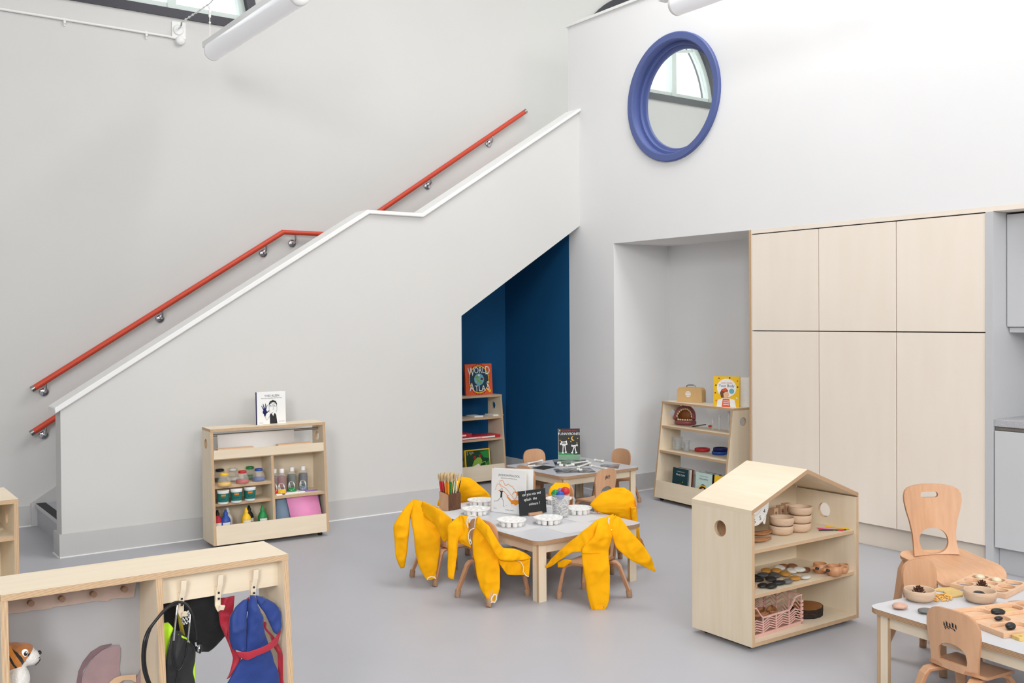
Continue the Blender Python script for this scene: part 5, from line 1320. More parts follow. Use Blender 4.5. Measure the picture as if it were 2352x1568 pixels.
for x in (0, CWd):
    m = MB()
    for z in range(6):
        for y in (-.002, CDp - .004): m.box(x - .008, x + .008, y, y + .008, .012 + .018 * z, .024 + .018 * z)
    m.build('hinge', 'crate_pink', t)
wood('bark_brown', (112, 74, 48), (70, 44, 30), (60, 10, 20), .8, 4)
for i, (x, y, z, L, a, ti, c_, lb) in enumerate(((.07, .10, .030, .13, 20, 8, 'bark_brown', 'piece of brown bark at the left of the pink crate'), (.13, .08, .036, .13, -15, -6, 'cup_wood', 'reddish wooden leaf piece in the middle of the pink crate'), (.17, .12, .030, .12, 10, 5, 'dish_brown', 'brown wooden leaf piece at the back of the pink crate'), (.10, .15, .044, .12, -35, 4, 'bark_brown', 'dark bark piece at the back left in the pink crate'), (.19, .07, .042, .10, 40, -4, 'dish_brown', 'brown wooden leaf piece at the right of the pink crate'), (.11, .11, .018, .14, 5, 0, 'cup_wood', 'wooden piece lowest in the pink crate'))):
    o = leaf_dish(L, .05, c_, 'wood_piece'); place(o, CM @ Vector((x * 1.45, y * 1.3, z * 1.35 - .008)), HO_RZ + rot(a), rot(ti)); tag(o, lb, 'wood piece', 'wood pieces in the pink crate')
pmat('bark_dark', (52, 40, 34), .9, .25, 60, bump=.6, bscale=60)
wood('slice_face', (186, 122, 66), (150, 92, 46), (40, 40, 40), .35, 3)
for k, (z, r_, lb) in enumerate(((.0405, .096, 'lower bark-edged wood slice on the bottom house shelf'), (.0605, .092, 'upper bark-edged wood slice on the bottom house shelf'))):
    q = HM.inverted() @ at(*zoomH(1105, 1235), 2, .06); t = thing('wood_slice', lb, 'wood slice', HM @ Vector((.560 + .006 * k, .150, z)), rot(20), 'bark-edged wood slices')
    ou = [((r_ * (1 + .05 * noise.noise(Vector((3 * math.cos(a), 3 * math.sin(a), k))))) * math.cos(a), r_ * .78 * (1 + .05 * noise.noise(Vector((3 * math.cos(a), 3 * math.sin(a), k)))) * math.sin(a)) for a in [2 * pi * i / 40 for i in range(40)]]
    m = MB(); m.prism(ou, 'z', 0, .0195); m.build('bark', 'bark_dark', t)
    m = MB(); m.prism([(x * .95, y * .95) for x, y in ou], 'z', .0190, .0199); m.build('cut_face', 'slice_face', t)

# ================================================================ STONE TABLE CONTENT
RZ = .3305
RTg = 'things on the stone table'
def zoomR(x, y): return 1980 + x / 3.349, 1100 + y / 3.349
def zoomQ(x, y): return 2100 + x / 7.841, 1300 + y / 7.841
qa = at(2112, 1378, 2, RZ); bowl('pale wooden bowl holding a pine cone, left on the stone table', (qa.x, qa.y, RZ), 1.03)
qb = at(2251, 1381, 2, RZ); bowl('pale wooden bowl holding a black stone on the stone table', (qb.x, qb.y, RZ), 1.06)
pmat('cone_brown', (96, 58, 40), .7, .3, 60)
def cone(label, p, s_=1.0):
    m = MB(); m.ball((0, 0, .016 * s_), .012 * s_, .012 * s_, .014 * s_, 10, 8)
    for k in range(34):
        f_ = (k + .5) / 34; ph = math.asin(1 - 2 * f_ * .85); a = k * 2.39996
        d = Vector((math.cos(ph) * math.cos(a), math.cos(ph) * math.sin(a), math.sin(ph)))
        c_ = Vector((0, 0, .016 * s_)) + d * .013 * s_; e = c_ + d * .009 * s_ + Vector((0, 0, .004 * s_))
        sd_ = d.cross(Vector((0, 0, 1)));  sd_ = sd_.normalized() * .005 * s_ if sd_.length > .01 else Vector((.005 * s_, 0, 0))
        m.add([c_ - sd_ * .5, c_ + sd_ * .5, e + sd_, e - sd_, e + d * .002 * s_ + Vector((0, 0, .0025 * s_))], [(0, 1, 2, 3), (3, 2, 4)], 0)
    o = m.build('pine_cone', 'cone_brown', solid=.0012); place(o, p); return tag(o, label, 'pine cone', 'pine cones')
cone('brown pine cone lying in the left wooden bowl on the stone table', (qa.x, qa.y + .004, RZ + .009), 1.15)
stone('black stone lying in the right wooden bowl on the stone table', (qb.x - .006, qb.y, RZ + .009), .030, .026, .018, 'stone_black', 20, 0, RTg, 3)
q = at(2067, 1397, 2, RZ); stone('flat pinkish stone near the left corner of the stone table', (q.x, q.y, RZ), .034, .029, .011, 'stone_pink', 10, 0, RTg, 4)
q = at(2126, 1407, 2, RZ); stone('flat grey stone behind the nearest chair back', (q.x, q.y, RZ), .034, .028, .009, 'stone_grey', 0, 0, RTg, 5)
def tray(label, pix, nx, ny, wells_mat='beech_pale'):
    """rectangular sorting tray given by three corner pixels: near corner, left corner, right corner"""
    P = [at(u, v, 2, RZ) for u, v in pix]
    o0 = P[0]; vx = P[1] - P[0]; ang = math.atan2(vx.y, vx.x)
    vy = P[2] - P[0]; Lx = vx.length; Ly = abs(vy.dot(Vector((-math.sin(ang), math.cos(ang), 0)))); sg = 1 if vy.dot(Vector((-math.sin(ang), math.cos(ang), 0))) > 0 else -1
    t = thing('sorting_tray', label, 'tray', (o0.x, o0.y, RZ), ang, 'wooden sorting trays')
    m = MB()
    holes = []
    def cell(i, j):
        cw, ch = (Lx - .018) / nx, (Ly - .018) / ny
        return .009 + cw * i, .009 + cw * (i + 1), .009 + ch * j, .009 + ch * (j + 1)
    for i in range(nx):
        for j in range(ny):
            x0, x1, y0, y1 = cell(i, j); holes.append(rrect(x0 + .004, x1 - .004, y0 + .004, y1 - .004, min(x1 - x0, y1 - y0) * .40, 5)[::-1])
    flip = Matrix.Diagonal((1, sg, 1, 1))
    out = [(0, 0), (Lx, 0), (Lx, Ly), (0, Ly)]
    if sg < 0: out = [(x, -y) for x, y in out][::-1]; holes = [[(x, -y) for x, y in h][::-1] for h in holes]
    m.prism(out, 'z', .006, .020, 0, 0, holes=holes); m.prism(out, 'z', 0, .006, 0)
    m.build('tray_body', 'beech_pale', t, bevel=.0012)
    def pos(i, j, z=.0065):
        x0, x1, y0, y1 = cell(i, j); return Matrix.Translation((o0.x, o0.y, RZ)) @ Matrix.Rotation(ang, 4, 'Z') @ Vector(((x0 + x1) / 2, sg * (y0 + y1) / 2, z)), ang
    return pos
tp = tray('wooden sorting tray with round-cornered wells at the far side of the stone table', [zoomQ(1650, 590), zoomQ(640, 395), zoomQ(1985, 365)], 3, 3)
fills = {(0, 0): 'c_slate', (1, 0): None, (2, 0): 'c_slate', (0, 1): 'stone_ochre', (1, 1): 'stone_cream', (2, 1): 'stone_pink', (0, 2): 'c_slate', (1, 2): None, (2, 2): None}
nmf = {(0, 0): 'bluish flat disc in the nearest well of the far tray', (2, 0): 'bluish flat disc in the left corner well of the far tray', (0, 1): 'yellow flat disc in a right-hand well of the far tray', (1, 1): 'cream flat disc in the centre well of the far tray', (2, 1): 'pinkish flat disc in a left-hand well of the far tray', (0, 2): 'bluish flat disc in the right corner well of the far tray'}
for k, c_ in fills.items():
    if c_:
        p, a = tp(*k); m = MB(); m.lathe([(.020, 0), (.022, .002), (.020, .005), (0, .005)], 20); o = m.build('flat_disc', c_); place(o, p, a); o.scale = (1.15, .8, 1); tag(o, nmf[k], 'disc', 'flat discs in the far tray')
for k, lb in (((2, 2), 'white stone at the back corner of the far tray'), ((1, 2), 'white stone at the back edge of the far tray')):
    p, a = tp(*k); stone(lb, p, .026, .020, .012, 'stone_cream', 20, 0, RTg, 7)
q = at(2252, 1352, 2, RZ + .02); p, a = tp(1, 0); cone('brown pine cone behind the right wooden bowl, in the far tray', (p.x, p.y, p.z), .95)
tn = tray('wooden sorting tray with two black stones, nearest the camera on the stone table', [zoomQ(1610, 1300), (2166, 1412), (2440, 1400)], 3, 3)
p, a = tn(1, 2); p, a = tn(0, 0)
stone('black oval stone in the nearest well of the near tray', p, .024, .018, .013, 'stone_black', 10, 0, RTg, 8)
q = at(2292, 1413, 2, RZ + .012); p, a = tn(1, 1)
stone('large black stone in a middle well of the near tray', (q.x, q.y, RZ + .0135), .028, .020, .013, 'stone_black', -30, 0, RTg, 9)
q2 = at(2288, 1420, 2, RZ + .008); stone('small black stone beside the large black one in the near tray', (q2.x - .012, q2.y - .016, RZ + .0068), .018, .012, .008, 'stone_black', -20, 0, RTg, 10)
# flat yellow piece, pasta, domino pieces, disc
wood('pale_yellow_wood', (226, 196, 126), (204, 172, 104), (40, 10, 20), .6, 3)
P = [at(*zoomQ(x, y), 2, RZ) for x, y in ((345, 445), (430, 410), (640, 400), (760, 440), (880, 490), (870, 545), (700, 570), (600, 540), (520, 470))]
c0 = sum(P, Vector()) / len(P)
m = MB(); m.prism([((p - c0).x, (p - c0).y) for p in P][::-1], 'z', 0, .007); o = m.build('flat_wood_piece', 'pale_yellow_wood', bevel=.002); place(o, (c0.x, c0.y, RZ)); tag(o, 'flat yellowish wooden leaf shape between the two bowls', 'wood piece')
pmat('pasta', (240, 184, 96), .5, .1, 60)
m = MB(); q = at(*zoomQ(480, 590), 2, RZ)
for k in range(60):
    r_ = .045 * math.sqrt(random.random()); a = random.uniform(0, 2 * pi); z = max(.003, .022 * (1 - r_ / .05) * random.random() + .003); b = random.uniform(0, pi)
    x, y = r_ * math.cos(a) * 1.2, r_ * math.sin(a) * .8; L = .009
    m.tube([(x - L * math.cos(b), y - L * math.sin(b), z), (x, y, z + .003), (x + L * math.cos(b), y + L * math.sin(b), z)], .0026, 6)
o = m.build('dry_pasta', 'pasta'); place(o, (q.x, q.y, RZ)); tag(o, 'small heap of orange-yellow dry pasta beside the left bowl', 'pasta'); o['kind'] = 'stuff'
q = at(*zoomQ(1475, 790), 2, RZ); m = MB(); m.prism(rrect(-.022, .022, -.014, .014, .003, 3), 'z', 0, .009, 0, 0, holes=[circle(-.010, 0, .006, 14)[::-1], circle(.010, 0, .006, 14)[::-1]]); m.box(-.02, .02, -.012, .012, 0, .002); o = m.build('wooden_domino', 'pale_yellow_wood'); place(o, (q.x, q.y, RZ), rot(75)); tag(o, 'small wooden block with two holes behind the large black stone', 'wooden block')
q = at(*zoomQ(1700, 830), 2, RZ); m = MB(); m.box(-.026, .026, -.016, .016, 0, .009); o = m.build('wooden_domino', 'pale_yellow_wood', bevel=.003); place(o, (q.x, q.y, RZ), rot(-25)); tag(o, 'plain pale wooden block beside the two-holed block', 'wooden block')
q = at(2352, 1395, 2, RZ); m = MB(); m.lathe([(.052, 0), (.060, .006), (.060, .012), (.054, .013), (.03, .009), (0, .009)], 32); o = m.build('wooden_plate', 'cup_wood'); place(o, (q.x, q.y, RZ)); tag(o, 'round wooden plate cut by the right edge of the photo', 'plate')
q = at(2352, 1466, 2, RZ); m = MB(); m.prism(rrect(-.05, .05, -.02, .02, .004, 3), 'z', 0, .012, 0, 0, holes=[circle(x, 0, .007, 14)[::-1] for x in (-.03, 0, .03)]); m.box(-.048, .048, -.018, .018, 0, .002); o = m.build('peg_strip', 'pale_yellow_wood'); place(o, (q.x + .01, q.y - .005, RZ), rot(-20)); tag(o, 'wooden strip with holes under the near tray, at the right edge', 'wooden block')
q = at(2232, 1425, 2, RZ)

# ================================================================ MIDDLE TABLE CONTENT
TM = Matrix.Translation((T1[0], T1[1], 0)) @ Matrix.Rotation(T1_RZ, 4, 'Z')
PALS = [(1104, 1153, 'white paint palette behind the splash book, furthest left'), (1093, 1174, 'white paint palette in front of the brush block'), (1175, 1200, 'white paint palette in front of the splash book'), (1259, 1195, 'white paint palette in front of the chalkboard'), (1328, 1172, 'white paint palette right of the jug of balls'), (1283, 1150, 'white paint palette hidden behind the jug of balls')]
pmat('palette_white', (240, 239, 236), .4, .01, 20); pmat('well_white', (226, 224, 222), .5, .02, 20)
for i, (u, v, lb) in enumerate(PALS):
    q = at(u, v + 6, 2, TZ)
    loc = (q.x, q.y, TZ + .0012)
    if i == 0:
        pal0 = t = thing('paint_palette', lb, 'palette', loc, 0.3, 'white paint palettes')
        m = MB(); R_ = .081
        ctr = [(.056 * math.cos(2 * pi * k / 10), .056 * math.sin(2 * pi * k / 10)) for k in range(10)]
        m.prism(circle(0, 0, R_ + .003, 40), 'z', .029, .0345, 0, 0, holes=[circle(x, y, .0145, 16)[::-1] for x, y in ctr]); m.build('disc', 'palette_white', t)
        for k, (x, y) in enumerate(ctr):
            m = MB(); m.lathe([(.0145, 0), (.0152, .002), (.0168, .029)], 16); m.lathe([(.0145, .0343), (.0135, .031), (0, .0295)], 16, 1, caps=False)
            T = Matrix.Translation((x, y, 0)); m.v = [T @ p for p in m.v]
            m.build('cup', ['palette_white', 'well_white'], t)
    else: dup(pal0, loc, .3 + .5 * i, lb)
# paper sheets under the palettes
for k_, (lx, ly, a, lb) in enumerate(((.13, .42, 3, 'white paper sheet under the palette in front of the splash book'), (.10, .85, -4, 'white paper sheet under the palette by the brush block'), (.40, .16, 88, 'white paper sheet nearest the front edge of the middle table'), (.60, .38, 2, 'white paper sheet under the palette right of the jug'), (.62, .85, -2, 'white paper sheet behind the jug of balls'), (.36, 1.02, 91, 'white paper sheet at the back end of the middle table'))):
    m = MB(); m.box(-.105, .105, -.148, .148, 0, .0004); o = m.build('paper_sheet', 'table_paper'); place(o, TM @ Vector((lx, ly, TZ + .0001 + .00012 * k_)), T1_RZ + rot(a)); tag(o, lb, 'paper', 'paper sheets on the middle table')
# brush block
q0 = at(1009, 1170, 2, TZ); q1 = at(1041, 1176, 2, TZ)
BRZ = math.atan2(q1.y - q0.y, q1.x - q0.x); bw = .082
t = thing('brush_block', 'beech block with drilled dark top holding paintbrushes on the middle table', 'brush holder', (q0.x, q0.y, TZ + .0012), BRZ)
m = MB()
tp_ = [(bw * k / 10, .098 + .012 * math.sin(pi * (.5 + .5 * k / 10)) ) for k in range(11)]
m.prism([(0, 0), (bw, 0)] + tp_[::-1], 'y', 0, .105, 0, 1); m.build('block', ['beech', 'bark_brown'], t)
m = MB()
for i in range(4):
    for j in range(5): m.poly(circle(.012 + .019 * i, .014 + .019 * j, .0065, 12), .099 + .012 * math.sin(pi * (.5 + .5 * (.012 + .019 * i) / bw)) + .0006, 0)
m.build('holes', 'black', t)
pmat('bristle', (214, 186, 140), .8, .15, 200, stretch=(1, 1, .1))
BR = [('red', 1, 0), ('orange', 2, 0), ('orange', 3, 0), ('green', 3, 1), ('red', 0, 0), ('white', 3, 2), ('white', 3, 3), ('orange', 0, 1), ('green', 1, 1), ('red', 2, 1), ('orange', 1, 2), ('yellow', 2, 2), ('blue', 0, 2), ('green', 2, 3), ('black', 3, 4), ('orange', 1, 3)]
names = ['front row', 'second row', 'third row', 'fourth row', 'back row']; colw = ['leftmost', 'left of centre', 'right of centre', 'rightmost']
for k, (c_, i, j) in enumerate(BR):
    base = Matrix.Translation((q0.x, q0.y, TZ)) @ Matrix.Rotation(BRZ, 4, 'Z')
    b0 = base @ Vector((.012 + .019 * i, .014 + .019 * j, .085))
    ln = Vector(((i - 1.5) * .009 + random.uniform(-.004, .004), (j - 1.6) * .009, .13)); ln = (base.to_3x3() @ ln)
    d = ln.normalized()
    tr = d.to_track_quat('Z', 'Y').to_euler()
    thin = c_ in ('white', 'black')
    t = thing('paintbrush', '%s-handled paintbrush, %s hole of the %s in the block' % (c_, colw[i], names[j]), 'paintbrush', b0, 0, 'paintbrushes in the block'); t.rotation_euler = tr
    m = MB(); r_ = .0028 if thin else .0068
    m.lathe([(r_ * .75, 0), (r_, .03), (r_ * 1.15, .080), (r_ * .9, .092)], 12); m.build('handle', c_, t)
    m = MB(); m.lathe([(r_ * .9, .092), (r_ * 1.3, .106), (r_ * 1.55, .124), (r_ * 1.1, .138), (0, .142)], 12); m.build('bristles', 'bristle', t)
# chalkboard
c0 = at(1194.5, 1187, 2, TZ); c1 = at(1257, 1178, 2, TZ); CRZ = math.atan2(c1.y - c0.y, c1.x - c0.x)
bwid = (c1 - c0).length * .98
t = thing('chalkboard', 'small black chalkboard with white handwriting on the middle table', 'chalkboard', (c0.x, c0.y, TZ + .0012), CRZ)
pmat('board_black', (40, 42, 44), .75, .08, 12)
m = MB(); m.T = Matrix.Rotation(-.10, 4, 'X'); BH = .148
m.box(0, bwid, 0, .006, .004, BH); m.T = Matrix.Rotation(-.10, 4, 'X') @ UPR
for tx, x, y in (('can you mix and', .47, .80), ('splash  the', .42, .60), ('colours ?', .56, .40)): m.text(tx, .0225, bwid * x, BH * y, .0007, 1, sx=.92 if 'can' in tx else 1.0, rot=.02)
m.build('board', ['board_black', 'white'], t)
m = MB(); m.box(bwid * .30, bwid * .78, -.016, -.001, 0, .016); m.box(bwid * .30, bwid * .78, .012, .022, 0, .016); m.box(bwid * .30, bwid * .78, -.016, .022, 0, .003); m.build('stand', 'beech', t)
# jug of balls
q = at(1288, 1187, 2, TZ)
t = thing('measuring_jug', 'clear plastic jug of white shreds with coloured balls on top', 'jug', (q.x, q.y, TZ + .0012), rot(-50))
clear('jug_plastic', (250, 251, 253), .22, .3, spec=.3)
m = MB(); m.lathe([(.046, 0), (.049, .004), (.054, .136), (.056, .138), (.0535, .138), (.047, .006), (0, .005)], 28); m.build('jug_body', 'jug_plastic', t)
m = MB(); m.bar([(.053, 0, .118), (.078, 0, .116), (.082, 0, .105), (.078, 0, .05), (.068, 0, .03)], .012, .006, up=(0, 1, 0), r=.002); m.build('handle', 'jug_plastic', t)
m = MB()
for k in range(8):
    z = .035 + .011 * k; rr = .0492 + .0042 * z / .14 + .0012
    m.add([(rr * math.cos(x_), rr * math.sin(x_), z + dz_) for dz_ in (0, .0025) for x_ in [rot(-138) + rot(14 if k % 2 else 22) * g / 4 for g in range(5)]], [(g, g + 1, g + 6, g + 5) for g in range(4)])
m.build('scale_marks', 'c_slate', t)
m = MB()
for k in range(170):
    a = random.uniform(0, 2 * pi); r_ = .042 * math.sqrt(random.random()); z = random.uniform(.012, .098); b = random.uniform(-.9, .9); c2 = random.uniform(0, 2 * pi); L = .016
    d = Vector((math.cos(c2) * math.cos(b), math.sin(c2) * math.cos(b), math.sin(b))) * L
    p = Vector((r_ * math.cos(a), r_ * math.sin(a), z)); a1, b1 = p - d, p + d
    for w_ in (a1, b1):
        rr = math.hypot(w_.x, w_.y)
        if rr > .044: w_.x *= .044 / rr; w_.y *= .044 / rr
        w_.z = min(max(w_.z, .008), .105)
    m.tube([a1, b1], .0035, 5)
o = m.build('paper_shreds', 'paper'); place(o, (q.x, q.y, TZ + .0012)); tag(o, 'white paper shreds filling the clear jug', 'shreds'); o['kind'] = 'stuff'
vd = Vector((CF.x, CF.y, 0)).normalized(); rd = Vector((CR.x, CR.y, 0)).normalized()
for c_, a_, b_, z, r_, lb in (('green', -.031, .004, .138, .0240, 'green ball on top of the jug, left'), ('blue', -.003, -.020, .131, .0255, 'blue ball on top of the jug, front'), ('red', .028, .012, .150, .0265, 'red ball on top of the jug, right'), ('c_purple', .002, .030, .145, .022, 'violet-blue ball on top of the jug, behind the others')):
    p = Vector((q.x, q.y, TZ + z)) + rd * a_ + vd * b_
    m = MB(); m.ball((0, 0, 0), r_, nu=24, nv=16); o = m.build('play_ball', c_); place(o, p); tag(o, lb, 'ball', 'balls in the jug')

# ================================================================ FAR TABLE CONTENT
T2Z = TZ
def film_mat(name):
    m, nt, b = _nodes(name)
    tc = nt.nodes.new('ShaderNodeTexCoord'); v = nt.nodes.new('ShaderNodeTexVoronoi'); v.inputs['Scale'].default_value = 16
    n = nt.nodes.new('ShaderNodeTexNoise'); n.inputs['Scale'].default_value = 22
    nt.links.new(tc.outputs['Object'], v.inputs['Vector']); nt.links.new(tc.outputs['Object'], n.inputs['Vector'])
    mu = nt.nodes.new('ShaderNodeMath'); mu.operation = 'MULTIPLY'; nt.links.new(v.outputs['Distance'], mu.inputs[0]); nt.links.new(n.outputs[0], mu.inputs[1])
    r = nt.nodes.new('ShaderNodeValToRGB'); r.color_ramp.elements[0].position = .16; r.color_ramp.elements[1].position = .42
    r.color_ramp.elements[0].color = (*lin((30, 32, 36)), 1); r.color_ramp.elements[1].color = (*lin((170, 172, 176)), 1)
    nt.links.new(mu.outputs[0], r.inputs[0]); nt.links.new(r.outputs[0], b.inputs['Base Color']); b.inputs['Roughness'].default_value = .25
film_mat('xray_film')
def zoomT(x, y): return 1150 + x / 7.127, 960 + y / 7.127
FL = [([(860, 830), (1465, 815), (1560, 885), (920, 905)], 'xray_film', 'large dark X-ray photograph nearest the front corner of the far table'), ([(500, 818), (690, 775), (910, 800), (705, 848)], 'board_black', 'very dark X-ray photograph at the front left of the far table'),
      ([(850, 690), (1390, 680), (1450, 780), (900, 790)], 'xray_film', 'dark X-ray photograph under the bone-cover book'), ([(420, 775), (560, 725), (800, 740), (690, 760)], 'xray_film', 'thin stack of X-ray photographs at the left edge of the far table'), ([(1640, 758), (1950, 758), (1925, 825), (1625, 795)], 'xray_film', 'grey X-ray photograph at the right end of the far table')]
for i, (px, c_, lb) in enumerate(FL):
    P = [at(*zoomT(x, y), 2, T2Z) for x, y in px]; c0 = sum(P, Vector()) / 4
    m = MB(); pts = [((p - c0).x, (p - c0).y) for p in P]
    ar = sum(pts[k][0] * pts[(k + 1) % 4][1] - pts[(k + 1) % 4][0] * pts[k][1] for k in range(4))
    m.prism(pts if ar > 0 else pts[::-1], 'z', 0, .0012); o = m.build('xray_photograph', c_); place(o, (c0.x, c0.y, T2Z + .0003 + .0015 * (i == 0))); tag(o, lb, 'photograph', 'X-ray photographs on the far table')
BN = [((455, 745), (675, 695), .010, 'white toy bone lying across the left-hand photographs'), ((1075, 780), (1190, 765), .011, 'short white toy bone in front of the book'), ((1165, 748), (1420, 708), .010, 'long white toy bone behind, right of the book'), ((1275, 800), (1455, 738), .011, 'white toy bone slanting right of the book'), ((1490, 780), (1730, 830), .010, 'white toy bone lying beside the grey photograph'), ((1545, 685), (1670, 705), .011, 'white toy bone alone at the back right of the far table'), ((450, 785), (560, 778), .009, 'white toy bone at the left edge of the far table'), ((1268, 838), (1310, 850), .012, 'small white toy bone knuckle on the large photograph'), ((955, 735), (990, 775), .013, 'small white toy bone knuckle before the book base')]
pmat('bone_white', (236, 234, 228), .55, .02, 20)
for (a, b, r_, lb) in BN:
    A, B = at(*zoomT(*a), 2, T2Z + r_), at(*zoomT(*b), 2, T2Z + r_); d = B - A; n = d.normalized(); s_ = Vector((-n.y, n.x, 0))
    m = MB(); m.tube([(0, 0, 0), d * .15, d * .5, d * .85, d], [r_ * .8, r_ * .65, r_ * .6, r_ * .65, r_ * .8], 10)
    for e, sg in ((Vector((0, 0, 0)), 1), (d, -1)):
        for q in (1, -1): m.ball(e + n * sg * r_ * .3 + s_ * q * r_ * .55, r_ * .8, r_ * .8, r_ * .85, 10, 8)
    o = m.build('toy_bone', 'bone_white'); place(o, (A.x, A.y, T2Z + r_ * .86 + .003)); tag(o, lb, 'toy bone', 'white toy bones on the far table')

# ================================================================ DRAPED CLOTH
FH = Vector((CF.x, CF.y, 0)).normalized()
def ondepth(u, v, D):
    d = CF + CR * ((u - CX) / FPX) - CU * ((v - CY) / FPX)
    t = D / (d.x * FH.x + d.y * FH.y)
    return Vector((0, 0, EYE)) + d * t
def crom(p0, p1, p2, p3, t):
    return 0.5 * ((2 * p1) + (-p0 + p2) * t + (2 * p0 - 5 * p1 + 4 * p2 - p3) * t * t + (-p0 + 3 * p1 - 3 * p2 + p3) * t ** 3)
def drape(m, secs, thick, sub=7, n=30, amp=.009, fr=19.0, seed=0.0, mat=0, origin=Vector((0, 0, 0)), fold=.010, flat=.75):
    """loft a soft flattened tube through cross sections (left point, right point) with cloth wrinkles"""
    L = [a for a, b in secs]; R = [b for a, b in secs]
    T = thick if isinstance(thick, (list, tuple)) else [thick] * len(secs)
    vs = []; K = len(secs); rows = 0
    for i in range(K - 1):
        for s_ in range(sub if i < K - 2 else sub + 1):
            t = s_ / sub
            g = lambda A: .5 * crom(A[max(i - 1, 0)], A[i], A[i + 1], A[min(i + 2, K - 1)], t) + .5 * (A[i] * (1 - t) + A[i + 1] * t)
            l, r = g(L), g(R); th = g(T) * .62
            mid = (l + r) / 2; hw = (r - l) / 2
            nr = -FH - hw * (-FH.dot(hw) / max(hw.length_squared, 1e-9)); nr.normalize()
            for j in range(n):
                a = 2 * pi * j / n
                c_, sn = math.cos(a), math.sin(a)
                p = mid + hw * c_ + nr * th * math.copysign(abs(sn) ** flat, sn)
                q = (p + Vector((seed, seed * 2, -seed))) * fr
                w = noise.noise(q) + .5 * noise.noise(q * 2.3)
                cr = max(0, 1 - abs(noise.noise(Vector((q.x * .55 + 3, q.y * .55, q.z * .35)))) * 5) + .6 * max(0, 1 - abs(noise.noise(Vector((q.z * .6 - q.x * .4, q.y * .5, q.x * .5 + 7)))) * 6)
                p = p + nr * (amp * w * (.4 + .6 * abs(sn)) + fold * cr * abs(sn)) + hw.normalized() * amp * .35 * w
                vs.append(p - origin)
            rows += 1
    fs = []
    for i in range(rows - 1):
        for j in range(n):
            j2 = (j + 1) % n; fs.append((i * n + j, i * n + j2, (i + 1) * n + j2, (i + 1) * n + j))
    fs.append(tuple(range(n))[::-1]); fs.append(tuple((rows - 1) * n + j for j in range(n)))
    m.add(vs, fs, mat, True)
def z1(x, y): return 890 + x / 5.406, 1130 + y / 5.406
def z2(x, y): return 1220 + x / 4.75, 1090 + y / 4.75
def z3(x, y): return 880 + x / 3.675, 1040 + y / 3.675
def S_(zf, rows): return [(ondepth(*zf(a, b), d0), ondepth(*zf(c, d), d1)) for a, b, c, d, d0, d1 in rows]
pmat('elastic', (238, 232, 218), .8, .06, 60)
def smock(label, loc, parts, trims=()):
    t = thing('smock', label, 'smock', loc, 0, 'yellow smocks over the chairs')
    o = Vector(loc)
    for i, (nm, secs, th, kw) in enumerate(parts):
        m = MB(); drape(m, secs, th, origin=o, seed=loc[0] * 3 + i * 1.7, **kw); m.build(nm, 'yellow_cloth', t)
    for nm, pts, r_, mt in trims:
        m = MB(); m.tube([p - o for p in pts], r_, 7); m.build(nm, mt, t)
    return t
d = 5.235
smock('yellow smock with its neck hole open on the chair back, front left', (2.955, 4.385, .2), [
    ('sleeve', S_(z1, [(905, 285, 985, 290, d + .03, d + .03), (750, 408, 985, 412, d - .02, d), (745, 540, 885, 570, d - .03, d - .01), (748, 800, 862, 800, d - .04, d - .04), (748, 1030, 832, 1030, d - .06, d - .06), (755, 1062, 825, 1080, d - .06, d - .06)]), [.012, .022, .022, .020, .018, .008], {}),
    ('body', S_(z1, [(890, 282, 1000, 300, d + .02, d + .0), (880, 400, 1008, 420, d - .01, d - .015), (868, 560, 1012, 560, d - .01, d - .02), (880, 620, 1045, 690, d, d - .01)]), [.008, .012, .010, .005], {}),
    ('body', S_(z1, [(1120, 300, 1085, 420, d - .03, d - .05), (1255, 415, 1230, 600, d - .10, d - .11), (1345, 560, 1330, 760, d - .10, d - .11), (1435, 690, 1400, 845, d - .06, d - .09), (1580, 702, 1560, 850, d - .03, d - .06), (1710, 755, 1690, 842, d - .0, d - .03), (1785, 808, 1765, 832, d + .01, d - .0)]), [.010, .018, .018, .016, .014, .010, .004], {}),
    ('body', S_(z1, [(1385, 840, 1400, 905, d - .07, d - .07), (1480, 845, 1485, 1020, d - .04, d - .04), (1600, 838, 1590, 1030, d - .02, d - .02), (1695, 830, 1700, 1030, d - .0, d - .0), (1775, 818, 1757, 1050, d + .01, d + .01)]), .004, dict(amp=.004)),
    ('sleeve', S_(z1, [(1085, 300, 1130, 300, d + .02, d + .02), (1083, 430, 1245, 420, d - .02, d - .01), (1050, 570, 1312, 575, d - .04, d - .03), (1062, 730, 1368, 745, d - .05, d - .04), (1085, 900, 1392, 880, d - .06, d - .06), (1120, 1080, 1398, 1080, d - .07, d - .07), (1157, 1200, 1392, 1190, d - .08, d - .08), (1225, 1320, 1360, 1320, d - .085, d - .085), (1268, 1378, 1325, 1370, d - .085, d - .085)]), [.010, .022, .026, .028, .028, .026, .022, .014, .006], {}),
], [('neck_elastic', [ondepth(*z1(x, y), d - .035) for x, y in ((1000, 440), (985, 385), (992, 320), (1030, 288), (1075, 288), (1100, 300), (1090, 360), (1084, 430))], .0035, 'elastic'),
    ('neck_elastic', [ondepth(*z1(x, y), d - .045) for x, y in ((1080, 445), (1035, 465), (1012, 500), (1008, 560), (1015, 620), (1032, 650), (1045, 630), (1028, 590), (1012, 600))], .0028, 'elastic'),
    ('cuff', [ondepth(*z1(x, y), d - .105) for x, y in ((1275, 1372), (1300, 1360), (1330, 1368), (1352, 1330), (1350, 1275), (1320, 1270), (1295, 1310), (1290, 1350))], .0045, 'elastic'),
    ('hem', [ondepth(*z1(x, y), d - .025) for x, y in ((1600, 838), (1660, 870), (1690, 930), (1685, 985), (1715, 1030), (1752, 1050))], .0025, 'elastic')])
d = 5.625
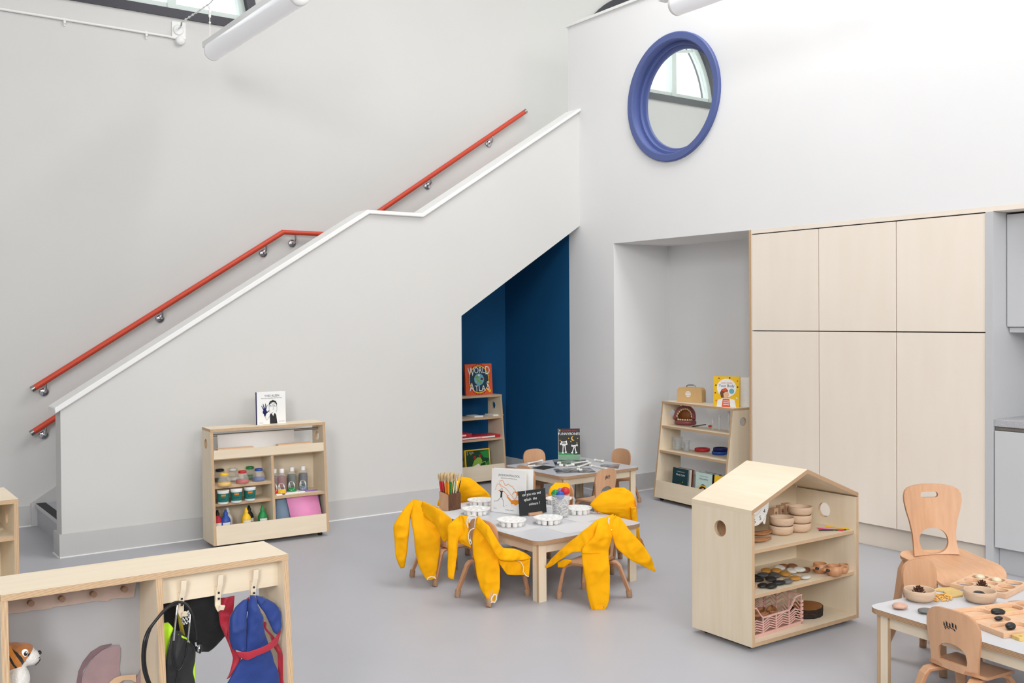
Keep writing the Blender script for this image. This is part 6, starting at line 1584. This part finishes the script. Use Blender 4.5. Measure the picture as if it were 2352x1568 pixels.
smock('yellow smock with both sleeves hanging, leftmost of the six', (2.955, 4.885, .2), [
    ('sleeve', S_(z1, [(310, 100, 390, 100, d + .03, d + .03), (190, 222, 305, 250, d - .0, d), (78, 400, 280, 378, d - .03, d - .03), (80, 520, 266, 520, d - .04, d - .04), (92, 660, 253, 660, d - .05, d - .05), (100, 785, 240, 780, d - .06, d - .06), (132, 885, 222, 870, d - .06, d - .06), (165, 945, 212, 935, d - .06, d - .06)]), [.010, .02, .028, .026, .024, .022, .016, .006], {}),
    ('body', S_(z1, [(430, 105, 420, 260, d + .0, d - .02), (590, 180, 600, 420, d - .08, d - .10), (700, 250, 690, 610, d - .11, d - .11), (805, 340, 745, 600, d - .06, d - .08)]), [.012, .02, .014, .006], {}),
    ('sleeve', S_(z1, [(330, 94, 450, 112, d + .03, d + .03), (305, 200, 570, 180, d - .0, d + .01), (285, 300, 688, 350, d - .03, d + .0), (308, 430, 672, 450, d - .06, d - .03), (328, 560, 660, 560, d - .08, d - .06), (345, 720, 650, 705, d - .09, d - .08), (385, 900, 628, 880, d - .11, d - .11), (440, 1020, 612, 1000, d - .12, d - .12), (490, 1092, 602, 1068, d - .125, d - .125)]), [.012, .03, .035, .034, .032, .030, .026, .018, .008], {}),
], [('cuff', [ondepth(*z1(x, y), d - .145) for x, y in ((490, 1085), (510, 1060), (545, 1050), (580, 1055), (600, 1075))], .0035, 'elastic')])
d = 5.195
smock('yellow smock with one sleeve flaring right, nearest the camera', (3.454, 3.968, .2), [
    ('body', S_(z2, [(900, 430, 872, 640, d - .0, d - .03), (730, 484, 790, 800, d - .05, d - .06), (610, 575, 620, 838, d - .07, d - .08), (460, 700, 450, 850, d - .05, d - .07), (340, 800, 330, 920, d - .02, d - .05), (225, 912, 240, 985, d + .01, d - .01), (150, 1003, 168, 1024, d + .03, d + .03)]), [.014, .022, .022, .02, .016, .010, .004], {}),
    ('body', S_(z2, [(745, 484, 930, 440, d - .05, d + .0), (710, 560, 890, 560, d - .08, d - .03), (680, 680, 872, 680, d - .10, d - .05), (560, 800, 855, 800, d - .10, d - .06), (545, 850, 838, 860, d - .10, d - .07)]), [.012, .022, .024, .022, .016], {}),
    ('sleeve', S_(z2, [(545, 800, 852, 790, d - .08, d - .06), (556, 930, 845, 890, d - .09, d - .07), (580, 1100, 856, 1000, d - .10, d - .09), (602, 1250, 862, 1150, d - .09, d - .09), (638, 1400, 852, 1350, d - .105, d - .105), (655, 1470, 810, 1482, d - .11, d - .11)]), [.016, .024, .026, .026, .022, .008], {}),
    ('sleeve', S_(z2, [(860, 440, 865, 590, d + .02, d - .03), (970, 468, 880, 660, d + .01, d - .05), (1062, 590, 930, 800, d - .02, d - .06), (1145, 680, 1045, 900, d - .04, d - .07), (1225, 770, 1150, 965, d - .05, d - .07), (1305, 890, 1262, 1015, d - .06, d - .07), (1357, 1045, 1345, 1058, d - .06, d - .06)]), [.016, .024, .026, .026, .022, .014, .004], {}),
    ('body', S_(z2, [(285, 955, 290, 1010, d + .06, d + .06), (370, 920, 360, 1012, d + .04, d + .04), (440, 930, 435, 955, d + .03, d + .03)]), .004, dict(amp=.003)),
], [('neck_elastic', [ondepth(*z2(x, y), d - .045) for x, y in ((852, 470), (842, 500), (845, 545), (858, 580), (876, 605))], .0055, 'elastic')])
d = 5.965
smock('yellow smock bunched over its chair, rightmost, behind the table corner', (4.065, 4.48, .2), [
    ('body', S_(z2, [(900, 142, 1015, 138, d, d), (765, 198, 1088, 185, d - .03, d - .01), (695, 260, 1128, 250, d - .05, d - .02), (648, 328, 1134, 330, d - .06, d - .03), (720, 400, 1140, 380, d - .05, d - .04), (900, 450, 1150, 440, d - .04, d - .04), (1040, 520, 1160, 520, d - .04, d - .04)]), [.02, .04, .05, .05, .045, .035, .02], dict(amp=.010)),
    ('sleeve', S_(z2, [(1075, 350, 1142, 350, d - .06, d - .06), (1085, 450, 1158, 450, d - .07, d - .07), (1095, 570, 1175, 570, d - .07, d - .07), (1110, 640, 1190, 690, d - .07, d - .07), (1170, 735, 1198, 748, d - .07, d - .07)]), [.025, .025, .022, .018, .006], {}),
])
d = 6.50
smock('yellow smock behind the brush block, sloping down to the right', (3.545, 5.49, .2), [
    ('body', S_(z3, [(650, 196, 735, 210, d, d), (610, 245, 800, 258, d - .03, d), (560, 310, 870, 320, d - .04, d - .02), (510, 370, 905, 365, d - .04, d - .02), (470, 430, 915, 425, d - .03, d - .01)]), [.015, .03, .034, .03, .02], {}),
    ('sleeve', S_(z3, [(480, 360, 560, 350, d - .03, d - .03), (462, 410, 540, 420, d - .05, d - .05), (455, 445, 520, 450, d - .05, d - .05)]), [.02, .02, .012], {}),
])
d = 6.385
smock('yellow smock behind the jug of coloured balls', (4.01, 5.01, .2), [
    ('body', S_(z3, [(1455, 250, 1560, 252, d, d), (1412, 290, 1592, 285, d - .02, d - .02), (1396, 340, 1600, 345, d - .03, d - .02), (1395, 420, 1610, 425, d - .03, d - .02), (1400, 500, 1625, 500, d - .03, d - .02)]), [.02, .03, .034, .03, .02], {}),
])

# ================================================================ DRESSING-UP UNIT CONTENT
CMx = Matrix.Translation(CO) @ Matrix.Rotation(CO_RZ, 4, 'Z'); CMi = CMx.inverted()
def zc(x, y): return x / 3.459, 1230 + y / 3.459
def zs(x, y): return 320 + x / 5.642, 1290 + y / 5.642
def onY(u, v, y):
    """point at local depth y of the dressing-up unit, in its local frame"""
    o = CMi @ Vector((0, 0, EYE)); d_ = CMi.to_3x3() @ (CF + CR * ((u - CX) / FPX) - CU * ((v - CY) / FPX))
    return o + d_ * ((y - o.y) / d_.y)
m = MB(); m.box(TH, .408, -.02, .215, .357, .375, 0, em=1); m.build('shelf', ['ply_x', 'ply_edge'], coat)
pmat('mirror_grey', (172, 171, 173), .35, .03, 2.2)  # what the mirror reflects is painted as one flat grey
m = MB(); m.box(TH, .408, .206, .212, .05, CH - TH); o = m.build('mirror_panel', 'mirror_grey', coat); o['label'] = 'mirror closing the left compartment, its reflection painted plain grey'
pmat('peg_wood', (156, 122, 98), .55, .05, 30); pmat('strip_mauve', (196, 172, 160), .6, .04, 10)
rag = [(40, 625), (100, 612), (180, 606), (250, 590), (300, 588), (380, 578), (440, 560), (520, 552), (600, 540), (700, 525), (780, 512), (850, 520), (880, 500), (960, 490), (1020, 492), (1060, 480), (1120, 470), (1200, 458)]  # ragged outline seen in the mirror, built as a solid strip
P = [onY(*zc(x, y), .203) for x, y in rag]
m = MB(); m.prism([(p.x, p.z) for p in P if TH < p.x < .408] + [(.407, CH - TH - .001), (TH + .001, CH - TH - .001)], 'y', .198, .205); o = m.build('peg_strip', 'strip_mauve', coat); o['label'] = 'mauve-beige strip with a ragged lower edge, part of the mirror reflection built as a strip'
for x, y in ((250, 545), (497, 510), (748, 473), (995, 433)):
    p = onY(*zc(x, y), .165)
    m = MB(); m.tube([(p.x, .199, p.z - .002), (p.x, .165, p.z + .002)], [.0075, .009], 14); m.build('peg', 'peg_wood', coat)
for hx, hz in ((422, 1332), (507, 1319), (588, 1307)):
    p = onY(hx, hz, .020); b = .045
    m = MB()
    m.bar([(p.x, .020, p.z), (p.x, .026, p.z - .03), (p.x - .003, .034, p.z - .055), (p.x - .005, .038, p.z - .085), (p.x - .006, .036, p.z - .098), (p.x - .005, .020, p.z - .106), (p.x - .003, .008, p.z - .102), (p.x - .001, .004, p.z - .092)], .016, .007, up=(0, 1, 0), r=.0015)
    m.box(p.x - .012, p.x + .004, .036, .045, p.z - .098, p.z - .04)
    hk = m.build('hook', 'ply', coat)
    m = MB()
    for dz_ in (-.058, -.076): m.lathe([(.0035, 0), (.0035, .0012), (0, .0014)], 10, T=Matrix.Translation((p.x - .0035, .0305 - .0 * dz_, p.z + dz_)) @ Matrix.Rotation(pi / 2, 4, 'X'))
    m.build('screw', 'ink', hk)
# ragged mirror reflections, built as thin coloured shapes on the grey panel
pmat('reflect_mauve', (158, 134, 138), .8, .06, 30); pmat('reflect_mauve_dark', (126, 102, 108), .8, .08, 30); pmat('reflect_beige', (214, 182, 150), .8, .06, 30)
def mirror_patch(label, pts, y, mat_, th=.002):
    P = [onY(*zc(a, b), y) for a, b in pts]; c = sum(P, Vector()) / len(P)
    q = [((p - c).x, (p - c).z) for p in P]
    ar = sum(q[k][0] * q[(k + 1) % len(q)][1] - q[(k + 1) % len(q)][0] * q[k][1] for k in range(len(q)))
    m = MB(); m.prism(q if ar > 0 else q[::-1], 'y', 0, th); o = m.build('mirror_reflection', mat_); place(o, CMx @ c, CO_RZ); tag(o, label, 'paper', 'painted mirror reflections in the left compartment')
mirror_patch('darker mauve edge behind the mauve petal, a painted mirror reflection', [(608, 1175), (625, 1075), (660, 1000), (720, 925), (800, 875), (885, 857), (890, 868), (800, 915), (720, 985), (660, 1070), (640, 1175)], .2035, 'reflect_mauve_dark')
mirror_patch('mauve ragged petal, a painted mirror reflection on the grey panel', [(640, 1250), (650, 1130), (690, 1040), (750, 960), (820, 905), (890, 880), (905, 870), (945, 868), (958, 900), (955, 980), (945, 1060), (960, 1120), (1000, 1250)], .2005, 'reflect_mauve')
mirror_patch('mauve ragged shape at the right, a painted mirror reflection, behind the black tubing', [(1040, 1250), (1085, 1130), (1110, 1075), (1128, 1020), (1130, 930), (1200, 900), (1200, 1250)], .2005, 'reflect_mauve')
mirror_patch('beige ring of painted mirror reflection at the bottom of the grey panel', [(860, 1250), (870, 1165), (910, 1130), (960, 1112), (1010, 1108), (1080, 1102), (1082, 1165), (1040, 1145), (980, 1148), (930, 1180), (915, 1250)], .197, 'reflect_beige')

# plush tiger
def fur_mat():
    m, nt, b = _nodes('tiger_fur')
    tc = nt.nodes.new('ShaderNodeTexCoord')
    def dist(c):
        n = nt.nodes.new('ShaderNodeVectorMath'); n.operation = 'DISTANCE'; n.inputs[1].default_value = c; nt.links.new(tc.outputs['Object'], n.inputs[0]); return n
    w = nt.nodes.new('ShaderNodeTexWave'); w.inputs['Scale'].default_value = 15.0; w.inputs['Distortion'].default_value = 5.0; w.inputs['Detail'].default_value = 1.5; w.inputs['Detail Scale'].default_value = 1.0
    mp = nt.nodes.new('ShaderNodeMapping'); mp.inputs['Rotation'].default_value = (0.2, 0.55, 0.3); nt.links.new(tc.outputs['Object'], mp.inputs[0]); nt.links.new(mp.outputs[0], w.inputs['Vector'])
    st = nt.nodes.new('ShaderNodeValToRGB'); st.color_ramp.elements[0].position = .20; st.color_ramp.elements[1].position = .28
    st.color_ramp.elements[0].color = (*lin((26, 22, 22)), 1); st.color_ramp.elements[1].color = (*lin((206, 128, 48)), 1)
    nt.links.new(w.outputs['Fac'], st.inputs[0])
    no_ = nt.nodes.new('ShaderNodeTexNoise'); no_.inputs['Scale'].default_value = 60; no_.inputs['Detail'].default_value = 4; nt.links.new(tc.outputs['Object'], no_.inputs['Vector'])
    # plain brown on the crown and nose bridge
    cr = dist((.026, -.01, .230)); cm = nt.nodes.new('ShaderNodeMath'); cm.operation = 'LESS_THAN'; cm.inputs[1].default_value = .034; nt.links.new(cr.outputs['Value'], cm.inputs[0])
    mc = nt.nodes.new('ShaderNodeMix'); mc.data_type = 'RGBA'; nt.links.new(cm.outputs[0], mc.inputs['Factor']); nt.links.new(st.outputs[0], mc.inputs['A']); mc.inputs['B'].default_value = (*lin((176, 108, 50)), 1)
    prev = mc
    for c, r in (((.052, -.008, .184), .031), ((.036, -.014, .166), .024), ((.014, -.030, .125), .048), ((.022, -.045, .07), .036)):
        dn = dist(c); lt = nt.nodes.new('ShaderNodeMath'); lt.operation = 'LESS_THAN'; lt.inputs[1].default_value = r; nt.links.new(dn.outputs['Value'], lt.inputs[0])
        mx = nt.nodes.new('ShaderNodeMix'); mx.data_type = 'RGBA'; nt.links.new(lt.outputs[0], mx.inputs['Factor']); nt.links.new(prev.outputs['Result'], mx.inputs['A']); mx.inputs['B'].default_value = (*lin((238, 234, 228)), 1); prev = mx
    mu = nt.nodes.new('ShaderNodeMix'); mu.data_type = 'RGBA'; mu.blend_type = 'MULTIPLY'; mu.inputs['Factor'].default_value = .35
    nt.links.new(prev.outputs['Result'], mu.inputs['A']); nt.links.new(no_.outputs['Fac'], mu.inputs['B'])
    nt.links.new(mu.outputs['Result'], b.inputs['Base Color']); b.inputs['Roughness'].default_value = .95; b.inputs['Sheen Weight'].default_value = .3
    n3 = nt.nodes.new('ShaderNodeTexNoise'); n3.inputs['Scale'].default_value = 260; nt.links.new(tc.outputs['Object'], n3.inputs['Vector'])
    bp = nt.nodes.new('ShaderNodeBump'); bp.inputs['Strength'].default_value = .8; bp.inputs['Distance'].default_value = .004; nt.links.new(n3.outputs['Fac'], bp.inputs['Height']); nt.links.new(bp.outputs[0], b.inputs['Normal'])
fur_mat()
tb = onY(45, 1600, .055); tz0 = .376
tiger = thing('plush_tiger', 'orange plush tiger with black stripes sitting in the left compartment', 'plush toy', CMx @ Vector((.036, .062, tz0 + .012)), CO_RZ)
hz_ = onY(52, 1488, .055).z - tz0
m = MB(); k_ = 0
m.ball((0, 0, .196), .042, .040, .038); m.ball((.026, -.004, .204), .028, .030, .026); m.ball((.044, -.006, .186), .024, .026, .022); m.ball((-.022, -.02, .228), .012, .008, .014); m.ball((-.018, .026, .230), .012, .008, .014)
m.ball((.0, -.004, .085), .044, .044, .085); m.ball((.012, -.022, .135), .028, .030, .040)
m.tube([(.018, -.03, .10), (.022, -.044, .06), (.026, -.052, .012)], [.019, .017, .016], 12)
m.tube([(.02, -.03, .028), (.06, -.045, .028), (.11, -.05, .030), (.150, -.05, .036)], [.022, .021, .020, .020], 14); m.ball((.153, -.05, .038), .021, .021, .022)
m.tube([(.02, .03, .022), (.07, .045, .020), (.12, .05, .022)], [.022, .020, .018], 14)
m.tube([(-.02, .02, .03), (-.01, .07, .02), (.04, .10, .018)], .012, 10)
o = m.build('body', 'tiger_fur', tiger); md = o.modifiers.new('fuse', 'REMESH'); md.mode = 'VOXEL'; md.voxel_size = .0035; md.use_smooth_shade = True
sm = o.modifiers.new('soft', 'SMOOTH'); sm.iterations = 4; sm.factor = .5
for y in (-.0345, .0345):
    m = MB(); T = Matrix.Translation((.026, y * .86, .208)); m.ball((0, 0, 0), .0095, .0055, .0115, 14, 10, 0, T=T); m.ball((.0015, math.copysign(.0032, y), -.0005), .0055, .004, .007, 12, 8, 1, T=T); m.ball((.003, math.copysign(.0055, y), .002), .0018, .0018, .0022, 8, 6, 0, T=T); m.build('eye', ['white', 'black'], tiger)
m = MB(); m.ball((.066, -.006, .195), .006, .008, .006); m.build('nose', 'black', tiger)
m = MB(); m.tube([(.068, -.010, .178), (.062, -.022, .174), (.052, -.031, .170)], .0012, 6); m.tube([(.066, -.018, .186), (.062, -.024, .185)], .0009, 6); m.build('mouth', 'black', tiger)
tiger.location.z = tz0 + max(0, k_) * 0
tiger.scale = (1.0, 1.0, 1.0)

# clothes and stethoscope on the hooks
for nm, c in dict(neon=(190, 240, 30), hivis_dark=(30, 30, 32), cape_blue=(26, 56, 128), cape_red=(172, 30, 52), mustard=(150, 136, 26), cape_red_dark=(120, 22, 40)).items():
    pmat('cl_' + nm, c, .6, .08, 10, bump=.1, bscale=300, sheen=.15)
def Lc(rows, zf=zs): return [(CMx @ onY(*zf(a, b), y0), CMx @ onY(*zf(c, d_), y1)) for a, b, c, d_, y0, y1 in rows]
def garment(name, label, cat, parts, loc):
    t = thing(name, label, cat, loc); o = Vector(loc)
    for i, (nm, secs, th, mt, kw) in enumerate(parts):
        m = MB(); drape(m, secs, th, origin=o, seed=i * 2.3 + loc[0], **kw); m.build(nm, mt, t)
    return t
hk1 = CMx @ onY(418, 1385, .01)
garment('safety_vest', 'neon yellow and black vest hanging from the left hook', 'vest', [
    ('neon_panel', Lc([(262, 800, 380, 785, .035, .03), (258, 900, 440, 860, .03, .02), (262, 1020, 410, 960, .03, .02), (265, 1140, 372, 1140, .03, .02), (270, 1300, 350, 1300, .03, .02), (285, 1450, 345, 1450, .03, .02), (290, 1640, 385, 1640, .03, .02)]), [.006, .010, .010, .008, .008, .008, .008], 'cl_neon', dict(amp=.003)),
    ('dark_panel', Lc([(450, 900, 520, 890, .005, .005), (400, 1000, 640, 1000, 0, .01), (370, 1140, 720, 1120, -.005, .01), (345, 1300, 725, 1280, -.005, .01), (335, 1450, 700, 1430, -.005, .01), (360, 1640, 740, 1640, -.005, .01)]), [.008, .012, .014, .014, .013, .012], 'cl_hivis_dark', dict(amp=.004)),
    ('neon_edge', Lc([(500, 930, 520, 965, -.002, -.002), (560, 955, 560, 985, -.004, -.004), (615, 985, 618, 1008, -.004, -.004), (650, 1030, 655, 1055, -.002, -.002)]), .003, 'cl_neon', dict(amp=.001, fold=0)),
    ('neon_edge', Lc([(715, 1250, 735, 1240, .012, .012), (690, 1400, 720, 1400, .012, .012), (705, 1640, 735, 1640, .012, .012)]), .004, 'cl_neon', dict(amp=.001, fold=0)),
], hk1)
garment('black_costume', 'black costume hanging behind, between the left and right hooks', 'costume', [
    ('cloth', Lc([(290, 500, 1030, 370, .085, .085), (290, 800, 1060, 720, .085, .085), (300, 950, 1115, 880, .085, .085), (420, 1010, 1110, 960, .085, .085), (560, 1080, 1000, 1080, .085, .085), (720, 1150, 900, 1160, .085, .085)]), [.010, .012, .014, .014, .012, .006], 'black_cloth', dict(amp=.005)),
    ('strap', Lc([(480, 560, 515, 550, .066, .066), (505, 780, 555, 780, .060, .060), (530, 920, 585, 920, .058, .058), (550, 980, 600, 985, .058, .058)]), .005, 'cl_mustard', dict(amp=.002)),
    ('strap', Lc([(255, 600, 310, 590, .07, .07), (255, 800, 315, 790, .07, .07)]), .004, 'cl_mustard', dict(amp=.001)),
], CMx @ Vector((.55, .085, .60)))
m = MB()
for r_ in range(7):
    for c_ in range(3):
        x = 560 + c_ * 35 + (r_ % 2) * 16 - r_ * 3; y = 655 + r_ * 26 - c_ * 8
        p = onY(*zs(x, y), .068)
        m.box(p.x - .0022, p.x + .0022, .066, .069, p.z - .0022, p.z + .0022)
o = m.build('spotted_ribbon', 'white'); o.matrix_world = CMx; o.location = CMx @ Vector((0, 0, 0)); tag(o, 'white-dotted black ribbon behind the stethoscope tubes', 'ribbon')
hk3 = CMx @ onY(588, 1368, .01)
garment('cape_apron', 'blue cape with red trim and red belt hanging from the right hook', 'cape', [
    ('cape_cloth', Lc([(1440, 440, 1500, 435, .0, .0), (1410, 560, 1530, 550, -.01, -.01), (1400, 720, 1600, 700, -.015, -.01), (1395, 900, 1610, 860, -.02, -.01), (1385, 1080, 1660, 1000, -.02, -.01), (1330, 1250, 1720, 1200, -.015, -.01), (1230, 1420, 1790, 1400, -.01, -.005), (1110, 1640, 1840, 1640, -.01, -.005)]), [.010, .018, .022, .024, .022, .022, .024, .024], 'cl_cape_blue', dict(amp=.008, fr=22, fold=.006)),
    ('collar', Lc([(1340, 500, 1400, 480, .0, .0), (1240, 600, 1395, 600, -.005, -.01), (1175, 720, 1390, 720, -.005, -.015), (1160, 860, 1388, 860, -.005, -.02), (1165, 1000, 1385, 1000, -.005, -.02), (1195, 1120, 1380, 1140, -.005, -.02)]), [.008, .014, .016, .016, .016, .012], 'cl_cape_blue', dict(amp=.004)),
    ('collar', Lc([(1510, 440, 1590, 440, .0, .005), (1545, 560, 1760, 540, -.01, .005), (1640, 690, 1830, 640, -.01, .005), (1690, 800, 1830, 780, -.01, .005), (1730, 900, 1800, 900, -.01, .005)]), [.008, .012, .014, .012, .006], 'cl_cape_blue', dict(amp=.004)),
    ('belt', Lc([(1250, 1160, 1300, 1235, -.03, -.03), (1400, 1165, 1400, 1275, -.045, -.045), (1520, 1130, 1540, 1210, -.045, -.045), (1650, 1075, 1680, 1150, -.04, -.04), (1760, 980, 1790, 1060, -.02, -.02), (1815, 870, 1835, 900, .0, .0)]), .004, 'cl_cape_red', dict(amp=.001, fold=0)),
    ('lining', Lc([(1050, 470, 1235, 440, .068, .068), (1025, 640, 1220, 620, .066, .064), (1050, 820, 1180, 800, .03, .015), (1120, 960, 1180, 960, .02, .01), (1170, 1100, 1250, 1150, .02, .005), (1210, 1240, 1320, 1250, .01, .0), (1190, 1360, 1250, 1380, .005, .0), (1150, 1500, 1170, 1500, .005, .0)]), [.005, .006, .006, .006, .006, .006, .005, .004], 'cl_cape_red', dict(amp=.002)),
    ('lining', Lc([(1600, 760, 1650, 790, .0, .0), (1620, 860, 1650, 860, .0, .0), (1690, 960, 1740, 960, .01, .01), (1740, 1100, 1800, 1050, .01, .01), (1790, 1200, 1850, 1180, .01, .01), (1800, 1400, 1900, 1380, .01, .01), (1790, 1640, 1990, 1640, .01, .01)]), [.005, .005, .006, .006, .006, .006, .006], 'cl_cape_red', dict(amp=.002)),
    ('lining', Lc([(1360, 500, 1420, 450, .012, .008), (1365, 560, 1420, 540, .012, .008), (1385, 640, 1410, 630, .01, .008)]), .003, 'cl_cape_red', dict(amp=.001)),
    ('piping', Lc([(1150, 860, 1162, 860, -.012, -.012), (1155, 1000, 1167, 1000, -.012, -.012), (1185, 1120, 1200, 1125, -.014, -.014)]), .003, 'cl_cape_red', dict(amp=0, fold=0)),
], hk3)
t = thing('stethoscope', 'black stethoscope with metal ear tubes looped over the left hook', 'stethoscope', hk1)
def tubeS(nm, pts, r_, mt):
    m = MB(); Q = [CMx @ onY(*zs(x, y), yy) for x, y, yy in pts]; out = []
    for i in range(len(Q) - 1):
        for s_ in range(5): out.append(crom(Q[max(i - 1, 0)], Q[i], Q[i + 1], Q[min(i + 2, len(Q) - 1)], s_ / 5))
    out.append(Q[-1]); m.tube([p - hk1 for p in out], r_, 10); m.build(nm, mt, t)
tubeS('tubing', [(740, 1010, -.02), (735, 900, -.02), (710, 760, -.02), (665, 630, -.015), (605, 550, -.008), (530, 522, -.004), (440, 535, -.008), (330, 620, -.02), (230, 740, -.05), (150, 850, -.075), (100, 990, -.09), (72, 1150, -.09), (70, 1300, -.09), (95, 1450, -.09), (150, 1600, -.09), (230, 1720, -.07)], .0042, 'rubber_black')
tubeS('tubing', [(500, 545, -.004), (400, 575, -.012), (290, 670, -.035), (180, 800, -.065), (110, 900, -.085), (62, 1040, -.095), (45, 1220, -.095), (55, 1380, -.095), (85, 1500, -.095), (140, 1640, -.09)], .0042, 'rubber_black')
tubeS('ear_tube', [(492, 565, -.012), (478, 700, -.02), (462, 850, -.022), (446, 1020, -.024)], .0028, 'chrome')
tubeS('ear_tube', [(660, 680, -.012), (652, 800, -.02), (638, 930, -.022), (625, 1040, -.024)], .0028, 'chrome')
tubeS('spring_tube', [(446, 1020, -.024), (432, 1130, -.026), (432, 1250, -.028), (460, 1360, -.03), (500, 1400, -.03), (545, 1370, -.03), (590, 1250, -.028), (612, 1140, -.026), (625, 1040, -.024)], .003, 'rubber_black')
tubeS('spring_tube', [(500, 1400, -.03), (490, 1480, -.03), (470, 1560, -.03), (455, 1640, -.03)], .003, 'rubber_black')
p = CMx @ onY(*zs(745, 1120), -.02) - hk1
m = MB(); m.tube([p + Vector((-.004, 0, .02)), p + Vector((-.002, 0, .008))], .004, 10); m.lathe([(.004, .0), (.011, .002), (.013, .006), (.013, .010)], 20, 0, T=Matrix.Translation(p + Vector((0, .002, 0))) @ Matrix.Rotation(rot(100), 4, 'Y') @ Matrix.Rotation(.4, 4, 'X')); m.build('chest_piece', 'chrome', t)
m = MB(); m.lathe([(.0145, .009), (.0145, .014), (.010, .0155), (0, .016)], 20, 0, T=Matrix.Translation(p + Vector((0, .002, 0))) @ Matrix.Rotation(rot(100), 4, 'Y') @ Matrix.Rotation(.4, 4, 'X')); m.build('diaphragm', 'rubber_black', t)
